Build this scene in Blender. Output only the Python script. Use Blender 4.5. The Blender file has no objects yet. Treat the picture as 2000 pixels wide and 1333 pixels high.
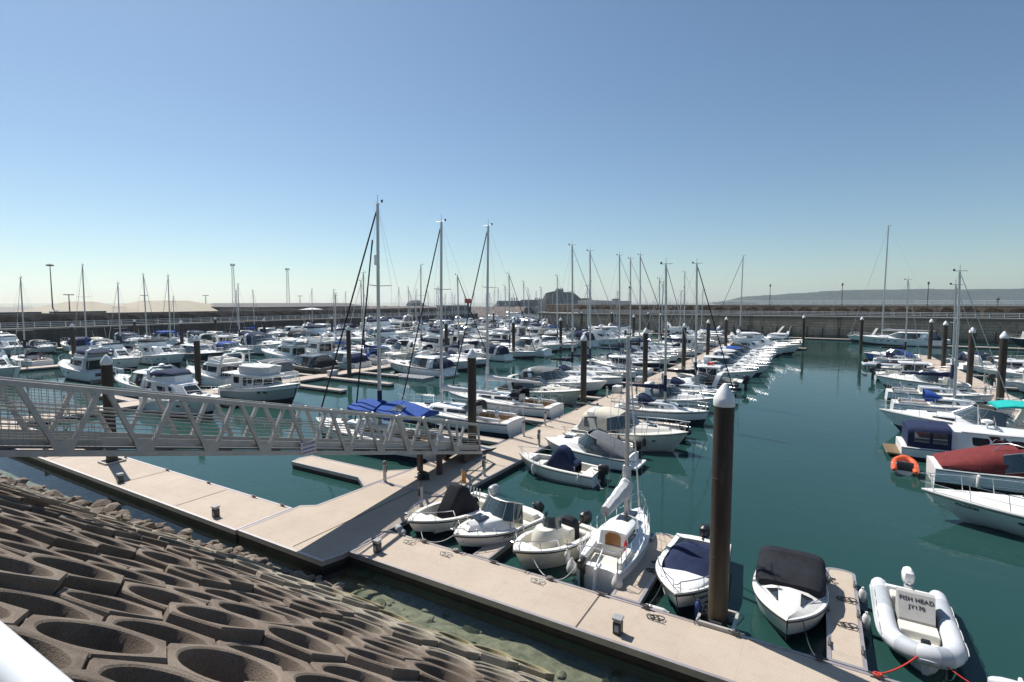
import bpy, bmesh, math, random
from mathutils import Vector, Matrix, noise as mnoise
R = math.radians
S = bpy.context.scene
COL = S.collection
# ------------------------------------------------------------------ camera
# world axes: +Y runs out along the pontoons, +X runs along the shore, water surface at z = 0
EYE = 8.2
cam_d = bpy.data.cameras.new("Camera"); cam = bpy.data.objects.new("Camera", cam_d); COL.objects.link(cam)
cam.location = (0, 0, EYE)
cam.rotation_euler = (R(90 - 4.29), 0, R(30.4))
cam_d.sensor_width = 36; cam_d.lens = 36 * 1020 / 2000
cam_d.clip_start = 0.05; cam_d.clip_end = 30000
S.camera = cam
# ------------------------------------------------------------------ light
SUN_EL, SUN_AZ = 53.0, -74.0          # azimuth measured from +Y, negative towards -X
wd = bpy.data.worlds.new("World"); S.world = wd; wd.use_nodes = True
wn = wd.node_tree.nodes; wl = wd.node_tree.links; wn.clear()
sky = wn.new('ShaderNodeTexSky'); sky.sky_type = 'NISHITA'; sky.sun_disc = False
sky.sun_elevation = R(SUN_EL); sky.sun_rotation = R(SUN_AZ)
sky.altitude = 0; sky.air_density = 1.0; sky.dust_density = 0.3; sky.ozone_density = 2.0
HAZE_D = 1.3e-4; SKY_TINT = (.86, .955, .965)
bg = wn.new('ShaderNodeBackground'); bg.inputs['Strength'].default_value = 0.086
wo = wn.new('ShaderNodeOutputWorld')
tint = wn.new('ShaderNodeMixRGB'); tint.blend_type = 'MULTIPLY'; tint.inputs[0].default_value = 1; tint.inputs[2].default_value = (*SKY_TINT, 1)
wl.new(sky.outputs[0], tint.inputs[1]); wl.new(tint.outputs[0], bg.inputs[0]); wl.new(bg.outputs[0], wo.inputs[0])
sd = bpy.data.lights.new("Sun", 'SUN'); sd.energy = 5.0; sd.angle = R(0.55); sd.color = (1, .95, .88)
so = bpy.data.objects.new("Sun", sd); COL.objects.link(so)
sv = Vector((math.sin(R(SUN_AZ)) * math.cos(R(SUN_EL)), math.cos(R(SUN_AZ)) * math.cos(R(SUN_EL)), math.sin(R(SUN_EL))))
so.rotation_euler = (-sv).to_track_quat('-Z', 'Y').to_euler(); so.location = (-40, 20, 60)
S.view_settings.view_transform = 'Standard'; S.view_settings.look = 'None'
S.view_settings.exposure = 0.3; S.view_settings.gamma = 1
S.cycles.max_bounces = 6; S.cycles.volume_bounces = 2; S.cycles.transparent_max_bounces = 12; S.cycles.caustics_reflective = False; S.cycles.caustics_refractive = False
rnd = random.Random(7)
# ------------------------------------------------------------------ materials
MATS = {}
def nodes(name):
    m = bpy.data.materials.new(name); m.use_nodes = True
    nt = m.node_tree; b = nt.nodes['Principled BSDF']
    return m, nt, b
def N(nt, t, **kw):
    n = nt.nodes.new(t)
    for k, v in kw.items():
        if k in n.inputs.keys(): n.inputs[k].default_value = v
        else: setattr(n, k, v)
    return n
def ramp(nt, fac, stops):
    r = nt.nodes.new('ShaderNodeValToRGB'); e = r.color_ramp.elements
    while len(e) < len(stops): e.new(0.5)
    for x, (p, c) in zip(e, stops): x.position = p; x.color = (*c, 1)
    nt.links.new(fac, r.inputs[0]); return r
def M(name, col, rough=.5, metal=0., var=.12, scale=6., bump=0., bscale=60., coat=0., spec=None):
    """plain painted / moulded / woven surface with a little uneven wear"""
    if name in MATS: return MATS[name]
    m, nt, b = nodes(name)
    tc = N(nt, 'ShaderNodeTexCoord')
    n1 = N(nt, 'ShaderNodeTexNoise', Scale=scale, Detail=5.0, Roughness=.65); nt.links.new(tc.outputs['Object'], n1.inputs['Vector'])
    lo = tuple(c * (1 - var) for c in col); hi = tuple(min(1, c * (1 + var * .5)) for c in col)
    r = ramp(nt, n1.outputs['Fac'], [(.3, lo), (.65, hi)]); nt.links.new(r.outputs[0], b.inputs['Base Color'])
    b.inputs['Roughness'].default_value = rough; b.inputs['Metallic'].default_value = metal
    if coat: b.inputs['Coat Weight'].default_value = coat; b.inputs['Coat Roughness'].default_value = .06
    if spec is not None: b.inputs['Specular IOR Level'].default_value = spec
    if bump:
        n2 = N(nt, 'ShaderNodeTexNoise', Scale=bscale, Detail=4.0); nt.links.new(tc.outputs['Object'], n2.inputs['Vector'])
        bp = N(nt, 'ShaderNodeBump', Strength=bump, Distance=.02); nt.links.new(n2.outputs['Fac'], bp.inputs['Height']); nt.links.new(bp.outputs[0], b.inputs['Normal'])
    MATS[name] = m; return m
WHITE = M('gelcoat_white', (.84, .84, .82), .28, var=.07, scale=2.5, coat=.3)
CREAM = M('gelcoat_cream', (.74, .71, .62), .3, var=.08, scale=2.5, coat=.3)
LGREY = M('gelcoat_grey', (.42, .44, .45), .32, var=.08, coat=.3)
DGREY = M('gelcoat_charcoal', (.045, .048, .052), .25, var=.1, coat=.5)
NAVY = M('gelcoat_navy', (.012, .022, .06), .22, var=.1, coat=.5)
BLUE = M('gelcoat_blue', (.04, .16, .42), .3, var=.1, coat=.3)
LBLUE = M('gelcoat_pale_blue', (.38, .52, .56), .35, var=.1)
DECKW = M('nonslip_deck', (.70, .69, .65), .7, var=.1, scale=3, bump=.15, bscale=220)
DECKG = M('nonslip_grey', (.5, .5, .48), .75, var=.12, scale=3, bump=.15, bscale=220)
LINER = M('cockpit_liner', (.66, .64, .58), .55, var=.12, scale=3)
GLASS = M('tinted_window', (.018, .022, .026), .06, var=.2, spec=.8)
GLASSB = M('smoked_windscreen', (.05, .075, .085), .05, var=.2, spec=.9)
BLACKP = M('black_plastic', (.018, .018, .02), .4, var=.2)
ANTI = M('antifouling', (.02, .03, .05), .7, var=.3, scale=4)
ANTIR = M('antifouling_red', (.16, .025, .02), .7, var=.3, scale=4)
STEEL = M('stainless_rail', (.72, .72, .72), .25, 1.0, var=.1)
ALU = M('mast_aluminium', (.50, .50, .50), .38, .75, var=.1)
WIRE = M('rigging_wire', (.30, .31, .32), .4, .6)
C_NAVY = M('canvas_navy', (.022, .032, .075), .85, var=.25, scale=4, spec=.15, bump=.25, bscale=8)
C_BLACK = M('canvas_black', (.022, .024, .03), .85, var=.25, scale=4, spec=.15, bump=.25, bscale=8)
C_BLUE = M('canvas_blue', (.03, .085, .32), .8, var=.2, scale=4, spec=.15, bump=.25, bscale=8)
C_GREY = M('canvas_grey', (.18, .19, .20), .85, var=.2, scale=4, spec=.15, bump=.25, bscale=8)
C_CREAM = M('canvas_cream', (.60, .56, .47), .85, var=.12, scale=4, spec=.15, bump=.2, bscale=8)
C_TURQ = M('canvas_turquoise', (.02, .42, .38), .75, var=.12, scale=4, spec=.15, bump=.2, bscale=8)
C_MAROON = M('canvas_maroon', (.17, .035, .035), .85, var=.2, scale=4, spec=.15, bump=.2, bscale=8)
C_WHITE = M('canvas_white', (.62, .62, .62), .8, var=.15, scale=5, spec=.15, bump=.35, bscale=7)
TEAK = M('teak', (.24, .13, .055), .6, var=.3, scale=9)
TEAKD = M('teak_deck', (.36, .26, .16), .7, var=.2, scale=9)
ROPE = M('mooring_rope', (.55, .53, .48), .9, var=.2, scale=30)
ROPEB = M('dark_rope', (.05, .055, .06), .9, var=.2, scale=30)
ROPER = M('red_rope', (.62, .05, .03), .8, var=.2, scale=30)
FENDW = M('fender_white', (.68, .67, .64), .5, var=.15)
FENDB = M('fender_blue', (.03, .06, .2), .5, var=.15)
FENDK = M('fender_grey', (.3, .31, .32), .6, var=.15)
VINYL = M('seat_vinyl', (.68, .66, .6), .5, var=.1)
ORANGE = M('inflatable_orange', (.62, .10, .03), .55, var=.15)
TUBEG = M('inflatable_grey', (.58, .60, .63), .5, var=.06)
TUBED = M('inflatable_patch', (.40, .43, .46), .6, var=.08)
TUBEK = M('inflatable_black', (.03, .03, .034), .55, var=.2)
RED = M('signal_red', (.55, .03, .03), .5)
INK = M('letter_ink', (.02, .02, .024), .5)
INKW = M('letter_white', (.75, .75, .75), .6)
RUST = M('dark_iron', (.05, .04, .035), .7, var=.3)
PAINTW = M('rail_white_paint', (.78, .79, .80), .35, var=.06)
GALV = M('galvanised_truss', (.44, .43, .405), .5, .12, var=.16, scale=3, bump=.08, bscale=40)
SKIN = M('skin', (.45, .26, .18), .6)
HAIR = M('hair', (.03, .02, .015), .7)
CLOTHD = M('dark_clothes', (.018, .02, .03), .9)
CLOTHR = M('brown_clothes', (.09, .03, .03), .9)
# ------------------------------------------------------------------ mesh helpers
KIDS = {}
SPLIT = {'coaming': 'cockpit_coaming', 'hardtop_strut': 'hardtop_support', 'side_window': 'cabin_side_window', 'canopy_window': 'canopy_pane', 'tube_band': 'tube_patch', 'grab_rope': 'grab_line', 'seat_locker': 'locker', 'bench_seats': 'bench_seat', 'cockpit_seats': 'cockpit_seat', 'overhang_post': 'overhang_support', 'landing_leg': 'landing_support', 'flybridge_seats': 'flybridge_seat', 'joint_strip': 'joint_line', 'legs': 'leg', 'poles': 'pole', 'rod_holder': 'rod_tube', 'chimneys': 'chimney', 'text_band': 'text_line'}
class MB:
    def __init__(s): s.v = []; s.f = []; s.m = []
    def add(s, v, f, mi=0):
        o = len(s.v); s.v += [tuple(p) for p in v]
        for q in f: s.f.append(tuple(o + i for i in q)); s.m.append(mi)
        return s
    def box(s, x0, x1, y0, y1, z0, z1, mi=0, bev=0.):
        if bev:
            b = bev; ring = lambda z, d: [(x0 + d, y0, z), (x1 - d, y0, z), (x1, y0 + d, z), (x1, y1 - d, z), (x1 - d, y1, z), (x0 + d, y1, z), (x0, y1 - d, z), (x0, y0 + d, z)]
            def rg(z, i):
                return [(x0 + b + i * 0, y0 + i, z), (x1 - b, y0 + i, z), (x1 - i, y0 + b, z), (x1 - i, y1 - b, z), (x1 - b, y1 - i, z), (x0 + b, y1 - i, z), (x0 + i, y1 - b, z), (x0 + i, y0 + b, z)]
            return s.loft([rg(z0, b * .6), rg(z0 + b, 0), rg(z1 - b, 0), rg(z1, b * .6)], mi=mi)
        return s.add([(x0, y0, z0), (x1, y0, z0), (x1, y1, z0), (x0, y1, z0), (x0, y0, z1), (x1, y0, z1), (x1, y1, z1), (x0, y1, z1)],
                     [(0, 3, 2, 1), (4, 5, 6, 7), (0, 1, 5, 4), (1, 2, 6, 5), (2, 3, 7, 6), (3, 0, 4, 7)], mi)
    def loft(s, rings, closed=True, caps=True, mi=0):
        n = len(rings[0]); v = [p for r in rings for p in r]; f = []
        for i in range(len(rings) - 1):
            for j in range(n if closed else n - 1):
                k = (j + 1) % n
                f.append((i * n + j, i * n + k, (i + 1) * n + k, (i + 1) * n + j))
        if caps and closed:
            f.append(tuple(range(n - 1, -1, -1))); f.append(tuple((len(rings) - 1) * n + j for j in range(n)))
        return s.add(v, f, mi)
    def tube(s, pts, r, n=6, r1=None, mi=0):
        pts = [Vector(p) for p in pts]; rings = []
        L = len(pts)
        for i, p in enumerate(pts):
            d = (pts[min(i + 1, L - 1)] - pts[max(i - 1, 0)])
            if d.length < 1e-9: d = Vector((0, 0, 1))
            d.normalize()
            up = Vector((0, 0, 1)) if abs(d.z) < .95 else Vector((1, 0, 0))
            a = d.cross(up).normalized(); b = d.cross(a)
            rr = r if r1 is None else r + (r1 - r) * i / (L - 1)
            rings.append([p + a * rr * math.cos(2 * math.pi * k / n) + b * rr * math.sin(2 * math.pi * k / n) for k in range(n)])
        return s.loft(rings, mi=mi)
    def bar(s, p, q, w, h, mi=0, up=(0, 0, 1)):
        p, q = Vector(p), Vector(q); d = (q - p).normalized(); u = Vector(up)
        if abs(d.dot(u)) > .97: u = Vector((1, 0, 0))
        a = d.cross(u).normalized() * (w / 2); b = a.cross(d).normalized() * (h / 2)
        return s.loft([[c + a + b, c - a + b, c - a - b, c + a - b] for c in (p, q)], mi=mi)
    def lathe(s, prof, n=16, c=(0, 0, 0), mi=0, sx=1., sy=1.):
        rings = [[(c[0] + r * sx * math.cos(2 * math.pi * k / n), c[1] + r * sy * math.sin(2 * math.pi * k / n), c[2] + z) for k in range(n)] for r, z in prof]
        return s.loft(rings, mi=mi)
    def ball(s, c, rx, ry, rz, n=10, m=6, mi=0):
        rings = []
        for i in range(m + 1):
            t = -math.pi / 2 + math.pi * i / m; cr = max(.02, math.cos(t))
            rings.append([(c[0] + rx * cr * math.cos(2 * math.pi * k / n), c[1] + ry * cr * math.sin(2 * math.pi * k / n), c[2] + rz * math.sin(t)) for k in range(n)])
        return s.loft(rings, mi=mi)
    def build(s, name, mats, parent=None, sharp=35., recalc=True):
        if name in SPLIT:
            par = list(range(len(s.v)))
            def find(a):
                while par[a] != a: par[a] = par[par[a]]; a = par[a]
                return a
            for q in s.f:
                r0 = find(q[0])
                for k in q[1:]: par[find(k)] = r0
            groups = {}
            for q in s.f: groups.setdefault(find(q[0]), []).append(q)
            last = None
            for qs in groups.values():
                ids = sorted({i for q in qs for i in q}); mp = {a: k for k, a in enumerate(ids)}
                b = MB(); b.v = [s.v[i] for i in ids]; b.f = [tuple(mp[i] for i in q) for q in qs]; b.m = [0] * len(qs)
                last = b.build(SPLIT[name], mats, parent, sharp, recalc)
            return last
        me = bpy.data.meshes.new(name); me.from_pydata(s.v, [], s.f)
        if not isinstance(mats, (list, tuple)): mats = [mats]
        for m in mats: me.materials.append(m)
        if len(mats) > 1: me.polygons.foreach_set('material_index', s.m)
        if recalc:
            bm = bmesh.new(); bm.from_mesh(me); bmesh.ops.recalc_face_normals(bm, faces=bm.faces); bm.to_mesh(me); bm.free()
        me.polygons.foreach_set('use_smooth', [True] * len(me.polygons))
        me.set_sharp_from_angle(angle=R(sharp)); me.update()
        o = bpy.data.objects.new(name, me); COL.objects.link(o)
        if parent is not None: o.parent = parent; KIDS.setdefault(parent.name, []).append(o)
        return o
def tag(o, label=None, cat=None, group=None, kind=None):
    if label: o['label'] = label
    if cat: o['category'] = cat
    if group: o['group'] = group
    if kind: o['kind'] = kind
    return o
def thing(name, label, cat, loc=(0, 0, 0), rz=0., group=None):
    o = bpy.data.objects.new(name, None); COL.objects.link(o); o.empty_display_size = .3
    o.location = loc; o.rotation_euler = (0, 0, rz); return tag(o, label, cat, group)
def copy_tree(o, parent=None):
    c = o.copy(); COL.objects.link(c); c.parent = parent
    for ch in KIDS.get(o.name, ()): copy_tree(ch, c)
    return c
def lettering(txt, size, mat, name, parent, mw, depth=.004):
    cu = bpy.data.curves.new(name, 'FONT'); cu.body = txt; cu.size = size; cu.extrude = depth; cu.offset = size * .006; cu.space_character = 1.06; cu.align_x = 'CENTER'; cu.align_y = 'CENTER'
    t = bpy.data.objects.new('tmp', cu); COL.objects.link(t)
    bpy.context.view_layer.update()
    me = bpy.data.meshes.new_from_object(t.evaluated_get(bpy.context.evaluated_depsgraph_get())); bpy.data.objects.remove(t)
    me.materials.clear(); me.materials.append(mat)
    o = bpy.data.objects.new(name, me); COL.objects.link(o); o.parent = parent; o.matrix_local = mw; KIDS.setdefault(parent.name, []).append(o)
    return o
def frame(origin, xdir, ydir):
    x = Vector(xdir).normalized(); y = Vector(ydir); y = (y - x * y.dot(x)).normalized(); z = x.cross(y)
    m = Matrix((x, y, z)).transposed().to_4x4(); m.translation = Vector(origin); return m
def lerp(a, b, t): return a + (b - a) * t
# ================================================================== THE SETTING
def sheet(name, x0, x1, y0, y1, z, mat, nx=1, ny=1, kind='structure'):
    b = MB(); v = [(lerp(x0, x1, i / nx), lerp(y0, y1, j / ny), z) for j in range(ny + 1) for i in range(nx + 1)]
    b.add(v, [(j * (nx + 1) + i, j * (nx + 1) + i + 1, (j + 1) * (nx + 1) + i + 1, (j + 1) * (nx + 1) + i) for j in range(ny) for i in range(nx)])
    return tag(b.build(name, mat), kind=kind)
# ---- water: cloudy harbour water, clear only in the shallows by the slope
def water_mat():
    m, nt, b = nodes('harbour_water'); L = nt.links
    nt.nodes.remove(b); out = nt.nodes['Material Output']
    geo = N(nt, 'ShaderNodeNewGeometry'); sep = N(nt, 'ShaderNodeSeparateXYZ'); L.new(geo.outputs['Position'], sep.inputs[0])
    mr = N(nt, 'ShaderNodeMapRange'); mr.interpolation_type = 'SMOOTHSTEP'
    L.new(sep.outputs['Y'], mr.inputs['Value']); mr.inputs['From Min'].default_value = 10.7; mr.inputs['From Max'].default_value = 13.0; mr.inputs['To Min'].default_value = .96; mr.inputs['To Max'].default_value = 0
    mp = N(nt, 'ShaderNodeMapping'); mp.inputs['Scale'].default_value = (1, 1, 1); L.new(geo.outputs['Position'], mp.inputs[0])
    n1 = N(nt, 'ShaderNodeTexNoise', Scale=.9, Detail=3.0, Roughness=.5); L.new(mp.outputs[0], n1.inputs['Vector'])
    n2 = N(nt, 'ShaderNodeTexNoise', Scale=5.0, Detail=2.0); L.new(mp.outputs[0], n2.inputs['Vector'])
    n3 = N(nt, 'ShaderNodeTexNoise', Scale=.06, Detail=2.0); L.new(mp.outputs[0], n3.inputs['Vector'])
    mul = N(nt, 'ShaderNodeMath', operation='MULTIPLY'); L.new(n2.outputs['Fac'], mul.inputs[0]); mul.inputs[1].default_value = .18
    ad = N(nt, 'ShaderNodeMath', operation='ADD'); L.new(n1.outputs['Fac'], ad.inputs[0]); L.new(mul.outputs[0], ad.inputs[1])
    rp = ramp(nt, n3.outputs['Fac'], [(.35, (.25, .25, .25)), (.7, (1, 1, 1))])
    bp = N(nt, 'ShaderNodeBump', Strength=.10, Distance=.16); L.new(ad.outputs[0], bp.inputs['Height'])
    sm = N(nt, 'ShaderNodeMath', operation='MULTIPLY'); L.new(rp.outputs[0], sm.inputs[0]); sm.inputs[1].default_value = .13; L.new(sm.outputs[0], bp.inputs['Strength'])
    dif = N(nt, 'ShaderNodeBsdfDiffuse'); L.new(bp.outputs[0], dif.inputs['Normal'])
    nc = N(nt, 'ShaderNodeTexNoise', Scale=.03, Detail=3.0); L.new(mp.outputs[0], nc.inputs['Vector'])
    cr = ramp(nt, nc.outputs['Fac'], [(.35, (.014, .050, .045)), (.7, (.024, .070, .062))]); L.new(cr.outputs[0], dif.inputs['Color'])
    tr = N(nt, 'ShaderNodeBsdfTransparent'); tr.inputs['Color'].default_value = (.86, .92, .85, 1)
    mx = N(nt, 'ShaderNodeMixShader'); L.new(mr.outputs[0], mx.inputs[0]); L.new(dif.outputs[0], mx.inputs[1]); L.new(tr.outputs[0], mx.inputs[2])
    gl = N(nt, 'ShaderNodeBsdfGlossy', Roughness=.015); L.new(bp.outputs[0], gl.inputs['Normal'])
    fr = N(nt, 'ShaderNodeFresnel', IOR=1.33); L.new(bp.outputs[0], fr.inputs['Normal'])
    m2 = N(nt, 'ShaderNodeMixShader'); L.new(fr.outputs[0], m2.inputs[0]); L.new(mx.outputs[0], m2.inputs[1]); L.new(gl.outputs[0], m2.inputs[2])
    L.new(m2.outputs[0], out.inputs['Surface'])
    return m
WATER = water_mat()
sheet('water', -4150, 4150, -3, 5650, 0, WATER)
def rocky(name, c0, c1, c2, scale=3., bump=.6, z_weed=None, rough=.9, dist=.05, each=0.):
    m, nt, b = nodes(name); L = nt.links
    tc = N(nt, 'ShaderNodeNewGeometry')
    n1 = N(nt, 'ShaderNodeTexNoise', Scale=scale, Detail=8.0, Roughness=.7); L.new(tc.outputs['Position'], n1.inputs['Vector'])
    r = ramp(nt, n1.outputs['Fac'], [(.3, c0), (.5, c1), (.72, c2)])
    col = r.outputs[0]
    if z_weed:
        sep = N(nt, 'ShaderNodeSeparateXYZ'); L.new(tc.outputs['Position'], sep.inputs[0])
        n2 = N(nt, 'ShaderNodeTexNoise', Scale=2.2, Detail=6.0, Roughness=.7); L.new(tc.outputs['Position'], n2.inputs['Vector'])
        for (za, zb, c) in z_weed:
            ad = N(nt, 'ShaderNodeMath', operation='MULTIPLY_ADD'); L.new(n2.outputs['Fac'], ad.inputs[0]); ad.inputs[1].default_value = 1.1; L.new(sep.outputs['Z'], ad.inputs[2])
            mr = N(nt, 'ShaderNodeMapRange'); L.new(ad.outputs[0], mr.inputs['Value']); mr.inputs['From Min'].default_value = za + .55; mr.inputs['From Max'].default_value = zb + .55
            mr.inputs['To Min'].default_value = 1; mr.inputs['To Max'].default_value = 0
            mx = N(nt, 'ShaderNodeMixRGB'); L.new(mr.outputs[0], mx.inputs[0]); L.new(col, mx.inputs[1]); mx.inputs[2].default_value = (*c, 1); col = mx.outputs[0]
    n4 = N(nt, 'ShaderNodeTexNoise', Scale=55.0, Detail=3.0, Roughness=.8); L.new(tc.outputs['Position'], n4.inputs['Vector'])
    r4 = ramp(nt, n4.outputs['Fac'], [(.34, (.62, .6, .58)), (.52, (1, 1, 1)), (.74, (1.0, 1.0, 1.0))])
    mm = N(nt, 'ShaderNodeMixRGB', blend_type='MULTIPLY'); mm.inputs[0].default_value = .75; L.new(col, mm.inputs[1]); L.new(r4.outputs[0], mm.inputs[2])
    fin = mm.outputs[0]
    if each:
        oi = N(nt, 'ShaderNodeObjectInfo'); ro = ramp(nt, oi.outputs['Random'], [(0, (1 - each, 1 - each, 1 - each * 1.1)), (.5, (1, 1, 1)), (1, (1 + each * .5, 1 + each * .5, 1 + each * .45))])
        me_ = N(nt, 'ShaderNodeMixRGB', blend_type='MULTIPLY'); me_.inputs[0].default_value = 1; L.new(fin, me_.inputs[1]); L.new(ro.outputs[0], me_.inputs[2]); fin = me_.outputs[0]
        n6 = N(nt, 'ShaderNodeTexNoise', Scale=.55, Detail=6.0, Roughness=.75); L.new(tc.outputs['Position'], n6.inputs['Vector']); r6 = ramp(nt, n6.outputs['Fac'], [(.32, (.66, .64, .60)), (.5, (1, 1, 1)), (.72, (1.12, 1.1, 1.05))])
        m6 = N(nt, 'ShaderNodeMixRGB', blend_type='MULTIPLY'); m6.inputs[0].default_value = .8; L.new(fin, m6.inputs[1]); L.new(r6.outputs[0], m6.inputs[2]); fin = m6.outputs[0]
    L.new(fin, b.inputs['Base Color']); b.inputs['Roughness'].default_value = rough
    ad = N(nt, 'ShaderNodeMath', operation='ADD'); L.new(n1.outputs['Fac'], ad.inputs[0]); L.new(n4.outputs['Fac'], ad.inputs[1])
    bp = N(nt, 'ShaderNodeBump', Strength=bump, Distance=dist); L.new(ad.outputs[0], bp.inputs['Height']); L.new(bp.outputs[0], b.inputs['Normal'])
    return m
HEXM = rocky('exposed_aggregate_concrete', (.138, .105, .080), (.205, .16, .125), (.265, .214, .172), scale=1.6, bump=.6, dist=.025, each=.22,
             z_weed=[(1.0, 2.6, (.40, .36, .29)), (.25, 1.1, (.30, .26, .15)), (-.6, -.02, (.045, .045, .025))])
ROCK = rocky('toe_rock', (.12, .09, .07), (.24, .19, .15), (.36, .30, .24), scale=2.5, z_weed=[(-.1, .3, (.10, .085, .04)), (-.3, .05, (.03, .035, .015))])
BED = rocky('seabed_stones', (.13, .135, .10), (.36, .34, .265), (.58, .53, .43), scale=2.6, bump=1.0)
# ---- seabed under the shallows
sb = MB(); nx, ny = 90, 26; vs = []
for j in range(ny + 1):
    for i in range(nx + 1):
        x = lerp(-60, 30, i / nx); y = lerp(5.5, 15, j / ny)
        z = -.10 - max(0, (y - 8.6 - min(0., (x + 12) * .075))) * .17 + .12 * mnoise.noise((x * .9, y * .9, 0)) + .12 * mnoise.noise((x * 2.3, y * 2.3, 3))
        z -= .30 * min(1, max(0, (-13 - x) / 3)); vs.append((x, y, min(z, -.02)))
sb.add(vs, [(j * (nx + 1) + i, j * (nx + 1) + i + 1, (j + 1) * (nx + 1) + i + 1, (j + 1) * (nx + 1) + i) for j in range(ny) for i in range(nx)])
tag(sb.build('seabed', BED, sharp=60), kind='structure')
# ---- sloping revetment of hollow hexagon blocks
SLOPE = .69; TOE = 9.9
ang = math.atan(SLOPE); sn, cs = math.sin(ang), math.cos(ang)
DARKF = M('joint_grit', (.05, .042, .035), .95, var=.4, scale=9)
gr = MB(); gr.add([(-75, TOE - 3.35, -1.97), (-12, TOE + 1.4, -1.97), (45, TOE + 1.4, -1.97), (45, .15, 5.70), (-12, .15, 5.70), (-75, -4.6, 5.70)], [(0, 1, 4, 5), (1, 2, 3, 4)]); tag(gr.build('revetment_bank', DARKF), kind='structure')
# (the bank sheet lies 0.55 m under the block tops, measured along the slope normal)
HP = .985                                    # pitch of the blocks along the shore
HR = HP / math.sqrt(3)                       # corner radius
def hexblock(seed):
    rr = random.Random(seed); b = MB(); n = 36; depth = .95; hr = .398 + rr.uniform(-.008, .008); g = .982
    def hexr(a):
        k = (a + math.pi / 6) % (math.pi / 3) - math.pi / 6
        return HR * math.cos(math.pi / 6) / math.cos(k) * g
    A = [2 * math.pi * k / n for k in range(n)]
    out = [(hexr(a) * math.cos(a), hexr(a) * math.sin(a)) for a in A]
    def ring(f, z): return [(x * f, y * f, z) for x, y in out]
    def circ(r, z): return [(r * math.cos(a), r * math.sin(a), z) for a in A]
    b.loft([ring(1, -depth), ring(1, -.02), ring(.975, 0), circ(hr + .028, 0), circ(hr + .006, -.012), circ(hr, -.035), circ(hr * .97, -depth * .5), circ(hr * .92, -depth * .74), circ(hr * .62, -depth * .84), circ(hr * .25, -depth * .86)], caps=False)
    b.add(circ(hr * .25, -depth * .86), [tuple(range(n))])
    return b.build('hollow_hexagon_block', HEXM, sharp=28)
hexes = [hexblock(k) for k in range(3)]
def yshift(x): return min(0., (x + 12) * .075)
HEXGROUP = 'hollow hexagon blocks of the sea defence'
HEXLABEL = 'brown concrete hexagon block with a round hollow, laid in the sloping sea defence'
cells = []
for row in range(-3, 14):
    t = 9.16 - row * HP * .866         # distance up the slope from the toe
    for k in range(-52, 14):
        x = -6.05 + k * HP + (row % 2) * HP / 2
        y = TOE - t * cs; z = t * sn
        if y < .4 or z < -.06: continue
        y += yshift(x)
        # keep what the frame can show plus a margin to either side
        rx = x * math.cos(R(30.4)) + y * math.sin(R(30.4)); fy = -x * math.sin(R(30.4)) + y * math.cos(R(30.4))
        if fy < 1.0: continue
        px = 1000 + 1020 * rx / fy; py = 590 + 1020 * (8.2 - z) / fy
        cells.append((max(0, -px, px - 2000, py - 1333), fy, x, y, z, row, k))
cells.sort()
shown = [c for c in cells if c[0] < 260]
shown.sort(key=lambda c: c[1])
things_, rest_ = shown[:292], shown[292:]

rq = Matrix(((1, 0, 0), (0, cs, sn), (0, -sn, cs))).to_4x4()   # local z becomes the slope normal
def hexlift(row, k):
    h = ((k * 7 + row * 13) * 2654435761 % 4096) / 4096
    return (.10 if h > .66 else .05 if h > .33 else 0) + .012 * math.sin(k * 3.1 + row)
first = [True] * 3
restmb = MB()
for (o_, fy, x, y, z, row, k) in things_ + rest_:
    lift = hexlift(row, k) - .05; i = (row * 5 + k * 3) % 3
    nrm = Vector((0, sn, cs)); p = Vector((x, y, z)) + nrm * lift
    rot = Matrix.Rotation(R(60) * ((k + row) % 6), 4, 'Z')
    jit = Matrix.Rotation(R(((k * 31 + row * 17) % 9 - 4) * .45), 4, 'X') @ Matrix.Rotation(R(((k * 13 + row * 29) % 9 - 4) * .6), 4, 'Y')
    mw = Matrix.Translation(p) @ Matrix.Rotation(R(4.3) if x < -12 else 0, 4, 'Z') @ rq @ jit @ rot
    if (o_, fy, x, y, z, row, k) in rest_:
        me = hexes[i].data; restmb.add([mw @ v.co for v in me.vertices], [tuple(f.vertices) for f in me.polygons]); continue
    if first[i]: o = hexes[i]; first[i] = False
    else: o = hexes[i].copy(); COL.objects.link(o)
    o.matrix_world = mw; tag(o, HEXLABEL, 'concrete block', HEXGROUP)
if rest_: tag(restmb.build('far_hexagon_blocks', HEXM, sharp=28), 'distant hollow hexagon blocks along the sloping sea defence', 'concrete blocks', HEXGROUP, 'stuff')
# ---- rocks heaped along the toe
def rock_mesh(seed, name='toe_rock'):
    rr = random.Random(seed); bm = bmesh.new(); bmesh.ops.create_icosphere(bm, subdivisions=2, radius=1)
    off = Vector((rr.uniform(0, 99), rr.uniform(0, 99), rr.uniform(0, 99)))
    cuts = [Vector((rr.uniform(-1, 1), rr.uniform(-1, 1), rr.uniform(-1, 1))).normalized() for _ in range(9)]
    for v in bm.verts:
        p = v.co.normalized(); d = 1.
        for c in cuts:
            q = p.dot(c)
            if q > .2: d = min(d, .55 / q)
        v.co = p * (d + .05 * mnoise.noise(p * 2.1 + off)); v.co.z *= .55
    me = bpy.data.meshes.new(name); bm.to_mesh(me); bm.free(); me.materials.append(ROCK)
    me.polygons.foreach_set('use_smooth', [True] * len(me.polygons)); me.set_sharp_from_angle(angle=R(9))
    return me
RM = [rock_mesh(40 + k) for k in range(8)]
rock_n = 0
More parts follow.
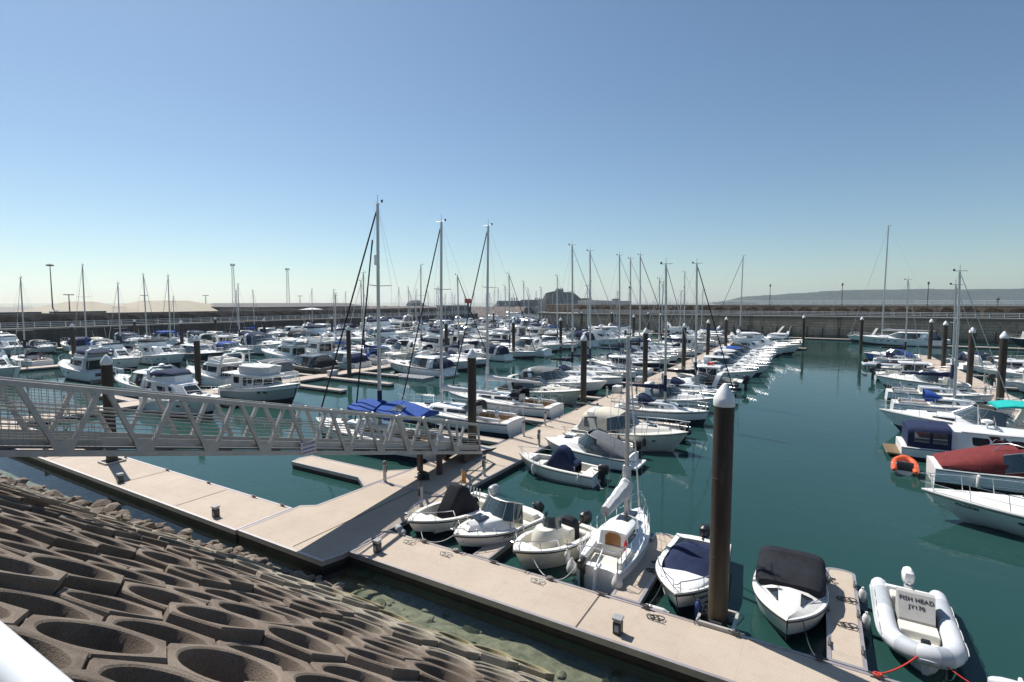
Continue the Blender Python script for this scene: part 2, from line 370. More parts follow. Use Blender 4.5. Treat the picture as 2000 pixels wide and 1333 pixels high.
for k in range(285):
    x = rnd.uniform(-36, -14.5) if k < 262 else rnd.uniform(-14.5, -11)
    w = min(1, max(.12, (-x - 12) / 14)); wide = .35 + 1.9 * w
    y = TOE + .05 + (x + 12) * .075 * (x < -12) - .5 * wide + rnd.uniform(-wide * .55, wide * .5)
    s = rnd.choice((.12, .15, .19, .23, .28, .36)) * (.7 + .35 * w)
    z = max(.0, (TOE + (x + 12) * .075 * (x < -12) - y) * SLOPE) * .85 + rnd.uniform(-.02, .12) * w + .03
    o = bpy.data.objects.new('toe_rock', RM[k % 8]); COL.objects.link(o)
    o.location = (x, y, z); o.rotation_euler = (rnd.uniform(-.5, .5), rnd.uniform(-.5, .5), rnd.uniform(0, 6.3)); o.scale = (s * rnd.uniform(.9, 1.5), s * rnd.uniform(.8, 1.1), s * rnd.uniform(.8, 1.3))
    tag(o, 'rough brown rock heaped at the waterline below the hexagon blocks', 'rock', 'rocks heaped along the waterline')
for (x, y, s) in ((-24.1, 8.95, .5), (-23.3, 8.95, .5), (-22.2, 9.05, .4), (-27, 8.6, .5), (-30, 8.3, .5), (-20.1, 9.2, .42), (-18.6, 9.3, .36)):
    o = bpy.data.objects.new('toe_rock', RM[int(-x * 7) % 8]); COL.objects.link(o); o.location = (x, y, .18); o.rotation_euler = (.2, -.2, x); o.scale = (s, s * .85, s)
    tag(o, 'large brown boulder standing above the waterline rocks', 'rock', 'boulders at the waterline')
UM = []
for q in RM: u_ = q.copy(); u_.materials.clear(); u_.materials.append(BED); UM.append(u_)
for k in range(150):
    x = rnd.uniform(-12.8, 4); y = rnd.uniform(9.3, 11.2); s = rnd.choice((.08, .11, .15, .2, .27, .36))
    o = bpy.data.objects.new('underwater_stone', UM[k % 8] if k % 3 else RM[k % 8]); COL.objects.link(o); o.location = (x, y, -.10 - max(0, y - 8.6) * .17); o.rotation_euler = (0, 0, x * 3); o.scale = (s, s * .8, s * .7)
    tag(o, 'pale stone lying under the clear shallow water', 'stone', 'stones under the shallow water')
# ---- promenade the viewer stands on, with its white handrail
PROMC = rocky('promenade_concrete', (.25, .23, .2), (.33, .3, .27), (.4, .37, .33), scale=2)
pm_ = MB(); pm_.box(-75, 45, -6, .3, 4.5, 6.55); tag(pm_.build('promenade', PROMC), kind='structure')
hr_ = thing('promenade_handrail', 'white tubular handrail along the promenade edge above the concrete slope', 'handrail', (0, .285, 6.55))
t_ = MB(); t_.tube([(-30, .0, 1.06), (12, .0, 1.06)], .031, 16); t_.build('top_rail', PAINTW, hr_)
t_ = MB(); t_.tube([(-30, 0, .55), (12, 0, .55)], .024, 10); t_.build('middle_rail', PAINTW, hr_)
for k in range(-14, 6): t_ = MB(); t_.tube([(k * 2 + .9, 0, 0), (k * 2 + .9, 0, 1.06)], .028, 10); t_.build('post', PAINTW, hr_)
# ------------------------------------------------------------------ pontoons
DZ = .32
def deck_mat(axis):
    m, nt, b = nodes('pontoon_boards_' + axis); L = nt.links
    tc = N(nt, 'ShaderNodeNewGeometry'); sep = N(nt, 'ShaderNodeSeparateXYZ'); L.new(tc.outputs['Position'], sep.inputs[0])
    n1 = N(nt, 'ShaderNodeTexNoise', Scale=.8, Detail=6.0, Roughness=.6); L.new(tc.outputs['Position'], n1.inputs['Vector'])
    r = ramp(nt, n1.outputs['Fac'], [(.3, (.49, .405, .325)), (.7, (.55, .465, .378))])
    vo = N(nt, 'ShaderNodeTexBrick'); L.new(tc.outputs['Position'], vo.inputs['Vector']); vo.inputs['Scale'].default_value = 1; vo.inputs['Brick Width'].default_value = .075; vo.inputs['Row Height'].default_value = .05; vo.inputs['Mortar Size'].default_value = .008
    vo.inputs['Color1'].default_value = (1, 1, 1, 1); vo.inputs['Color2'].default_value = (.95, .95, .95, 1); vo.inputs['Mortar'].default_value = (.74, .72, .70, 1)
    class O_: outputs = [vo.outputs['Color']]
    r2 = O_
    bk_ = N(nt, 'ShaderNodeTexBrick'); L.new(tc.outputs['Position'], bk_.inputs['Vector']); bk_.inputs['Scale'].default_value = 1; bk_.inputs['Brick Width'].default_value = 1.22; bk_.inputs['Row Height'].default_value = 1.22; bk_.inputs['Mortar Size'].default_value = .006; bk_.offset = 0
    bk_.inputs['Color1'].default_value = (1, 1, 1, 1); bk_.inputs['Color2'].default_value = (.93, .93, .93, 1); bk_.inputs['Mortar'].default_value = (.8, .78, .76, 1)
    class O2_: outputs = [bk_.outputs['Color']]
    r3 = O2_
    n5 = N(nt, 'ShaderNodeTexNoise', Scale=3.2, Detail=7.0, Roughness=.75); L.new(tc.outputs['Position'], n5.inputs['Vector'])
    r5 = ramp(nt, n5.outputs['Fac'], [(.3, (.91, .90, .885)), (.48, (1, 1, 1))])
    c = r.outputs[0]
    for q in (r2, r3, r5):
        mm = N(nt, 'ShaderNodeMixRGB', blend_type='MULTIPLY'); mm.inputs[0].default_value = .8; L.new(c, mm.inputs[1]); L.new(q.outputs[0], mm.inputs[2]); c = mm.outputs[0]
    L.new(c, b.inputs['Base Color']); b.inputs['Roughness'].default_value = .8
    bp = N(nt, 'ShaderNodeBump', Strength=.35, Distance=.01); L.new(r2.outputs[0], bp.inputs['Height']); L.new(bp.outputs[0], b.inputs['Normal'])
    return m
DK_AC, DK_AL = deck_mat('across'), deck_mat('along')
FLOATM = M('pontoon_float', (.030, .026, .024), .8, var=.5, scale=2.2, bump=.4, bscale=14)
EDGE = M('pontoon_edge_aluminium', (.44, .40, .40), .4, .5, var=.12, scale=4)
def pontoon(label, x0, x1, y0, y1, z=DZ, boards='along', joints=(), poly=None, name='floating_pontoon'):
    t = thing(name, label, 'pontoon', ((x0 + x1) / 2, (y0 + y1) / 2, 0)); cx, cy = (x0 + x1) / 2, (y0 + y1) / 2
    P = poly or [(x0, y0), (x1, y0), (x1, y1), (x0, y1)]
    P = [(x - cx, y - cy) for x, y in P]
    ar = sum(P[i][0] * P[(i + 1) % len(P)][1] - P[(i + 1) % len(P)][0] * P[i][1] for i in range(len(P)))
    if ar < 0: P = P[::-1]
    def inset(d):
        out = []; n = len(P)
        for i in range(n):
            a, b_, c = Vector(P[i - 1]), Vector(P[i]), Vector(P[(i + 1) % n])
            e1 = (b_ - a).normalized(); e2 = (c - b_).normalized(); n1 = Vector((-e1.y, e1.x)); n2 = Vector((-e2.y, e2.x))
            k = d / max(.3, (1 + n1.dot(n2))); q = b_ + (n1 + n2) * k; out.append((q.x, q.y))
        return out
    I = inset(.085); J = inset(.03)
    b = MB(); b.add([(x, y, z) for x, y in I], [tuple(range(len(P)))]); 
    d = b.build('deck', DK_AC if boards == 'across' else DK_AL, t)
    b = MB(); b.loft([[(x, y, -.35) for x, y in J], [(x, y, z - .13) for x, y in J]], caps=False); b.build('float', FLOATM, t)
    b = MB(); b.loft([[(x, y, z - .15) for x, y in P], [(x, y, z + .012) for x, y in P], [(x, y, z + .012) for x, y in I], [(x, y, z - .03) for x, y in I]], caps=False); b.build('edge_beam', EDGE, t)
    if joints:
        b = MB()
        for (ax, c, a, e) in joints:
            if ax == 'x': b.box(c - .02 - cx, c + .02 - cx, a - cy, e - cy, z + .001, z + .006)
            else: b.box(a - cx, e - cx, c - .02 - cy, c + .02 - cy, z + .001, z + .006)
        b.build('joint_strip', M('joint_rubber', (.06, .055, .05), .8), t)
    return t
# shore pontoon: west length, corner piece with its splay, east length
pontoon('long beige shore pontoon under the gangway, beside the waterline rocks', -60, -17.1, 10.25, 12.55, boards='along', joints=[('x', x, 10.4, 12.4) for x in (-54, -47, -40, -33, -26, -21.2)])
pontoon('beige pontoon corner piece where the shore pontoon meets the main pontoon', -17, -11.6, 10.3, 16.4, boards='across',
        poly=[(-17.05, 10.3), (-12.75, 10.3), (-12.55, 10.95), (-12.55, 16.4), (-16.4, 16.4), (-16.55, 13.2), (-17.05, 12.85)], joints=[('x', -14.35, 10.5, 16.3)])
pontoon('beige shore pontoon with the small open boats moored bow-on', -12.5, 16, 11.15, 12.95, boards='across', joints=[('x', x, 11.25, 12.85) for x in (-4.8, 3.0, 10.5)])
pontoon('beige main pontoon running out from the foot of the gangway', -16.2, -12.6, 16.42, 120, boards='across', joints=[('y', y, -16.1 + (0 if y < 21 else .9), -12.7) for y in range(21, 118, 8)],
        poly=[(-16.4, 16.42), (-12.55, 16.42), (-12.55, 120), (-15.1, 120), (-15.1, 24), (-16.2, 21.5)])
pontoon('second long pontoon west of the main one, lined with cruisers', -46.9, -44.6, 12.6, 118, boards='across')
pontoon('third long pontoon, nearest the dark quay wall', -82.5, -80.3, -2, 165, boards='across')
pontoon('fourth pontoon close under the dark quay wall', -113.6, -111.6, -10, 165, boards='across')
pontoon('east pontoon with motor cruisers and tall brown piles', 11.9, 14.3, 27, 97, boards='across', joints=[('y', y, 12, 14.2) for y in range(34, 96, 8)])
pontoon('thin pontoon lying under the arched harbour wall', -60, 9, 130.6, 132.4, boards='across')
pontoon('thin pontoon lying under the arched harbour wall behind the dark-hulled yacht', 17, 60, 119.5, 121.3, boards='across')
pontoon('short crosswise pontoon end beside the lone pile in open water', -6.2, -1.6, 101.3, 102.6, boards='along')
def finger(label, x0, x1, y0, y1, tip=None, boards='along'):
    return pontoon(label, x0, x1, y0, y1, boards=boards, name='finger_pontoon')
F_ = 'narrow beige finger pontoon '
def rounded(x0, x1, y0, y1):
    cx = (x0 + x1) / 2; r = (x1 - x0) / 2
    return [(x0, y0), (x1, y0)] + [(cx + r * math.cos(a), y1 - r * .5 + r * .5 * math.sin(a)) for a in [math.pi * k / 8 for k in range(9)]]
FA = pontoon(F_ + 'between the small sailing boat and the boat with the navy cover', -4.55, -3.75, 12.98, 17.55, boards='across', poly=rounded(-4.55, -3.75, 12.98, 17.55), name='finger_pontoon')
FB = pontoon(F_ + 'between the black-canopied boat and the pale inflatable', .45, 1.2, 12.98, 17.75, boards='across', poly=rounded(.45, 1.2, 12.98, 17.75), name='finger_pontoon')
FC = pontoon(F_ + 'with a round tip between the two boats nearest the gangway', -9.05, -8.45, 12.98, 16.6, boards='across', poly=rounded(-9.05, -8.45, 12.98, 16.6), name='finger_pontoon')
FD = pontoon(F_ + 'lying under the gangway, with a splayed root', -22.4, -16.4, 16.3, 17.5, boards='along', poly=[(-22.4, 16.9), (-22.2, 16.3), (-17.6, 16.3), (-16.5, 15.6), (-16.3, 18.4), (-17.4, 17.5), (-22.2, 17.5)], name='finger_pontoon')
finger(F_ + 'beside the covered yacht at the gangway foot', -20.5, -15.2, 24.4, 25.2)
finger(F_ + 'west of the main pontoon by the second sailing yacht', -21, -15.2, 30.2, 31.0)
finger(F_ + 'on the second pontoon, empty berth, nearer one', -43.9 - .6, -36.4, 31.9, 32.7)
finger(F_ + 'on the second pontoon, empty berth, farther one', -44.5, -35.4, 36.9, 37.7)
finger(F_ + 'by the grey trawler yacht', -44.5, -38.6, 23.3, 24.0)
EXT = [(-44.5, -38.6, y) for y in (41.5, 50, 58, 66, 74, 82, 90, 98, 106)] + [(-53, -47, y) for y in (20, 28, 37, 46, 55, 64, 73, 82, 91, 100)] + [(-12.5, -7, y) for y in (33.5, 40, 49, 57, 65, 73, 81, 89, 97, 106)] + [(-21, -15.2, y) for y in (40, 49, 58, 67, 76, 85, 94, 103)] + [(6.5, 11.8, y) for y in (38, 46, 55, 64, 73, 82)] + [(14.4, 20, y) for y in (46, 55, 64, 73, 82)]
FS = {-44.5: 'on the near side of the second pontoon', -53: 'on the wall side of the second pontoon', -12.5: 'on the open-water side of the main pontoon', -21: 'on the west side of the main pontoon', 6.5: 'on the open-water side of the east pontoon', 14.4: 'on the far side of the east pontoon'}
ORD = 'first second third fourth fifth sixth seventh eighth ninth tenth eleventh twelfth thirteenth fourteenth fifteenth sixteenth seventeenth eighteenth nineteenth twentieth twenty-first twenty-second twenty-third twenty-fourth twenty-fifth twenty-sixth twenty-seventh twenty-eighth twenty-ninth thirtieth thirty-first thirty-second thirty-third thirty-fourth thirty-fifth thirty-sixth thirty-seventh thirty-eighth thirty-ninth fortieth forty-first forty-second forty-third forty-fourth forty-fifth forty-sixth forty-seventh forty-eighth forty-ninth fiftieth fifty-first fifty-second fifty-third fifty-fourth'.split()
cnt = {}
for (a, b, y) in EXT:
    k = cnt.get(a, 0); cnt[a] = k + 1
    finger(ORD[k] + ' finger ' + FS[a], a, b, y, y + .7)
# ------------------------------------------------------------------ piles
def pile_mat():
    m, nt, b = nodes('steel_pile'); L = nt.links
    tc = N(nt, 'ShaderNodeNewGeometry'); sep = N(nt, 'ShaderNodeSeparateXYZ'); L.new(tc.outputs['Position'], sep.inputs[0])
    mp = N(nt, 'ShaderNodeMapping'); mp.inputs['Scale'].default_value = (6, 6, .7); L.new(tc.outputs['Position'], mp.inputs[0])
    n1 = N(nt, 'ShaderNodeTexNoise', Scale=1.0, Detail=7.0, Roughness=.7); L.new(mp.outputs[0], n1.inputs['Vector'])
    r = ramp(nt, n1.outputs['Fac'], [(.3, (.022, .016, .013)), (.55, (.042, .031, .026)), (.75, (.085, .068, .058))])
    n2 = N(nt, 'ShaderNodeTexNoise', Scale=5.0, Detail=5.0); L.new(tc.outputs['Position'], n2.inputs['Vector'])
    ad = N(nt, 'ShaderNodeMath', operation='MULTIPLY_ADD'); L.new(n2.outputs['Fac'], ad.inputs[0]); ad.inputs[1].default_value = 1.2; L.new(sep.outputs['Z'], ad.inputs[2])
    mr = N(nt, 'ShaderNodeMapRange'); L.new(ad.outputs[0], mr.inputs['Value']); mr.inputs['From Min'].default_value = 1.3; mr.inputs['From Max'].default_value = 3.4; mr.inputs['To Min'].default_value = 1; mr.inputs['To Max'].default_value = 0
    mx = N(nt, 'ShaderNodeMixRGB'); L.new(mr.outputs[0], mx.inputs[0]); L.new(r.outputs[0], mx.inputs[1]); mx.inputs[2].default_value = (.075, .066, .045, 1)
    vz = N(nt, 'ShaderNodeMapping'); vz.inputs['Scale'].default_value = (9, 9, .35); L.new(tc.outputs['Position'], vz.inputs[0]); n7 = N(nt, 'ShaderNodeTexNoise', Scale=1.0, Detail=8.0, Roughness=.8); L.new(vz.outputs[0], n7.inputs['Vector'])
    r7 = ramp(nt, n7.outputs['Fac'], [(.40, (1, 1, 1)), (.62, (1.0, .9, .82)), (.70, (2.3, 1.55, 1.1)), (.8, (2.6, 2.3, 2.1))]); m7 = N(nt, 'ShaderNodeMixRGB', blend_type='MULTIPLY'); m7.inputs[0].default_value = 1; L.new(mx.outputs[0], m7.inputs[1]); L.new(r7.outputs[0], m7.inputs[2])
    L.new(m7.outputs[0], b.inputs['Base Color']); b.inputs['Roughness'].default_value = .6; b.inputs['Specular IOR Level'].default_value = .35
    bp = N(nt, 'ShaderNodeBump', Strength=.3, Distance=.02); L.new(n1.outputs['Fac'], bp.inputs['Height']); L.new(bp.outputs[0], b.inputs['Normal'])
    return m
PILE = pile_mat(); CAP = M('pile_cap_white', (.74, .74, .73), .5, var=.12, scale=3)
pile0 = thing('mooring_pile', '', 'pile', (0, 0, 0))
b = MB(); b.lathe([(.235, -2), (.235, 1.9), (.239, 1.905), (.239, 1.935), (.235, 1.94), (.235, 3.8), (.239, 3.805), (.239, 3.835), (.235, 3.84), (.235, 5.55)], 20); b.build('shaft', PILE, pile0)
b = MB(); b.lathe([(.245, 5.54), (.252, 5.56), (.252, 5.70), (.236, 5.74), (.15, 5.90), (.07, 6.02), (.03, 6.06), (.004, 6.07)], 20); b.build('cap', CAP, pile0)
PIL = [(-1.88, 13.3, 1.03, 'thick brown pile with white cap rising in front of the small boats'),
 (-16.0, 23.0, .94, 'brown white-capped pile standing by the gangway foot'),
 (-15.6, 37.6, .94, 'brown pile on the main pontoon behind the beige-canopied cruiser'),
 (-14.0, 48.8, .95, 'brown pile on the main pontoon, third out from the gangway'), (-13.3, 62.0, .95, 'brown pile on the main pontoon, fourth out from the gangway'),
 (-13.1, 76.0, .95, 'brown pile on the main pontoon, fifth out from the gangway'), (-13.0, 91.5, .95, 'brown pile on the main pontoon, sixth out from the gangway'),
 (-30.2, 117, .95, 'brown pile against the wall, fifth along from the castle side'), (-30.5, 98, .95, 'brown pile among the far yachts left of the fifth main pile'),
 (-2.2, 104.5, .97, 'lone brown pile in open water at the short pontoon end'), (5.9, 98.5, .97, 'brown pile at the bow of the white wall-side cruiser'),
 (13.4, 91, .97, 'farthest brown pile on the east pontoon'), (13.1, 79.8, .98, 'second farthest brown pile on the east pontoon'), (11.75, 51, 1.0, 'nearest thick brown pile on the east pontoon'),
 (12.2, 62.5, .97, 'brown pile behind the twin masts on the east pontoon'),
 (-29.8, 11.8, .93, 'thick brown pile on the shore pontoon behind the gangway'), (-44.4, 24.0, .9, 'brown pile on the second pontoon by the flybridge cruiser'),
 (-82.0, 29.0, .9, 'brown pile on the third pontoon beyond the navy-topped motor yacht'), (-81.8, 42.1, .9, 'brown pile on the third pontoon by the white flybridge cruiser'),
 (-43.6, 39.5, .93, 'brown pile on the second pontoon at the empty berths'), (-79.3, 53.9, .9, 'brown pile on the third pontoon, third out'),
 (-44.9, 58.3, .93, 'brown pile on the second pontoon beyond the furled yacht'), (-80, 68.5, .9, 'brown pile on the third pontoon, fourth out'),
 (-112.6, 49.5, .8, 'brown pile against the dark quay wall, nearer one'), (-112.6, 65, .8, 'brown pile against the dark quay wall, farther one'),
 (-80, 126, .9, 'brown pile at the harbour entrance end of the third pontoon'), (-36.0, 77, .93, 'brown pile left of the castle masts'), (-38.0, 65.2, .93, 'brown pile right of the tallest far mast'),
 (-55, 130.8, .93, 'brown pile under the arched wall, first from the dark corner'), (-46.5, 130.8, .93, 'brown pile under the arched wall, second from the dark corner'), (-37, 130.8, .93, 'brown pile under the arched wall, third from the dark corner')]
for i, (x, y, s, lab) in enumerate(PIL):
    o = pile0 if i == 0 else copy_tree(pile0)
    o.location = (x, y, 0); o.scale = (1, 1, s); o.rotation_euler.z = i; tag(o, lab, 'pile', 'mooring piles with white caps')

gd_ = None
for (x, y, a, lab) in ((-1.88, 13.3, 0, 'steel guide frame round the thick pile at the pontoon edge'), (-29.8, 11.8, 0, 'steel guide frame round the pile on the shore pontoon'), (11.75, 51, 90, 'steel guide frame round the nearest east pontoon pile'), (-15.6, 37.6, 90, 'steel guide frame round the third-boat pile on the main pontoon')):
    t = thing('pile_guide', lab, 'pile guide', (x, y, DZ), R(a)); b = MB()
    for (p, q) in (((-.38, -.38), (.38, -.38)), ((.38, -.38), (.38, .38)), ((.38, .38), (-.38, .38)), ((-.38, .38), (-.38, -.38))): b.bar((p[0] * 1.08, p[1] * 1.08, .05), (q[0] * 1.08, q[1] * 1.08, .05), .07, .09)
    b.build('frame', GALV, t); 
    for dx, dy in ((.30, 0), (-.30, 0), (0, .30), (0, -.30)): b = MB(); b.tube([(dx - (.14 if dy else 0), dy - (.14 if dx else 0), .07), (dx + (.14 if dy else 0), dy + (.14 if dx else 0), .07)], .055, 8); b.build('roller', BLACKP, t)
# ================================================================== HARBOUR WALLS AND THE FAR SHORE
def stone_mat(name, c1, c2, mortar, bw, bh, dark_z=None, axis='x', weed=None):
    m, nt, b = nodes(name); L = nt.links
    geo = N(nt, 'ShaderNodeNewGeometry'); sep = N(nt, 'ShaderNodeSeparateXYZ'); L.new(geo.outputs['Position'], sep.inputs[0])
    cb = N(nt, 'ShaderNodeCombineXYZ'); L.new(sep.outputs['X' if axis == 'x' else 'Y'], cb.inputs[0]); L.new(sep.outputs['Z'], cb.inputs[1])
    br = N(nt, 'ShaderNodeTexBrick'); L.new(cb.outputs[0], br.inputs['Vector']); br.inputs['Scale'].default_value = 1
    br.inputs['Brick Width'].default_value = bw; br.inputs['Row Height'].default_value = bh; br.inputs['Mortar Size'].default_value = .03; br.offset = .43
    br.inputs['Color1'].default_value = (*c1, 1); br.inputs['Color2'].default_value = (*c2, 1); br.inputs['Mortar'].default_value = (*mortar, 1)
    n1 = N(nt, 'ShaderNodeTexNoise', Scale=.35, Detail=7.0, Roughness=.7); L.new(geo.outputs['Position'], n1.inputs['Vector'])
    r = ramp(nt, n1.outputs['Fac'], [(.3, (.6, .58, .55)), (.6, (1, 1, 1))])
    mp = N(nt, 'ShaderNodeMapping'); mp.inputs['Scale'].default_value = (.9, .9, .12); L.new(geo.outputs['Position'], mp.inputs[0])
    n2 = N(nt, 'ShaderNodeTexNoise', Scale=1.2, Detail=6.0, Roughness=.7); L.new(mp.outputs[0], n2.inputs['Vector'])
    r2 = ramp(nt, n2.outputs['Fac'], [(.35, (.62, .6, .56)), (.6, (1, 1, 1))])
    c = br.outputs['Color']
    for q in (r, r2):
        mm = N(nt, 'ShaderNodeMixRGB', blend_type='MULTIPLY'); mm.inputs[0].default_value = .8; L.new(c, mm.inputs[1]); L.new(q.outputs[0], mm.inputs[2]); c = mm.outputs[0]
    for (za, zb, cc) in (weed or []):
        ad = N(nt, 'ShaderNodeMath', operation='MULTIPLY_ADD'); L.new(n2.outputs['Fac'], ad.inputs[0]); ad.inputs[1].default_value = .9; L.new(sep.outputs['Z'], ad.inputs[2])
        mr = N(nt, 'ShaderNodeMapRange'); L.new(ad.outputs[0], mr.inputs['Value']); mr.inputs['From Min'].default_value = za + .45; mr.inputs['From Max'].default_value = zb + .45
        mx = N(nt, 'ShaderNodeMixRGB'); L.new(mr.outputs[0], mx.inputs[0]); L.new(c, mx.inputs[1]); mx.inputs[2].default_value = (*cc, 1); c = mx.outputs[0]
    L.new(c, b.inputs['Base Color']); b.inputs['Roughness'].default_value = .9
    bp = N(nt, 'ShaderNodeBump', Strength=.4, Distance=.05); L.new(br.outputs['Fac'], bp.inputs['Height']); bp.invert = True; L.new(bp.outputs[0], b.inputs['Normal'])
    return m
ST_R = stone_mat('granite_block_wall', (.66, .49, .355), (.52, .385, .285), (.10, .085, .07), 2.4, .62, weed=[(1.1, -.2, (.05, .055, .035)), (3.6, 4.7, (.15, .115, .085))])  # foot band is weed; top band paints the coping's shadow together with weather stains
ST_U = stone_mat('upper_arch_wall', (.40, .295, .215), (.32, .24, .18), (.09, .075, .065), 1.6, .5)
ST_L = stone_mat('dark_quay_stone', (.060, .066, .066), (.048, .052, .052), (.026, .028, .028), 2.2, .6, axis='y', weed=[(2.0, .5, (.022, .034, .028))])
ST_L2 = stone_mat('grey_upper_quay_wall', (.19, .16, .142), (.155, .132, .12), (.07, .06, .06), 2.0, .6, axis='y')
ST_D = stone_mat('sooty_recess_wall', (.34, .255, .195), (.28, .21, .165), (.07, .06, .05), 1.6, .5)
QPAV = M('quay_paving', (.30, .28, .25), .9, var=.2, scale=.4)
def wall_run(label, length, zq, zt, nb, m_low, m_up, lower_rail=True, up_back=4.0, up_rail=True, top_w=6., top_m=None, face_over=.12, recess_m=None):
    """quay wall along local +x from 0 to length, face towards local -y"""
    t = thing('harbour_wall', label, 'wall')
    b = MB(); b.box(0, length, 0, up_back, -3, zq - .28); b.build('quay_face', m_low, t)
    b = MB(); b.box(0, length, -face_over, up_back - .02, zq - .276, zq); b.build('coping', QPAV, t)
    # arched upper wall: piers and spandrels round recessed panels
    b = MB(); bay = length / nb; h = zt - zq; y0 = up_back
    for i in range(nb):
        xa = i * bay; xp = .28; xs, xe = xa + xp, xa + bay - xp; spring = zq + h * .50; rise = h * .30; n = 10
        pts = [(lerp(xs, xe, k / n), spring + rise * math.sin(math.pi * k / n) ** .8) for k in range(n + 1)]
        top = zt - .18
        b.add([(xa, y0, zq - .01), (xs, y0, zq - .01), (xs, y0, top), (xa, y0, top)], [(0, 1, 2, 3)])
        b.add([(xe, y0, zq - .01), (xa + bay, y0, zq - .01), (xa + bay, y0, top), (xe, y0, top)], [(0, 1, 2, 3)])
        v = []; f = []
        for (x, z) in pts: v += [(x, y0, z), (x, y0, top), (x, y0 + 1.1, z)]
        for k in range(n): o = k * 3; f += [(o, o + 3, o + 4, o + 1), (o, o + 2, o + 5, o + 3)]
        b.add(v, f)
        b.add([(xs, y0, zq), (xs, y0 + 1.1, zq), (xs, y0 + 1.1, spring), (xs, y0, spring)], [(0, 1, 2, 3)]); b.add([(xe, y0, zq), (xe, y0 + 1.1, zq), (xe, y0 + 1.1, spring), (xe, y0, spring)], [(0, 1, 2, 3)])
    b.build('arcade', m_up, t, recalc=False)
    b = MB(); b.box(.02, length - .02, y0 + 1.1, y0 + top_w, zq - .3, zt - .19); b.build('recess_wall', recess_m or m_up, t)
    b = MB(); b.box(0, length, y0 - .15, y0 + top_w + .1, zt - .18, zt); b.build('parapet', top_m or QPAV, t)
    for flag, z, y in ((lower_rail, zq, .12), (up_rail, zt, y0 + .05)):
        if not flag: continue
        b = MB(); s = 2.2
        for k in range(int(length / s) + 1): b.box(k * s + .2, k * s + .29, y - .045, y + .045, z, z + 1.02)
        for zz in (.36, .68, 1.0): b.tube([(0, y, z + zz), (length, y, z + zz)], .035, 5)
        b.build('railing', PAINTW, t)
    return t
wr = wall_run('long brown stone harbour wall with arches and two white railings, beyond the open water', 135, 4.95, 7.45, 36, ST_R, ST_U, recess_m=ST_D)
wr.location = (-61, 138, 0)
# the dark return at its entrance end: algae, plus shade put into the stone colour
b = MB(); b.add([(-61.0, 138.0, -3), (-78, 150, -3), (-78, 150, 4.67), (-61, 138, 4.67), (-61, 160, -3), (-78, 160, -3), (-78, 160, 4.67), (-61, 160, 4.67)], [(0, 1, 2, 3), (1, 5, 6, 2), (3, 2, 6, 7)])
b2 = thing('harbour_wall', 'dark weedy stone return of the arched harbour wall beside the entrance', 'wall'); b.build('quay_face', ST_L, b2)
b = MB(); b.loft([[(x, y, z) for (x, y) in ((-61, 137.9), (-78.1, 149.9), (-78.1, 160), (-61, 160))] for z in (4.674, 4.95)]); b.build('coping', QPAV, b2)
b = MB(); b.box(-75, -61.1, 149, 158, 4.95, 7.25); b.build('upper_block', ST_U, b2)
b = MB(); b.box(-75.1, -61.05, 148.9, 158, 7.252, 7.45); b.build('parapet', QPAV, b2)
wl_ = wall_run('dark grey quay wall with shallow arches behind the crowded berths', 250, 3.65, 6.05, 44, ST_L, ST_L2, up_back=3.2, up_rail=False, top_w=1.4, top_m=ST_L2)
wl_.location = (-118, -75, 0); wl_.rotation_euler.z = 0
# turn it: local +x -> +Y, face (-y local) -> +X
wl_.matrix_world = Matrix(((0, -1, 0, -118), (1, 0, 0, -76), (0, 0, 1, 0), (0, 0, 0, 1)))
# timber fender posts along the arched wall
fp = thing('fender_post', '', 'post'); b = MB(); b.lathe([(.17, -1), (.17, 2.2), (.12, 2.45), (.02, 2.5)], 8); b.build('timber', RUST, fp)
k = 0
for x in [-58 + 3.1 * i for i in range(22)] + [18 + 3.1 * i for i in range(12)]:
    o = fp if k == 0 else copy_tree(fp); k += 1; o.location = (x, 137.2 if x < 12 else 137.3, 0)
    tag(o, 'dark timber fender post standing in a row at the foot of the arched wall', 'post', 'fender posts along the arched wall')
# ladders / drain chutes on the wall face
for x in (-33, -14, 4, 24, 41):
    t = thing('wall_ladder', ORD[[-33, -14, 4, 24, 41].index(x)] + ' dark iron ladder down the arched wall, counting from the entrance', 'ladder', (x, 137.8, 0), group='ladders on the arched wall')
    b = MB(); b.tube([(-.25, 0, 0), (-.25, 0, 4.9)], .04, 5); b.tube([(.25, 0, 0), (.25, 0, 4.9)], .04, 5)
    for q in range(14): b.tube([(-.25, 0, .3 + q * .33), (.25, 0, .3 + q * .33)], .025, 4)
    b.build('rungs', RUST, t)
# gangplank-like steel braces leaning on the wall
for i, x in enumerate((-8.5, 9.5, 33)):
    t = thing('wall_brace', ('first', 'second', 'third')[i] + ' leaning steel brace between arched wall and thin pontoon', 'brace', (x, 0, 0))
    b = MB(); b.bar((-2.2, 137.7, 4.1), (-.4, 133.0, .5), .16, .16); b.bar((-1.2, 137.7, 2.4), (-.4, 133, .5), .12, .12); b.build('strut', RUST, t); b = MB(); b.bar((.1, 133.2, .4), (1.6, 137.7, 2.6), .5, .12); b.build('walkway', GALV, t)
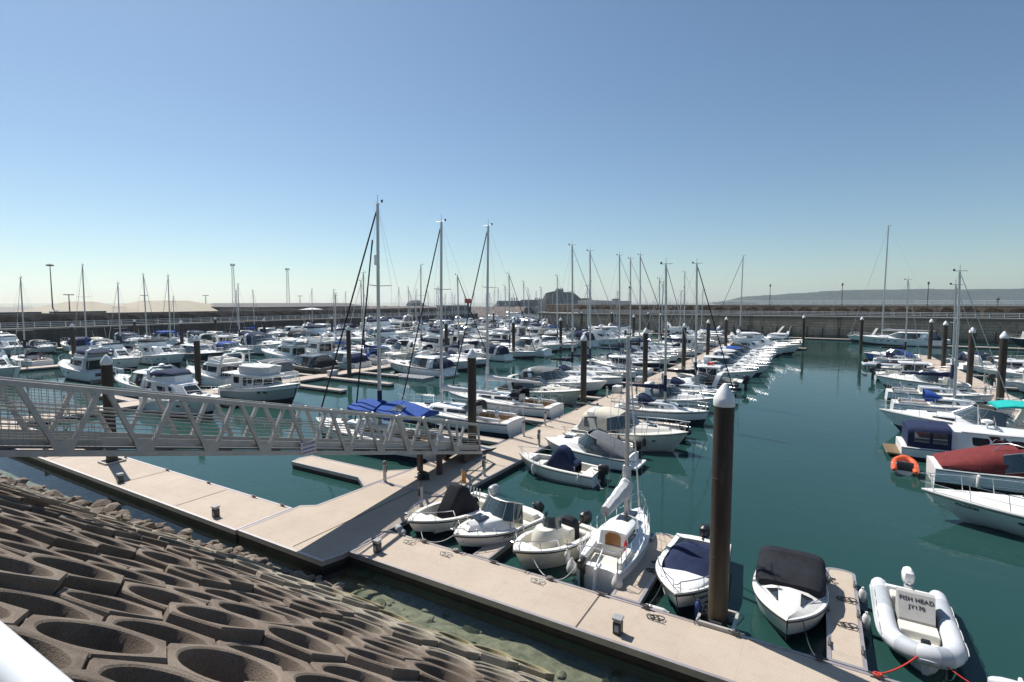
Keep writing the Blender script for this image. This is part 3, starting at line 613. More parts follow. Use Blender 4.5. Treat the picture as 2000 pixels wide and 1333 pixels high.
# lamp posts on the upper promenade
lp = thing('lamp_post', '', 'lamp post'); b = MB(); b.lathe([(.13, 0), (.09, .6), (.055, 4.4)], 8); b.build('post', RUST, lp)
b = MB(); b.lathe([(.05, 4.4), (.16, 4.5), (.2, 4.95), (.06, 5.1), (.01, 5.25)], 8); b.build('lantern', M('lantern_glass', (.08, .085, .09), .3), lp)
for i, x in enumerate((-46, -31, -10.5, 4.5, 20.2, 38.5, 56)):
    o = lp if i == 0 else copy_tree(lp); o.location = (x, 143.2, 7.45); tag(o, ORD[i] + ' dark lamp post along the upper promenade, from the castle end', 'lamp post', 'lamp posts on the arched wall')
# water beyond is the same sheet; land behind the dark quay
LAND = M('quay_land', (.26, .245, .22), .95, var=.2, scale=.05)
b = MB(); b.box(-900, -122.9, -400, 175, -3, 3.6); tag(b.build('quay_ground', LAND), kind='structure')
# warehouses
ROOFB = M('pale_roof', (.27, .235, .165), .75, var=.12, scale=.3); WALLG = M('shed_wall', (.22, .21, .20), .85, var=.15, scale=.3)
ROOFD = M('dark_shed_roof', (.085, .08, .08), .8, var=.15, scale=.3)
def hip_shed(label, x0, x1, y0, y1, zw, zr, roofm, inset):
    t = thing('warehouse', label, 'warehouse', ((x0 + x1) / 2, (y0 + y1) / 2, 3.6)); hx, hy = (x1 - x0) / 2, (y1 - y0) / 2
    b = MB(); b.box(-hx, hx, -hy, hy, 0, zw); b.build('wall', WALLG, t)
    b = MB(); e = .8; lo = [(-hx - e, -hy - e), (hx + e, -hy - e), (hx + e, hy + e), (-hx - e, hy + e)]; ix = min(inset, hx - .3); hi = [(-hx + ix, -hy + inset), (hx - ix, -hy + inset), (hx - ix, hy - inset), (-hx + ix, hy - inset)]
    b.loft([[(x, y, zw + .02) for x, y in lo], [(x, y, zw + .3) for x, y in lo], [(x, y, zr) for x, y in hi]]); b.build('roof', roofm, t)
    return t
hip_shed('long warehouse with pale hipped roof behind the dark quay wall', -227, -187, 84, 119, 1.0, 5.0, ROOFB, 13)
hip_shed('smaller warehouse with pale hipped roof beside the long one', -222, -188, 64, 86, 1.0, 4.7, ROOFB, 10)
hip_shed('long low dark shed right of the pale warehouses', -202, -166, 110, 158, 2.5, 4.1, ROOFD, 4)
b = thing('canopy_roof', 'low white canopy roof on the quay in front of the warehouse', 'canopy', (-150, 84, 3.6)); q = MB(); q.box(-5, 5, -12, 12, 1.6, 1.8); q.build('roof_sheet', PAINTW, b); q = MB()
for y in (-10, 0, 10): q.box(-.1, .1, y - .1, y + .1, 0, 1.6)
q.build('legs', RUST, b)
tent = thing('event_tent', 'small white peaked tent roof on the dark quay', 'tent', (-140, 112, 3.9)); q = MB(); q.loft([[(-6, -7, .9), (6, -7, .9), (6, 7, .9), (-6, 7, .9)], [(-.3, -.3, 2.4), (.3, -.3, 2.4), (.3, .3, 2.4), (-.3, .3, 2.4)]]); q.build('cloth', PAINTW, tent); q = MB()
for x in (-5.8, 5.8):
    for y in (-6.8, 6.8): q.box(x - .06, x + .06, y - .06, y + .06, 0, .95)
q.build('poles', STEEL, tent)
CONT = M('container_dark', (.03, .055, .06), .6, var=.2)
for i, (y, l) in enumerate(((38.5, 8), (49, 9))):
    t = thing('freight_container', ('shorter', 'longer')[i] + ' dark container on the quay top behind the wall', 'container', (-135, y, 3.6)); q = MB(); q.box(-1.3, 1.3, -l / 2, l / 2, 0, 2.62, bev=.04)
    for k in range(int(l / .5)): q.box(1.3, 1.345, -l / 2 + .2 + k * .5, -l / 2 + .42 + k * .5, .1, 2.5)
    q.build('box', CONT, t)
# light towers and lamp masts on the port land
def mast_at(label, px_ang, dist, h, lattice=False, name='floodlight_mast', z0=3.6):
    a = R(px_ang); x = dist * math.sin(a); y = dist * math.cos(a)
    t = thing(name, label, 'light mast', (x, y, z0), rz=-a); w = .3 + dist * .0006
    q = MB()
    if lattice:
        for sx in (-1, 1):
            for sy in (-1, 1): q.tube([(sx * 1.1, sy * 1.1, 0), (sx * .55, sy * .55, h)], .14, 4)
        n = 14
        for k in range(n):
            z1, z2 = h * k / n, h * (k + 1) / n; w1, w2 = lerp(1.1, .55, k / n), lerp(1.1, .55, (k + 1) / n)
            q.tube([(-w1, -w1, z1), (w2, -w2, z2)], .08, 3); q.tube([(w1, w1, z1), (-w2, w2, z2)], .08, 3); q.tube([(w1, -w1, z1), (w2, w2, z2)], .08, 3)
        q.build('lattice', M('mast_steel', (.12, .12, .125), .7), t)
        q = MB(); q.box(-1.6, 1.6, -.8, .8, h, h + .25)
        for k in range(4): q.box(-1.5 + k * .8, -.95 + k * .8, -.7, -.3, h + .25, h + 1.3); 
        q.build('lamp_head', RUST, t)
    else:
        q.tube([(0, 0, 0), (0, 0, h)], w * .55, 6, w * .3); q.build('pole', M('mast_steel', (.12, .12, .125), .7), t)
        q = MB(); q.lathe([(.2, h - .1), (.95, h), (.95, h + .35), (.2, h + .6)], 10) if name == 'floodlight_mast' else q.box(-1.2, 1.2, -.15, .15, h, h + .22)
        q.build('lamp_head', RUST, t)
ANG = lambda px: math.degrees(math.atan((px - 1000) / 1023)) - 30.4
mast_at('tall slim floodlight mast with a round head above the dark quay', ANG(102), 215, 15.6)
mast_at('first tall lattice light tower beyond the pale-roofed warehouse', ANG(457), 420, 30, True, 'lattice_light_tower')
mast_at('second tall lattice light tower, nearer the harbour entrance', ANG(563), 440, 29, True, 'lattice_light_tower')
for i, (px, py) in enumerate(((135, 577), (282, 578), (402, 578), (586, 579), (656, 578))):
    d = (190, 250, 260, 300, 330)[i]; fd = d * math.cos(math.atan((px - 1000) / 1023)); mast_at(ORD[i] + ' small twin-headed street light along the dark quay skyline', ANG(px), d, 8.2 - 3.6 + (590 - py) * fd / 1023, False, 'street_light')
# entrance: distant rubble breakwater, beacon and port hut
RUB = rocky('far_breakwater_rubble', (.16, .13, .12), (.25, .20, .18), (.33, .28, .25), scale=.4, bump=1.0, dist=.5)
bk = MB(); n = 70; vs = []
for i in range(n + 1):
    x = lerp(-330, -150, i / n)
    for j, (dy, z) in enumerate(((0, -1), (4, 1.6), (8, 3.9), (10, 5.0), (15, 5.2), (22, 1))):
        vs.append((x + mnoise.noise((i * 1.3, j, 0)) * 1.4, 262 + dy + mnoise.noise((i * .9, j, 5)) * 1.6, z + mnoise.noise((i * 1.1, j * 2, 9)) * .8))
bk.add(vs, [(i * 6 + j, i * 6 + j + 1, (i + 1) * 6 + j + 1, (i + 1) * 6 + j) for i in range(n) for j in range(5)])
tag(bk.build('rubble_breakwater', RUB, sharp=20), 'pinkish rubble breakwater seen through the harbour entrance', 'breakwater')
t = thing('port_hut', 'low grey port control hut on the end of the dark quay wall', 'hut', (-122.5, 163, 3.65)); q = MB(); q.box(-3.5, 3.0, -5, 6, 0, 3.0); q.build('wall', WALLG, t); q = MB(); q.box(-3.9, 3.4, -5.4, 6.4, 3.0, 3.3); q.build('roof', LGREY, t); q = MB(); q.box(3.0, 3.03, -3, 4, 1.4, 2.4); q.build('window', GLASS, t)
t = thing('port_beacon', 'red square beacon panel on a post at the harbour entrance', 'beacon', (-121, 171.5, 3.65)); q = MB(); q.box(-.3, .3, -.3, .3, 0, 4.4); q.build('post', RUST, t); q = MB(); q.box(-.9, .9, -.9, .9, 4.0, 5.8, bev=.05); q.build('panel', RED, t)
# castle on its rock
CASTR = rocky('castle_rock', (.085, .085, .08), (.125, .12, .11), (.17, .16, .145), scale=.06, bump=.6, dist=2); CASTW = M('castle_stone', (.17, .165, .155), .95, var=.2, scale=.08)
CX = lambda px, D: (D * math.tan(R(math.degrees(math.atan((px - 1000) / 1023)))), D)
def cam2w(r, f): a = R(30.4); return (r * math.cos(a) - f * math.sin(a), r * math.sin(a) + f * math.cos(a))
D = 700.; K = D / 1023
prof = [(958, 604), (972, 590), (990, 589), (1040, 587), (1060, 584), (1066, 573), (1078, 570), (1092, 568), (1104, 572), (1118, 571), (1127, 578), (1134, 584), (1150, 586), (1175, 587), (1200, 588), (1229, 589), (1234, 606)]
b = MB(); rings = []
for px, py in prof:
    r = (px - 1000) * K; z = 8.2 + (590 - py) * K
    j = mnoise.noise((px * .1, 0, 0)) * 4
    sec = [(0 - 14 + j, -1), (-9 + j, z * .55), (-4, z), (6, z), (16, z * .6), (24, -1)]
    rings.append([(*cam2w(r, D + dy), zz) for dy, zz in sec])
b.loft(rings, closed=False, caps=False); tag(b.build('castle_rock', CASTR, sharp=25), kind='structure')
ca = thing('island_castle', 'grey stone castle on a rocky islet rising above the harbour wall', 'castle', (*cam2w(60, D), 0))
ca.rotation_euler.z = R(30.4)
def cbox(px0, px1, py0, py1, dep=10, name='rampart', off=-2, cren=0):
    q = MB(); x0, x1 = (px0 - 1000) * K - 60, (px1 - 1000) * K - 60; z0, z1 = 8.2 + (590 - py1) * K, 8.2 + (590 - py0) * K
    q.box(x0, x1, off, off + dep, z0 - 3, z1)
    if cren:
        for k in range(cren): w = (x1 - x0) / cren; q.box(x0 + k * w + w * .2, x0 + k * w + w * .62, off, off + 1.2, z1, z1 + 1.6)
    q.build(name, CASTW, ca)
cbox(971, 1020, 588, 600, name='outer_wall', off=-8); cbox(1017, 1048, 586, 592, off=-7); cbox(1072, 1087, 571, 582, name='keep'); cbox(1086, 1100, 565.5, 580, name='tower', cren=4); cbox(1100, 1112, 571, 582, name='keep', off=1); cbox(1064, 1073, 577, 588); cbox(1125, 1150, 583, 592); cbox(1195, 1206, 584, 595, name='guard_house', off=-9); cbox(1160, 1230, 588, 600, name='barracks', off=-10); cbox(1076, 1120, 590, 600, name='lower_house', off=-12)
q = MB()
for px in (996, 1000, 1005, 1009, 1045, 1049, 1053, 1057): x = (px - 1000) * K - 60; q.box(x - .6, x + .6, -3, -2, 8, 8.2 + (590 - 582) * K)
q.build('chimneys', CASTW, ca)
q = MB(); x = (1047 - 1000) * K - 60; q.tube([(x, -1, 10), (x, -1, 8.2 + 22 * K)], .35, 4); q.build('flagpole', RUST, ca)
# small islet left of the entrance
b = MB(); rings = []; D2 = 620.; K2 = D2 / 1023
for px, py in ((783, 606), (793, 601), (796, 590), (806, 587), (818, 586.5), (826, 594), (832, 597), (845, 599), (848, 602), (860, 602), (872, 598), (880, 604)):
    r = (px - 1000) * K2; z = 8.2 + (590 - py) * K2
    rings.append([(*cam2w(r, D2 + dy), zz) for dy, zz in ((-8, -1), (-4, z * .7), (0, z), (8, z * .9), (16, -1))])
b.loft(rings, closed=False, caps=False); tag(b.build('rock_islet', CASTR, sharp=25), kind='structure')
# wooded headland
HILL = rocky('wooded_headland', (.02, .035, .018), (.045, .06, .03), (.085, .085, .05), scale=.012, bump=.8, dist=8)
D3 = 2600.; K3 = D3 / 1023; rings = []
pr_ = [(1440, 590), (1452, 586), (1468, 580), (1500, 578), (1535, 576.5), (1565, 573.5), (1600, 572.5), (1635, 569), (1670, 567.5), (1720, 566), (1770, 567), (1800, 565), (1830, 565.2), (1870, 566), (1900, 566.5), (1950, 565), (2000, 565), (2080, 562), (2200, 566), (2350, 570)]
for i in range(len(pr_) - 1):
    for s in range(8):
        px = lerp(pr_[i][0], pr_[i + 1][0], s / 8); py = lerp(pr_[i][1], pr_[i + 1][1], s / 8)
        z = 8.2 + (590 - py) * K3 + 3.2 * mnoise.noise((px * .12, 0, 0)) + 1.6 * mnoise.noise((px * .5, 0, 0)); r = (px - 1000) * K3
        rings.append([(*cam2w(r, D3 + dy + 25 * mnoise.noise((px * .05, dy * .01, 0))), max(-2, zz + (mnoise.noise((px * .2, dy * .03, 1)) * 5 if 0 < zz < z else 0))) for dy, zz in ((-260, -2), (-190, z * .28), (-120, z * .55), (-50, z * .85), (0, z), (120, z * 1.02), (500, -2))])
b = MB(); b.loft(rings, closed=False, caps=False); tag(b.build('headland_hill', HILL, sharp=70), kind='structure')
# ================================================================== GANGWAY
gw = thing('gangway', 'grey lattice truss gangway bridge sloping down onto the main pontoon', 'gangway')
GX0, GX1 = -15.95, -14.6
def gz(y): return .52 + (21.8 - y) * .252
GY0, GY1 = .35, 21.8
TH = 1.52
for nm, gx, sgn in (('truss_side', GX1, 1), ('truss_side', GX0, -1)):
    q = MB()
    q.bar((gx, GY0, gz(GY0) + TH), (gx, GY1 - .35, gz(GY1) + TH), .12, .12); q.bar((gx, GY0, gz(GY0)), (gx, GY1, gz(GY1)), .12, .14)
    n = 13; ps = 1.642
    for k in range(n):
        yb = 4.87 + ps * (k - 2); yt0, yt1 = yb - ps * .45, yb + ps * .45
        if yt0 < GY0 or yt1 > GY1 - .2: continue
        q.bar((gx, yt0, gz(yt0) + TH), (gx, yb - .07, gz(yb)), .10, .10); q.bar((gx, yt1, gz(yt1) + TH), (gx, yb + .07, gz(yb)), .10, .10)
        q.add([(gx + .056 * sgn, yb - .26, gz(yb) + .30), (gx + .056 * sgn, yb + .26, gz(yb) + .30), (gx + .056 * sgn, yb + .15, gz(yb) - .02), (gx + .056 * sgn, yb - .15, gz(yb) - .02)], [(0, 1, 2, 3)])
    q.bar((gx, GY1 - .35, gz(GY1) + TH), (gx, GY1 - .1, gz(GY1)), .09, .09)
    q.build(nm, GALV, gw)
    q = MB(); xi = gx - sgn * .12
    for h, r in ((1.02, .026), (.93, .02), (.74, .014), (.62, .014), (.5, .014), (.38, .014)): q.tube([(xi, GY0, gz(GY0) + h), (xi, GY1 - .3, gz(GY1) + h)], r, 6)
    q.build('handrail', GALV, gw)
    q = MB(); q.bar((xi, GY0, gz(GY0) + .26), (xi, GY1, gz(GY1) + .26), .03, .2); q.build('toe_board', GALV, gw)
q = MB(); q.add([(GX0, GY0, gz(GY0) + .14), (GX1, GY0, gz(GY0) + .14), (GX1, GY1, gz(GY1) + .14), (GX0, GY1, gz(GY1) + .14), (GX0, GY0, gz(GY0) + .10), (GX1, GY0, gz(GY0) + .10), (GX1, GY1, gz(GY1) + .10), (GX0, GY1, gz(GY1) + .10)], [(0, 1, 2, 3), (7, 6, 5, 4), (0, 4, 5, 1), (2, 6, 7, 3), (1, 5, 6, 2), (3, 7, 4, 0)]); q.build('deck', M('gangway_deck', (.12, .115, .11), .8, var=.2), gw)
q = MB()
for k in range(14): y = GY0 + .5 + k * 1.58; q.bar((GX0, y, gz(y) + .03), (GX1, y, gz(y) + .03), .08, .1)
q.build('cross_beam', GALV, gw)
q = MB(); y0, y1 = GY0 + 1.2, 5.6       # woven wire panels on the shore end
for k in range(36): y = lerp(y0, y1, k / 35); q.tube([(GX1 - .05, y, gz(y) + .12), (GX1 - .05, y, gz(y) + 1.46)], .006, 4)
for k in range(22): h = .12 + k * .064; q.tube([(GX1 - .05, y0, gz(y0) + h), (GX1 - .05, y1, gz(y1) + h)], .006, 4)
for k in range(30): y = lerp(y0, y1, k / 29); q.tube([(GX0 + .05, y, gz(y) + .12), (GX0 + .05, y, gz(y) + 1.46)], .007, 4)
for k in range(18): h = .12 + k * .076; q.tube([(GX0 + .05, y0, gz(y0) + h), (GX0 + .05, y1, gz(y1) + h)], .007, 4)
q.build('mesh_panel', GALV, gw)
q = MB(); q.add([(GX0 + .1, GY1 - .1, .60), (GX1 - .1, GY1 - .1, .60), (GX1 - .15, GY1 + 1.7, DZ + .03), (GX0 + .15, GY1 + 1.7, DZ + .03), (GX0 + .1, GY1 - .1, .56), (GX1 - .1, GY1 - .1, .56), (GX1 - .15, GY1 + 1.7, DZ + .016), (GX0 + .15, GY1 + 1.7, DZ + .016)], [(0, 1, 2, 3), (7, 6, 5, 4), (0, 3, 7, 4), (1, 5, 6, 2), (2, 6, 7, 3)]); q.build('landing_flap', GALV, gw)
q = MB()
for gx in (GX0 + .1, GX1 - .1):
    q.box(gx - .12, gx + .12, 20.3, 20.75, DZ + .1, gz(20.5) - .05); q.tube([(gx - .08, 20.5, DZ + .13), (gx + .08, 20.5, DZ + .13)], .13, 10); q.box(gx - .10, gx + .10, 18.4, 18.6, DZ + .012, gz(18.5) - .06)
q.build('landing_leg', RUST, gw)
sg = thing('danger_sign', 'small white notice board headed DANGER fixed low on the gangway', 'sign', (GX1 + .075, 11.33, gz(11.33) + .16))
sg.rotation_euler = (0, 0, R(90)); slope_a = math.atan(.252)
q = MB(); q.box(-.30, .30, -.012, .0, -.21, .25, bev=.004); q.build('board', M('sign_board', (.62, .58, .62), .5), sg)
fy = Matrix.Rotation(R(90), 4, 'X'); 
def sign_text(s, z, sz): lettering(s, sz, INK, 'lettering', sg, Matrix.Translation((0.02 if z > .1 else 0, -.016, z)) @ fy, .002)
sign_text('DANGER', .155, .115)
q = MB(); q.box(-.25, .25, -.017, -.012, -.015, .035); q.box(-.25, .1, -.017, -.012, -.135, -.09); q.box(.12, .25, -.017, -.012, -.135, -.09); q.build('text_band', M('sign_ink', (.16, .12, .3), .5), sg)
q = MB(); q.box(-.16, -.10, -.03, -.012, .17, .25); q.build('bracket', GALV, sg)
ab = thing('gangway_abutment', 'concrete abutment carrying the shore end of the gangway', 'abutment', (-15.3, .6, 0)); q = MB(); q.box(-1.5, 1.5, -1.6, .55, 4.0, gz(.6) - .1); q.build('block', PROMC, ab)
# ================================================================== BOATS (local axes: bow +x, port +y, waterline z = 0)
def fb(s, kind):
    """half breadth of the deck edge, 0..1, s from transom to stem"""
    if kind == 'sail': return (.74 + .26 * math.sin(min(1, s / .45) * math.pi / 2)) if s < .45 else max(.015, (1 - ((s - .45) / .55) ** 2.0) ** .9)
    if kind == 'blunt': return .93 + .07 * min(1, s / .4) if s < .5 else max(.05, (1 - ((s - .5) / .5) ** 3.0) ** .62)
    return .90 + .10 * min(1, s / .4) if s < .48 else max(.02, (1 - ((s - .48) / .52) ** 2.1) ** .88)
class Hull:
    def __init__(h, L, B, fs, fbw, kind='motor', draft=.3, rake=None, n=17, side=WHITE, low=ANTI, stripe=None, stripe_w=.18, cove=None, flare=.16, tr=.0):
        h.L, h.B, h.fs, h.fb, h.kind = L, B, fs, fbw, kind
        h.rake = rake if rake is not None else (.16 * L if kind != 'sail' else .07 * L); h.tr = tr
        h.n = n; h.side, h.low, h.stripe, h.stripe_w, h.draft, h.flare, h.cove = side, low, stripe or side, stripe_w, draft, flare, cove
    def z(h, s): return h.fs + (h.fb - h.fs) * s ** 1.7
    def y(h, s): return h.B / 2 * fb(s, h.kind)
    def x(h, s, z=None):
        x = -h.L / 2 + h.L * s
        zs = h.z(s)
        if z is None: z = zs
        f = min(1, max(0, (z + h.draft) / (zs + h.draft)))
        return x - h.rake * (1 - f) * s ** 3 + (h.tr * (1 - f) * (1 - s) ** 6)
    def side_y(h, s, z):
        f4 = s ** 4; cw = (.90 - h.flare * s ** 2 - .35 * f4) if h.kind != 'sail' else (.86 - .45 * f4)
        yc = h.y(s) * max(.05, cw); z1 = -.02 + .25 * h.z(s) * f4 + .04; t = max(0, min(1, (z - z1) / (h.z(s) - z1)))
        return lerp(yc, h.y(s), t ** .85) + h.B * .045 * math.sin(math.pi * t) * (1 - s) * .3
    def text(h, parent, txt, s, t, size, sg=1, mat=None):
        """lettering on the topside at station s, reading bow to stern on the port side and stern to bow on the other"""
        z = h.z(s) * t; e = .02; c = Vector((h.x(s, z), sg * h.side_y(s, z), z)); d = Vector((h.x(s + e, z) - h.x(s - e, z), sg * (h.side_y(s + e, z) - h.side_y(s - e, z)), h.z(s + e) * t - h.z(s - e) * t)).normalized()
        up = Vector((h.x(s, z + .05) - h.x(s, z - .05), sg * (h.side_y(s, z + .05) - h.side_y(s, z - .05)), .1))
        m = frame(c, -d * sg, up); m.translation = c + m.col[2].xyz * .012
        return lettering(txt, size, mat or INK, 'lettering', parent, m, .003)
    def sx(h, x): return min(1, max(0, (x + h.L / 2) / h.L))
    def build(h, parent):
        st = [(i / h.n) for i in range(h.n)] + [.985, 1.0]
        rings = []; h.st = st
        zc = [0, .02, .10, .10 + h.stripe_w, None]
        for s in st:
            zs = h.z(s); y = h.y(s); f4 = s ** 4
            cw = (.90 - h.flare * s ** 2 - .35 * f4) if h.kind != 'sail' else (.86 - .45 * f4)
            yc = y * max(.05, cw); z1 = -.02 + .25 * zs * f4
            half = [(0, -h.draft * (1 - .7 * f4)), (yc * .9, z1 - .12 * (1 - f4)), (yc, z1 + .04)]
            for t in (.10 + (h.stripe_w / max(zs, .3)) * .2, .10 + h.stripe_w / max(zs, .3), .55, .86, .93, 1.0):
                t = min(t, 1); bulge = .045 * math.sin(math.pi * t) * (1 - s)
                half.append((lerp(yc, y, t ** .85) + h.B * bulge * .3, lerp(z1 + .04, zs, t)))
            pts = [(h.x(s, z), yy, z) for yy, z in half]
            rings.append([(x, -yy, z) for x, yy, z in reversed(pts)] + pts[1:])
        b = MB(); m = len(rings[0]); v = [p for r in rings for p in r]; o = 0; half_n = (m - 1) // 2
        b.v = v
        for i in range(len(rings) - 1):
            for j in range(m - 1):
                k = j if j < half_n else m - 2 - j; k = half_n - 1 - k       # 0 keel band .. top band
                b.f.append((i * m + j, i * m + j + 1, (i + 1) * m + j + 1, (i + 1) * m + j))
                b.m.append(1 if k < 3 else 2 if k == 3 else (3 if k == 6 else 0))
        b.f.append(tuple(range(m))); b.m.append(0)
        h.obj = b.build('hull', [h.side, h.low, h.stripe, h.cove or h.side], parent, sharp=38)
        return h
    def deck(h, parent, cock=None, floor=.25, camber_=.06, w=.10, mat=None, mat_in=None, aft_deck=.0, lip=.03):
        """deck with camber; cock = list of (s0, s1) open wells sunk to floor"""
        mat = mat or DECKW; mat_in = mat_in or LINER
        ss = sorted(set([0, .03] + [i / 20 for i in range(1, 20)] + [.97, .99, 1.0]))
        wells = cock or []
        sec = []
        def prof(s, open_):
            y, z = h.y(s), h.z(s); camber = camber_ * min(1, y / (h.B * .5)) ** .8; yi = max(.004, y - w) if not open_ else max(.01, y - w * 1.15)
            if open_: return [(y, z), (y - .02, z + lip), (yi, z + lip), (yi * .97, floor if floor < z else z), (0, floor if floor < z else z)]
            return [(y, z), (max(.003, y - .02), z + lip), (yi, z + lip), (yi * .55, z + lip + camber * .8), (0, z + lip + camber)]
        for s in ss:
            if any(a < s < c for a, c in wells): sec.append((s, True))
            elif not any(abs(s - a) < 1e-6 or abs(s - c) < 1e-6 for a, c in wells): sec.append((s, False))
        for a, c in wells: sec += [(a, False), (a + 1e-4, True), (c - 1e-4, True), (c, False)]
        sec.sort(key=lambda q: q[0])
        b = MB(); rings = []
        for s, op in sec:
            half = prof(s, op); x = h.x(s)
            rings.append([(x, yy, z) for yy, z in half] + [(x, -yy, z) for yy, z in reversed(half[:-1])])
        m = len(rings[0]); b.v = [p for r in rings for p in r]
        for i in range(len(rings) - 1):
            op = sec[i][1] or sec[i + 1][1]
            for j in range(m - 1):
                b.f.append((i * m + j, i * m + j + 1, (i + 1) * m + j + 1, (i + 1) * m + j)); b.m.append(1 if op and 2 <= j < m - 3 else 0)
        b.f.append(tuple(range(m))); b.m.append(0)
        return b.build('deck', [mat, mat_in], parent, sharp=25)
    def edge(h, s0, s1, n=14, dz=0., dy=0., both=False):
        out = [(h.x(lerp(s0, s1, i / n)), h.y(lerp(s0, s1, i / n)) + dy, h.z(lerp(s0, s1, i / n)) + dz) for i in range(n + 1)]
        return out
def ensign(root, x, y, z, s=1.):
    b = MB(); b.tube([(x, y, z), (x - .25 * s, y, z + 1.0 * s)], .012, 4); b.build('ensign_staff', ALU, root)
    b = MB(); b.loft([[(x - .14 * s - .06 * k * s, y + .03 * math.sin(k * 1.9), z + .95 * s - .10 * k * s), (x - .05 * s - .05 * k * s, y + .04 * math.sin(k * 1.4), z + .50 * s - .08 * k * s)] for k in range(7)], closed=False, caps=False); b.build('ensign', RED, root)
def rub_rail(h, parent, mat=BLACKP, r=.022, dz=-.04):
    b = MB(); p = h.edge(0, 1, 18, dz, .004); b.tube(p + [(x, -y, z) for x, y, z in reversed(p)], r, 5); return b.build('rub_rail', mat, parent)
def bow_rail(h, parent, s0=.55, ht=.5, n=4, r=.014, mid=True, inset=.06, dz=.03, lean=.0):
    b = MB(); p = h.edge(s0, .995, 12, ht + dz, -inset); p = [(x + lean * .0 + (.10 if i == len(p) - 1 else 0), max(y, .05), z + .0) for i, (x, y, z) in enumerate(p)]
    full = [(p[0][0] - .12, p[0][1], p[0][2] - ht)] + p
    loop = full + [(x, -y, z) for x, y, z in reversed(full)]
    b.tube(loop, r, 5)
    if mid: b.tube([(x, y, z - ht * .5) for x, y, z in p] + [(x, -y, z - ht * .5) for x, y, z in reversed(p)], r * .6, 4)
    for i in range(1, n + 1):
        s = lerp(s0, .97, i / n) if n > 1 else .8
        for sg in (1, -1):
            x, y, z = h.x(s), max(.05, h.y(s) - inset), h.z(s); b.tube([(x - .04, sg * y, z + .02), (x + .04, sg * y, z + ht + dz)], r * .9, 4)
    return b.build('bow_rail', STEEL, parent)
def cab(parent, name, per, zb, zt, mat, camber=.05, mats=None):
    """closed house from a half perimeter of (x_low, y_low, x_top, y_top[, z_low, z_top]) running aft to fore"""
    P = [(p + (zb, zt))[:6] if len(p) == 4 else p for p in per]; n = len(P); b = MB()
    low = [(p[0], p[1], p[4]) for p in P] + [(p[0], -p[1], p[4]) for p in reversed(P)]
    top = [(p[2], p[3], p[5]) for p in P] + [(p[2], -p[3], p[5]) for p in reversed(P)]
    rd = [(p[2] * 1 + (-.0), p[3] - .035 if p[3] > .06 else p[3] * .5, p[5] + .025) for p in P]; rd = rd + [(x, -y, z) for x, y, z in reversed(rd)]
    b.loft([low, top, rd], caps=False); o = len(b.v)
    mid = [(p[2], 0, p[5] + .025 + camber) for p in P]; b.v += mid
    for i in range(n - 1):
        base = 2 * (2 * n)
        b.f.append((base + i, base + i + 1, o + i + 1, o + i)); b.m.append(0)
        b.f.append((base + 2 * n - 2 - i, base + 2 * n - 1 - i, o + i, o + i + 1)); b.m.append(0)
    base = 4 * n
    b.f.append((base, o, base + 2 * n - 1)); b.m.append(0); b.f.append((base + n - 1, base + n, o + n - 1)); b.m.append(0)
    ob = b.build(name, mat, parent, sharp=32); return P
def panes(parent, P, specs, mat=GLASS, off=.008, name='window'):
    """glazed panels lying on the faces of a cab; spec = (face index or 'front' / 'aft', u0, u1, v0, v1)"""
    objs = []
    for (i, u0, u1, v0, v1) in specs:
        if i == 'front': quads = [((P[-1][0], P[-1][1], P[-1][4]), (P[-1][0], -P[-1][1], P[-1][4]), (P[-1][2], P[-1][3], P[-1][5]), (P[-1][2], -P[-1][3], P[-1][5]))]
        elif i == 'aft': quads = [((P[0][0], -P[0][1], P[0][4]), (P[0][0], P[0][1], P[0][4]), (P[0][2], -P[0][3], P[0][5]), (P[0][2], P[0][3], P[0][5]))]
        else:
            a, c = P[i], P[i + 1]
            quads = [((a[0], s * a[1], a[4]), (c[0], s * c[1], c[4]), (a[2], s * a[3], a[5]), (c[2], s * c[3], c[5])) for s in (1, -1)]
        for q in quads:
            A, B_, C_, D_ = [Vector(k) for k in q]
            f = lambda u, v: (A.lerp(B_, u)).lerp(C_.lerp(D_, u), v)
            nn = (B_ - A).cross(C_ - A); nn.normalize(); mid = f(.5, .5); cen = Vector((sum(p[0] for p in P) / len(P), 0, mid.z))
            if nn.dot(mid - cen) < 0: nn = -nn
            b = MB(); r = .12; K = [(0, r), (0, 1 - r), (r * .5, 1), (1 - r * .5, 1), (1, 1 - r), (1, r), (1 - r * .5, 0), (r * .5, 0)]
            pts = [f(lerp(u0, u1, ku), lerp(v0, v1, kv)) for ku, kv in K]
            b.loft([[p - nn * .004 for p in pts], [p + nn * off for p in pts]]); objs.append(b.build(name, mat, parent, sharp=30))
    return objs
def hood(parent, name, hoops, mat, n=11, q=.62, caps=True, sag=.0):
    """fabric stretched over hoops (x, half width, z of foot, height)"""
    rings = []
    for (x, w, z0, h) in hoops:
        r = []
        for k in range(n + 1):
            a = math.pi * k / n; c, s_ = math.cos(a), math.sin(a)
            r.append((x, w * math.copysign(abs(c) ** q, c), z0 + h * abs(s_) ** q))
        rings.append(r)
    b = MB(); m = n + 1; b.loft(rings, closed=False, caps=False)
    if caps: b.f.append(tuple(range(m))); b.m.append(0); o = (len(rings) - 1) * m; b.f.append(tuple(range(o, o + m))); b.m.append(0)
    return b.build(name, mat, parent, sharp=40)
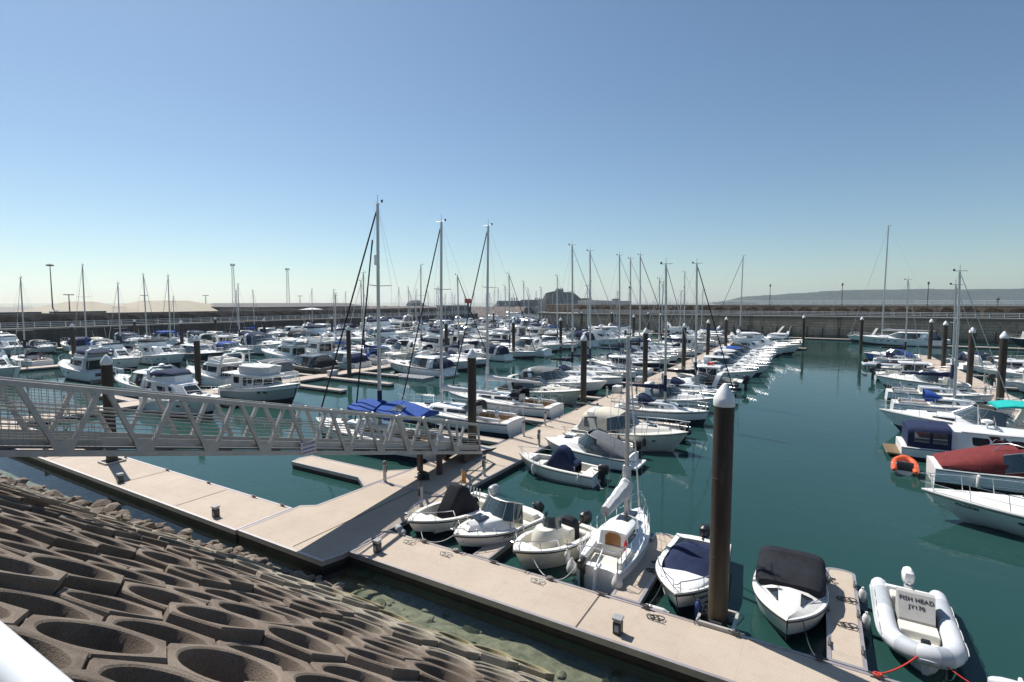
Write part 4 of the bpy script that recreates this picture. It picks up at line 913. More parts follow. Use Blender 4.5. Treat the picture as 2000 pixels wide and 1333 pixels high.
def ports(h, parent, ss, t=.62, rx=.17, rz=.07, mat=GLASS):
    for s in ss:
        for sg in (1, -1):
            zs = h.z(s); z = zs * t; e = .02; 
            P = lambda s_: h.side_y(s_, z)
            dx = (P(s + e) - P(s - e)) / (2 * e * h.L); x = h.x(s, z); y = P(s); b = MB()
            r0 = [(x + rx * math.cos(a), sg * (y + dx * rx * math.cos(a) - .02), z + rz * math.sin(a)) for a in [2 * math.pi * k / 12 for k in range(12)]]
            b.loft([r0, [(p[0], p[1] + sg * .034, p[2]) for p in r0]]); b.build('porthole', mat, parent)
def outboard(parent, x, z=.55, mat=BLACKP, tilt=0., s=1., y=0.):
    e = bpy.data.objects.new('outboard_engine', None)
    b = MB(); prof = [(-.02, .13, .0, .0), (.02, .17, .06, .2), (.0, .19, .26, .42), (-.05, .16, .44, .5), (-.10, .08, .50, .3)]
    rings = []
    for (zz, w, dx0, ln) in ((.00, .13, -.16, .40), (.10, .175, -.22, .54), (.28, .185, -.24, .60), (.42, .15, -.20, .54), (.49, .07, -.10, .34)):
        rings.append([(x - .22 * s + dx0 * s + ln * s * (.5 - .5 * math.copysign(abs(math.cos(a)) ** .7, math.cos(a))) - .1 * s, y + w * s * math.copysign(abs(math.sin(a)) ** .55, math.sin(a)), z + zz * s) for a in [2 * math.pi * k / 14 for k in range(14)]])
    if tilt:
        pv = Vector((x - .1, y, z - .2)); mt = Matrix.Translation(pv) @ Matrix.Rotation(tilt, 4, 'Y') @ Matrix.Translation(-pv)
    else: mt = Matrix.Identity(4)
    b.loft([[mt @ Vector(p) for p in r] for r in rings]); eng = b.build('outboard_cowling', mat, parent)
    b = MB(); b.loft([[mt @ Vector((x - .22 * s + dx, y + dy, z + zz)) for dx, dy in ((-.12 * s, -.06 * s), (.1 * s, -.07 * s), (.1 * s, .07 * s), (-.12 * s, .06 * s))] for zz in (.02, -.35 * s, -.95 * s)]); b.box(x - .14, x + .1, y - .12 * s, y + .12 * s, z - .3 * s, z - .02) if not tilt else None
    b.tube([mt @ Vector((x - .02, y, z + .08)), mt @ Vector((x + .3 * s, y, z + .14))], .025, 5)
    b.build('outboard_leg', BLACKP if mat is BLACKP else LGREY, parent)
    return eng
def box_part(parent, name, x0, x1, y0, y1, z0, z1, mat, bev=.03): b = MB(); b.box(x0, x1, y0, y1, z0, z1, bev=bev); return b.build(name, mat, parent)
def mast_rig(root, h, xm, H, boom=None, bz=1.3, cover=None, spread=2, furl=ALU, furl_r=.028, xbow=None, zb=None, lazy=True, side_r=.006, ck=1.):
    z0 = h.z(h.sx(xm)) if zb is None else zb
    b = MB(); mr_ = .05 + .0042 * H; b.tube([(xm, 0, z0), (xm - .06, 0, z0 + (H - z0) * .6), (xm - .14, 0, H)], mr_, 8, mr_ * .72); mast = b.build('mast', ALU, root)
    b = MB(); ya = h.B * .30; spz = [z0 + (H - z0) * (k + 1) / (spread + 1.15) for k in range(spread)]
    for z in spz: b.tube([(xm - .2, -ya, z + .05), (xm - .03, 0, z), (xm - .2, ya, z + .05)], .022, 4)
    b.build('spreader', ALU, mast)
    xb = h.x(.97) if xbow is None else xbow
    b = MB()
    for sg in (1, -1):
        pts = [(xm - .25, sg * (h.y(h.sx(xm)) - .08), h.z(h.sx(xm)))] + [(xm - .2, sg * ya, z + .05) for z in spz] + [(xm - .13, 0, H - .15)]
        b.tube(pts, side_r, 3); b.tube([(xm - .55, sg * (h.y(h.sx(xm - .55)) - .08), h.z(h.sx(xm))), (xm - .03, 0, spz[0])], side_r, 3)
    b.tube([(h.x(.02), 0, h.z(0) + .1), (xm - .14, 0, H - .05)], side_r, 3)
    b.build('shrouds', WIRE, root)
    b = MB(); top = Vector((xm - .05, 0, z0 + (H - z0) * (.97 if furl is not None else .86))); bot = Vector((xb, 0, h.z(.97) + .12)); b.tube([bot, bot.lerp(top, .05), bot.lerp(top, .5), bot.lerp(top, .97), top], furl_r, 6, furl_r * .7); b.build('furled_headsail', furl, root)
    b = MB(); b.tube([(xm - .14, 0, H), (xm - .14, 0, H + .5)], .012, 3); b.tube([(xm - .45, 0, H + .06), (xm + .3, 0, H + .06)], .016, 4); b.box(xm - .52, xm - .4, -.015, .015, H + .06, H + .2); b.tube([(xm - .14, -.2, H + .02), (xm - .14, .2, H + .1)], .012, 3); b.build('masthead_gear', BLACKP, mast)
    if boom:
        zb_ = z0 + bz; b = MB(); b.tube([(xm - .1, 0, zb_), (xm - boom, 0, zb_ + .10)], .055, 6); bm_ = b.build('boom', ALU, root)
        if cover:
            rings = []
            for k in range(9):
                t = k / 8; x = xm + .02 - boom * t * .97; w = lerp(.15, .07 * ck, t) * ck; ht = lerp(.46, .16 * ck, t ** .8) * ck * (1 + .06 * math.sin(k * 2.3)); zc = zb_ + .10 * t - .07
                rings.append([(x, w * math.cos(a), zc + ht * (.5 + .5 * math.sin(a))) for a in [2 * math.pi * j / 8 for j in range(8)]])
            b = MB(); b.loft(rings)
            if lazy: b.loft([[(xm - .02 + .12 * math.cos(a), .14 * math.sin(a), z) for a in [2 * math.pi * j / 8 for j in range(8)]] for z in (zb_ - .15, zb_ + .35, zb_ + .95)])
            b.build('sail_cover', cover, root)
def lifelines(h, root, s0=.06, s1=.9, n=6, ht=.55, inset=.07):
    b = MB()
    for sg in (1, -1):
        p = [(h.x(lerp(s0, s1, i / n)), sg * (h.y(lerp(s0, s1, i / n)) - inset), h.z(lerp(s0, s1, i / n))) for i in range(n + 1)]
        for (x, y, z) in p: b.tube([(x, y, z), (x, y, z + ht)], .013, 4)
        for hh in (1, .55): b.tube([(x, y, z + ht * hh) for x, y, z in p], .006, 3)
    b.build('lifelines', STEEL, root)
# ---- kinds of boat
def sail_yacht(root, L, B, H, side=WHITE, stripe=NAVY, cover=C_NAVY, hoodc=C_NAVY, bim=None, furl=ALU, furl_r=.03, xm=None, deck=DECKW, boom=True, rig=True, sugar=.3, wheel=True, arch=False, ck=1., bdown=.95):
    lo_ = .13 if L < 6 else 0; h = Hull(L, B, .62 - lo_ + L * .025, .72 - lo_ + L * .04, 'sail', .25, side=side, stripe=stripe, stripe_w=.16, tr=-sugar * .3, cove=stripe).build(root)
    h.deck(root, [(.05, .30)], floor=.35 + L * .015, camber_=.07, mat=deck, mat_in=TEAKD if deck is DECKW else LINER)
    zc = h.z(.45); xa, xf = -L / 2 + .31 * L, -L / 2 + .80 * L
    P = cab(root, 'coachroof', [(xa, B * .27, xa + .02, B * .235, zc - .02, zc + .46), (xa + .2 * L, B * .30, xa + .2 * L, B * .25, zc - .02, zc + .46), (xa + .36 * L, B * .24, xa + .33 * L, B * .18, zc + .02, zc + .42), (xf, B * .09, xf - .10 * L, B * .05, zc + .08, zc + .28)], 0, 0, side if side is CREAM else WHITE, .05)
    panes(root, P, [(0, .12, .92, .34, .78), (1, .08, .8, .36, .76)])
    x0 = h.x(.29)
    if hoodc: 
        hood(root, 'sprayhood', [(x0 + .95, B * .20, zc + .42, .06), (x0 + .55, B * .25, zc + .36, .42), (x0 + .05, B * .27, zc + .22, .78), (x0 - .15, B * .26, zc + .22, .74)], hoodc, caps=False)
        b = MB(); b.add([(x0 + .86, -B * .12, zc + .60), (x0 + .86, B * .12, zc + .60), (x0 + .62, B * .14, zc + .80), (x0 + .62, -B * .14, zc + .80)], [(0, 1, 2, 3)]); b.build('sprayhood_window', GLASSB, root)
    if bim:
        xb = h.x(.12); hood(root, 'bimini', [(xb - .8, B * .33, zc + 1.3, .12), (xb - .4, B * .33, zc + 1.36, .2), (xb + .5, B * .33, zc + 1.36, .2), (xb + .9, B * .33, zc + 1.3, .12)], bim, q=.5)
        b = MB(); 
        for sg in (1, -1): b.tube([(xb, sg * B * .36, zc), (xb - .75, sg * B * .33, zc + 1.32)], .014, 4); b.tube([(xb, sg * B * .36, zc), (xb + .85, sg * B * .33, zc + 1.32)], .014, 4)
        b.build('bimini_frame', STEEL, root)
    b = MB(); z = h.z(.1)
    for sg in (1, -1): b.box(h.x(.06), h.x(.29), sg * h.y(.15) * .74 - .09, sg * h.y(.15) * .74 + .09, z, z + .20, bev=.03)
    b.build('coaming', WHITE, root)
    if wheel:
        b = MB(); c = (h.x(.13), 0, .35 + L * .015 + .75); b.tube([(c[0], .42 * math.cos(a), c[2] + .42 * math.sin(a)) for a in [2 * math.pi * k / 16 for k in range(17)]], .016, 4); b.box(c[0] + .05, c[0] + .25, -.12, .12, c[2] - .75, c[2] + .12, bev=.03); b.build('wheel_pedestal', STEEL, root)
    bow_rail(h, root, .86, .55, 2); lifelines(h, root)
    b = MB(); p = [(h.x(.12), h.y(.12) - .06, h.z(.12) + .6), (h.x(.01), h.y(.01) - .06, h.z(0) + .62)]; b.tube(p + [(x, -y, z) for x, y, z in reversed(p)], .014, 5); 
    for x, y, z in p: b.tube([(x, y, z), (x, y, z - .6)], .013, 4); b.tube([(x, -y, z), (x, -y, z - .6)], .013, 4)
    b.build('pushpit', STEEL, root)
    b = MB(); 
    for s in (.55, .72): b.box(h.x(s) - .22, h.x(s) + .22, -.2, .2, zc + .30, zc + (.54 if s < .6 else .42), bev=.02)
    b.build('deck_hatch', GLASS, root)
    xmm = -L / 2 + .58 * L if xm is None else xm
    if rig: mast_rig(root, h, xmm, H, boom=(xmm + L / 2 - .12 * L) if boom else None, bz=bdown, ck=ck, cover=cover, furl=furl, furl_r=furl_r, zb=zc + .44)
    return h
def sports_cruiser(root, L, B, side=WHITE, stripe=None, top='open', canvas=C_NAVY, sup=WHITE, arch=True, nports=3, platform=True, rail=True, low=ANTI, cove=None, glass=GLASS, fsm=1., foredeck=DECKW, screen=True, trunk=True):
    h = Hull(L, B, (.55 + L * .035) * fsm, (.80 + L * .06) * fsm, 'motor', .3, side=side, stripe=stripe, stripe_w=.12, low=low, cove=cove).build(root)
    h.deck(root, [(.06, .44)], floor=.40, camber_=.10 if trunk else .22, mat=foredeck)
    X = lambda s: -L / 2 + s * L; zd = h.z(.5)
    # raised foredeck / cuddy
    if trunk:
        P = cab(root, 'foredeck_trunk', [(X(.44), B * .42, X(.44), B * .36, zd, zd + .34), (X(.58), B * .40, X(.57), B * .32, zd, zd + .36), (X(.74), B * .27, X(.72), B * .20, zd + .10, zd + .34), (X(.88), B * .10, X(.84), B * .07, zd + .24, zd + .32)], 0, 0, sup, .10)
        panes(root, P, [(1, .1, .85, .3, .75)] if L > 7 else [])
        b = MB(); b.box(X(.70) - .24, X(.70) + .24, -.24, .24, zd + .40, zd + .47, bev=.02); b.build('deck_hatch', GLASS, root)
    # windscreen
    zw = zd + .34; hgt = .40 + .028 * L
    W = [(X(.34), B * .44, X(.33), B * .40, zd + .04, zw + hgt * .75), (X(.47), B * .43, X(.42), B * .36, zw - .1, zw + hgt), (X(.56), B * .32, X(.46), B * .24, zw, zw + hgt), (X(.60), B * .12, X(.48), B * .1, zw + .04, zw + hgt)]
    if screen:
        b = MB(); 
        pl = [(p[0], p[1], p[4]) for p in W] + [(p[0], -p[1], p[4]) for p in reversed(W)]; pt = [(p[2], p[3], p[5]) for p in W] + [(p[2], -p[3], p[5]) for p in reversed(W)]
        b.loft([pl, pt], closed=False, caps=False); b.build('windscreen', GLASSB, root, sharp=50, recalc=False)
        b = MB(); b.tube(pt, .022, 5); b.tube(pl, .018, 5)
        for a, c in zip(pl[1:-1], pt[1:-1]): b.tube([a, c], .014, 4)
        b.build('windscreen_frame', ALU if sup is not DGREY else BLACKP, root)
    # cockpit furniture
    b = MB(); b.box(X(.07), X(.15), -B * .36, B * .36, .4, zd + .08, bev=.05); b.box(X(.28), X(.36), B * .05, B * .33, .4, zd + .30, bev=.05); b.box(X(.40), X(.435), -B * .34, B * .34, .4, zd + .28, bev=.04); b.box(X(.26), X(.36), -B * .34, -B * .1, .4, zd + .22, bev=.05); b.build('cockpit_seats', VINYL, root)
    if arch:
        b = MB(); xa = X(.22); prof = [(B * .46, zd - .05), (B * .44, zd + .55), (B * .36, zd + .98), (B * .22, zd + 1.08)]
        full = [(y, z) for y, z in prof] + [(-y, z) for y, z in reversed(prof)]
        rings = [[(xa + .10 * 0 - .34 * (z - zd) + dx, y * sc, z + dz) for dx, sc, dz in ((-.20, 1, 0), (.20, 1, 0), (.16, .93, -.07), (-.18, .93, -.07))] for y, z in full]
        b.loft(rings); b.build('radar_arch', sup, root)
    zt = zw + hgt
    if top == 'hardtop':
        P = cab(root, 'hardtop', [(X(.14), B * .36, X(.16), B * .33), (X(.30), B * .40, X(.30), B * .37), (X(.44), B * .37, X(.43), B * .34), (X(.485), B * .2, X(.47), B * .18)], zt + .0, zt + .08, sup, .05)
        b = MB()
        for sg in (1, -1):
            b.loft([[(X(.20) + dx, sg * B * .40, zd), (X(.26) + dx, sg * B * .40, zd), (X(.22), sg * B * .36, zt + .02), (X(.15), sg * B * .35, zt + .02)] if False else [(X(a), sg * y, z) for a, y, z in ((.16, B * .43, zd), (.26, B * .43, zd), (.24, B * .37, zt + .01), (.15, B * .36, zt + .01))] for dx in (0,)] + [[(X(a), sg * (y - .05), z) for a, y, z in ((.16, B * .43, zd), (.26, B * .43, zd), (.24, B * .37, zt + .01), (.15, B * .36, zt + .01))]])
        b.build('hardtop_strut', sup, root)
        b = MB()
        for sg in (1, -1):
            q = [(X(.27), B * .425, zd + .12), (X(.345), B * .425, zd + .14), (X(.345), B * .395, zt - .03), (X(.25), B * .385, zt - .03)]
            b.loft([[(x, sg * y, z) for x, y, z in q], [(x, sg * (y - .02), z) for x, y, z in q]])
        b.build('side_window', glass, root)
        b = MB(); b.box(X(.28), X(.38), -B * .16, B * .16, zt + .11, zt + .15, bev=.015); b.build('sunroof', GLASS, root)
        if canvas:
            hood(root, 'cockpit_canopy', [(X(.02), B * .40, zd, .25), (X(.05), B * .41, zd - .05, zt - zd - .25), (X(.15), B * .40, zd - .05, zt - zd + .06)], canvas, q=.45)
            b = MB()
            for sg in (1, -1): b.add([(X(.065), sg * (B * .402 + .014), zd + .2), (X(.135), sg * (B * .40 + .016), zd + .2), (X(.135), sg * (B * .392), zt - .24), (X(.075), sg * (B * .392), zt - .42)], [(0, 1, 2, 3)])
            b.build('canopy_window', GLASSB, root)
    elif top == 'canopy':
        hood(root, 'canopy', [(X(.05), B * .40, zd, .12), (X(.09), B * .42, zd, zt - zd - .08), (X(.22), B * .42, zd, zt - zd + .22), (X(.36), B * .41, zd + .05, zt - zd + .14), (X(.435), B * .37, zt - .20, .26)], canvas, q=.5)
        b = MB()
        for sg in (1, -1): b.add([(X(.12), sg * (B * .42 + .008), zd + .15), (X(.24), sg * (B * .42 + .008), zd + .15), (X(.24), sg * (B * .42 - .01), zt - .12), (X(.12), sg * (B * .42 - .01), zt - .22)], [(0, 1, 2, 3)])
        b.build('canopy_window', GLASSB, root)
    elif top == 'bimini':
        hood(root, 'bimini', [(X(.10), B * .40, zt + .1, .15), (X(.16), B * .40, zt + .2, .2), (X(.30), B * .40, zt + .2, .2), (X(.38), B * .38, zt + .08, .16)], canvas, q=.45)
        b = MB()
        for sg in (1, -1):
            for x1 in (.11, .24, .37): b.tube([(X(.24), sg * B * .44, zd), (X(x1), sg * B * .40, zt + .2)], .014, 4)
        b.build('bimini_frame', STEEL, root)
    elif top == 'cover':
        hood(root, 'cockpit_cover', [(X(.03), B * .44, zd - .02, .10), (X(.12), B * .45, zd - .03, .42), (X(.30), B * .45, zd - .02, hgt + .30), (X(.42), B * .42, zd, hgt + .42), (X(.52), B * .36, zd + .1, hgt * .72), (X(.60), B * .22, zw - .02, .12)], canvas, q=.7)
    if platform: b = MB(); b.box(-L / 2 - .45, -L / 2 + .02, -B * .40, B * .40, .18, .30, bev=.04); b.build('swim_platform', WHITE if side is not DGREY else LGREY, root)
    if rail: bow_rail(h, root, .50, .48 + .01 * L, 5)
    if nports: ports(h, root, [lerp(.52, .76, k / max(1, nports - 1)) for k in range(nports)], .66, .16 * L / 9, .055 * L / 9)
    rub_rail(h, root, STEEL if L > 8 else BLACKP, .018)
    return h
def fly_cruiser(root, L, B, side=WHITE, stripe=None, top=C_NAVY, low=ANTI, sup=WHITE, windows='dark', cove=None):
    h = Hull(L, B, .62 + L * .045, .95 + L * .07, 'motor', .35, side=side, stripe=stripe, stripe_w=.14, low=low, cove=cove).build(root)
    h.deck(root, [(.04, .20)], floor=.5, camber_=.10)
    X = lambda s: -L / 2 + s * L; zd = h.z(.45); rh = .95 + .012 * L
    P = cab(root, 'saloon', [(X(.18), B * .39, X(.17), B * .36, zd - .25, zd + rh), (X(.38), B * .41, X(.38), B * .36, zd - .1, zd + rh), (X(.52), B * .37, X(.48), B * .31, zd, zd + rh), (X(.68), B * .20, X(.54), B * .17, zd + .16, zd + rh - .03)], 0, 0, sup, .04)
    panes(root, P, [(0, .15, .97, .42, .86), (1, .03, .97, .42, .88), (2, .05, .95, .30, .90), ('front', .06, .94, .3, .9), ('aft', .1, .9, .12, .85)])
    T = cab(root, 'foredeck_trunk', [(X(.60), B * .33, X(.60), B * .27, zd + .05, zd + .34), (X(.74), B * .26, X(.72), B * .20, zd + .14, zd + .40), (X(.88), B * .10, X(.85), B * .07, zd + .30, zd + .42)], 0, 0, sup, .08)
    b = MB(); b.box(X(.74) - .26, X(.74) + .26, -.26, .26, zd + .46, zd + .53, bev=.02); b.build('deck_hatch', GLASS, root)
    zf = zd + rh + .03
    F = cab(root, 'flybridge', [(X(.05), B * .33, X(.05), B * .34), (X(.16), B * .39, X(.15), B * .40), (X(.40), B * .38, X(.39), B * .37), (X(.50), B * .24, X(.47), B * .20)], zf, zf + .12, sup, .02)
    b = MB(); W = [(X(.14), B * .385, zf + .1, zf + .30), (X(.38), B * .36, zf + .1, zf + .52), (X(.47), B * .20, zf + .1, zf + .56), (X(.475), 0, zf + .1, zf + .58)]
    lo = [(x, y, z) for x, y, z, _ in W] + [(x, -y, z) for x, y, z, _ in reversed(W[:-1])]; hi = [(x - .10, y * .97, z) for x, y, _, z in W] + [(x - .1, -y * .97, z) for x, y, _, z in reversed(W[:-1])]
    b.loft([lo, hi], closed=False, caps=False); b.loft([[(x - .09, y * .9, z) for x, y, z in lo], [(x - .17, y * .9, z) for x, y, z in hi]], closed=False, caps=False); b.loft([hi, [(x - .07, y * .93, z) for x, y, z in hi]], closed=False, caps=False); b.build('flybridge_coaming', sup, root, recalc=False)
    b = MB(); W2 = [(x - .10, y * .95, z) for x, y, _, z in W[1:]]; w = W2 + [(x, -y, z) for x, y, z in reversed(W2[:-1])]; b.loft([w, [(x - .18, y * .93, z + .20) for x, y, z in w]], closed=False, caps=False); b.build('flybridge_screen', GLASSB, root, recalc=False)
    b = MB(); b.box(X(.28), X(.36), -B * .22, B * .22, zf + .1, zf + .62, bev=.05); b.box(X(.17), X(.24), -B * .28, B * .28, zf + .1, zf + .50, bev=.05); b.build('flybridge_seats', VINYL, root)
    b = MB(); prof = [(B * .37, zf + .12), (B * .34, zf + .85), (B * .24, zf + 1.08)]; full = prof + [(-y, z) for y, z in reversed(prof)]
    b.loft([[(X(.14) - .36 * (z - zf) + dx, y * sc, z + dz) for dx, sc, dz in ((-.2, 1, 0), (.2, 1, 0), (.17, .92, -.08), (-.17, .92, -.08))] for y, z in full]); b.build('radar_arch', sup, root)
    b = MB(); b.lathe([(.02, zf + 1.06), (.20, zf + 1.10), (.22, zf + 1.2), (.1, zf + 1.27)], 10, (X(.14) - .4, 0, 0)); b.tube([(X(.13) - .4, B * .2, zf + 1.05), (X(.1) - .5, B * .2, zf + 2.6)], .012, 3); b.tube([(X(.13) - .4, -B * .2, zf + 1.05), (X(.1) - .5, -B * .2, zf + 2.2)], .012, 3); b.build('radar_and_aerials', WHITE, root)
    if top: hood(root, 'flybridge_canvas', [(X(.09), B * .33, zf + .55, .04), (X(.16), B * .35, zf + .5, .38), (X(.34), B * .34, zf + .55, .36), (X(.44), B * .22, zf + .60, .10)], top, q=.5)
    b = MB()
    for sg in (1, -1):
        for s in (.06, .16): b.tube([(X(s), sg * B * .40, h.z(.1)), (X(s), sg * B * .34, zf)], .022, 5)
    b.build('overhang_post', STEEL, root)
    b = MB(); b.box(X(.05), X(.10), -B * .33, B * .33, .5, zd - .1, bev=.05); b.build('cockpit_seats', VINYL, root)
    b = MB(); b.box(-L / 2 - .55, -L / 2 + .02, -B * .42, B * .42, .2, .32, bev=.04); b.build('swim_platform', TEAKD, root)
    bow_rail(h, root, .40, .6, 6, .016); ports(h, root, [.42, .54, .66, .76], .66, .2, .075); rub_rail(h, root, STEEL, .022)
    return h
def pilothouse(root, L, B, side=WHITE, stripe=NAVY, motor=BLACKP, house=WHITE, roof=None, trim=None, cove=None, low=ANTI):
    h = Hull(L, B, .62 + .02 * L, .95 + .05 * L, 'motor', .3, side=side, stripe=stripe, stripe_w=.14, cove=cove, low=low).build(root)
    h.deck(root, [(.07, .40)], floor=.38, camber_=.08)
    X = lambda s: -L / 2 + s * L; zd = h.z(.45)
    P = cab(root, 'wheelhouse', [(X(.36), B * .36, X(.34), B * .33, zd - .5, zd + 1.08), (X(.50), B * .37, X(.50), B * .33, zd - .3, zd + 1.10), (X(.60), B * .34, X(.625), B * .30, zd, zd + 1.10), (X(.635), B * .22, X(.67), B * .20, zd + .02, zd + 1.08)], 0, 0, house, .05)
    panes(root, P, [(0, .1, .95, .52, .92), (1, .05, .95, .45, .9), (2, .1, .9, .35, .9), ('front', .06, .94, .34, .9), ('aft', .12, .88, .2, .9)])
    cab(root, 'wheelhouse_roof', [(X(.30), B * .36, X(.31), B * .34), (X(.50), B * .38, X(.50), B * .36), (X(.66), B * .32, X(.65), B * .30), (X(.70), B * .20, X(.69), B * .18)], zd + 1.12, zd + 1.18, roof or house, .04)
    T = cab(root, 'foredeck_trunk', [(X(.62), B * .32, X(.62), B * .27, zd, zd + .40), (X(.74), B * .26, X(.73), B * .20, zd + .06, zd + .40), (X(.88), B * .10, X(.84), B * .07, zd + .22, zd + .36)], 0, 0, house, .06); panes(root, T, [(0, .15, .8, .3, .75)])
    b = MB(); b.box(X(.08), X(.14), -B * .34, B * .34, .38, zd - .02, bev=.04); b.box(X(.24), X(.30), -B * .2, B * .2, .38, zd - .12, bev=.04); b.build('cockpit_seats', VINYL, root)
    b = MB(); b.tube([(X(.5), 0, zd + 1.2), (X(.48), 0, zd + 2.0)], .02, 5); b.box(X(.5) - .08, X(.5) + .08, -B * .22, B * .22, zd + 1.28, zd + 1.34, bev=.02); b.tube([(X(.44), B * .2, zd + 1.2), (X(.40), B * .2, zd + 3.0)], .01, 3); b.build('roof_gear', STEEL, root)
    if motor: outboard(root, -L / 2, zd - .05, motor, s=1.05, y=0)
    bow_rail(h, root, .45, .5, 5); rub_rail(h, root); return h
def open_boat(root, L, B, side=WHITE, stripe=None, motor=BLACKP, cover=C_NAVY, kind='console', low=ANTI, cove=None, lin=None):
    h = Hull(L, B, .43 + .02 * L, .62 + .045 * L, 'motor', .25, side=side, stripe=stripe, stripe_w=.13, low=low, cove=cove).build(root)
    X = lambda s: -L / 2 + s * L; zd = h.z(.4)
    h.deck(root, [(.07, .80)], floor=.24, camber_=.04, w=.15, mat_in=lin)
    if kind == 'console':
        P = cab(root, 'console', [(X(.40), B * .19, X(.42), B * .17, .24, zd + .42), (X(.50), B * .20, X(.49), B * .17, .24, zd + .5), (X(.57), B * .15, X(.53), B * .12, .24, zd + .44)], 0, 0, side if side is CREAM else WHITE, .03)
        if cover: hood(root, 'console_cover', [(X(.24), B * .20, .34, .50), (X(.31), B * .21, .34, .60), (X(.365), B * .22, .30, zd + .50), (X(.43), B * .215, .3, zd + .64), (X(.475), B * .21, .3, zd + .60), (X(.55), B * .20, .3, zd + .16), (X(.60), B * .20, .3, zd - .18)], cover, q=.38)
        else:
            b = MB(); W = [(X(.46), B * .19), (X(.54), B * .16), (X(.58), B * .05)]; w = W + [(x, -y) for x, y in reversed(W)]; b.loft([[(x, y, zd + .42) for x, y in w], [(x - .1, y * .85, zd + .80) for x, y in w]], closed=False, caps=False); b.build('windscreen', GLASSB, root, recalc=False)
        b = MB(); b.box(X(.24), X(.33), -B * .2, B * .2, .24, .74, bev=.05); b.box(X(.08), X(.15), -B * .36, B * .36, .24, zd - .06, bev=.04); b.box(X(.66), X(.80), -B * .26, B * .26, .24, .52, bev=.05); b.build('bench_seats', VINYL, root)
    elif kind == 'cover':
        hood(root, 'boat_cover', [(X(.05), B * .44, zd - .03, .1), (X(.25), B * .46, zd - .03, .34), (X(.45), B * .46, zd - .02, .62), (X(.58), B * .42, zd, .42), (X(.72), B * .30, zd + .06, .12)], cover, q=.7)
    if motor: outboard(root, -L / 2, zd - .08, motor, s=.88)
    bow_rail(h, root, .66, .28, 2, mid=False); rub_rail(h, root); return h
def inflatable(root, L, B, tube=TUBEG, floor=.2, motor=BLACKP, console=True, cover=None, n=14, patch=None, bowup=.22):
    r = B * .125; b = MB(); path = []
    yo = B / 2 - r
    pts = [(-L / 2, yo, 0), (-L * .2, yo, 0), (L * .12, yo, .02), (L * .28, yo * .93, .06), (L * .39, yo * .66, .13), (L * .46, yo * .30, .19), (L * .47, 0, bowup)]
    path = [(x, y, r + .16 + z) for x, y, z in pts]; full = path + [(x, -y, z) for x, y, z in reversed(path[:-1])]
    cl = []
    for i in range(len(full) - 1):
        for k in range(3): cl.append(Vector(full[i]).lerp(Vector(full[i + 1]), k / 3))
    cl.append(Vector(full[-1]))
    for _ in range(2): cl = [cl[0]] + [(cl[i - 1] + cl[i] * 2 + cl[i + 1]) / 4 for i in range(1, len(cl) - 1)] + [cl[-1]]
    d0 = Vector((-1, 0, 0)); tip = lambda p, f, k: p + d0 * k
    b.tube(cl, r, n); 
    # cone ends
    for p in (cl[0], cl[-1]):
        b.loft([[p + d0 * k + Vector((0, rr * math.cos(a), rr * math.sin(a))) for a in [2 * math.pi * j / n for j in range(n)]] for k, rr in ((0, r), (.16, r * .94), (.30, r * .72), (.37, r * .45))])
    t = b.build('inflatable_tube', tube, root, sharp=50)
    if patch:
        b = MB(); m = len(cl)
        for a, c in ((1, 4), (m - 5, m - 2), (int(m * .36), int(m * .45)), (int(m * .56), int(m * .65))): b.tube(cl[a:c + 1], r * 1.012, n)
        b.build('tube_band', patch, t, sharp=50)
        b = MB(); b.tube([c + Vector((0, math.copysign(r * 1.0, c.y) if abs(c.y) > .2 else 0, -.02)) + (Vector((r * 1.0, 0, 0)) if abs(c.y) <= .2 else Vector((0, 0, 0))) for c in cl], .03, 5); b.build('rubbing_strake', TUBED, t)
        b = MB()
        for sg in (1, -1): b.tube([(lerp(-L * .36, L * .30, k / 16), sg * (yo + r * .80), .16 + r * 1.75 + (-.06 if k % 4 == 0 else .012) * 1 - max(0, k - 12) * .0) for k in range(17)], .012, 5)
        b.build('grab_rope', ROPE, t)
    b = MB(); hw = yo - r * .55
    rings = [[(x, -w, .20 + dz), (x, w, .20 + dz), (x, w * .8, .06), (x, 0, -.18), (x, -w * .8, .06)] for x, w, dz in ((-L * .47, hw, 0), (L * .1, hw, 0), (L * .26, hw * .9, .03), (L * .38, hw * .55, .1), (L * .43, hw * .15, .16))]
    b.loft(rings); b.build('hull', WHITE if tube is not TUBEK else DGREY, root, sharp=30)
    b = MB(); b.box(-L * .47, -L * .43, -hw, hw, .2, .62, bev=.02); b.build('transom', WHITE if tube is TUBEG else DGREY, root)
    if motor: outboard(root, -L * .46, .62, motor, tilt=0, s=1.0)
    if console: b = MB(); b.box(-L * .12, L * .02, -.26, .26, .2, .95, bev=.06); b.build('console', WHITE if tube is TUBEG else DGREY, root)
    if cover: hood(root, 'cover', [(-L * .42, B * .42, .45, .1), (-L * .2, B * .42, .45, .35), (L * .0, B * .42, .45, .62), (L * .2, B * .38, .45, .3), (L * .36, B * .22, .5, .1)], cover, q=.7)
    return r
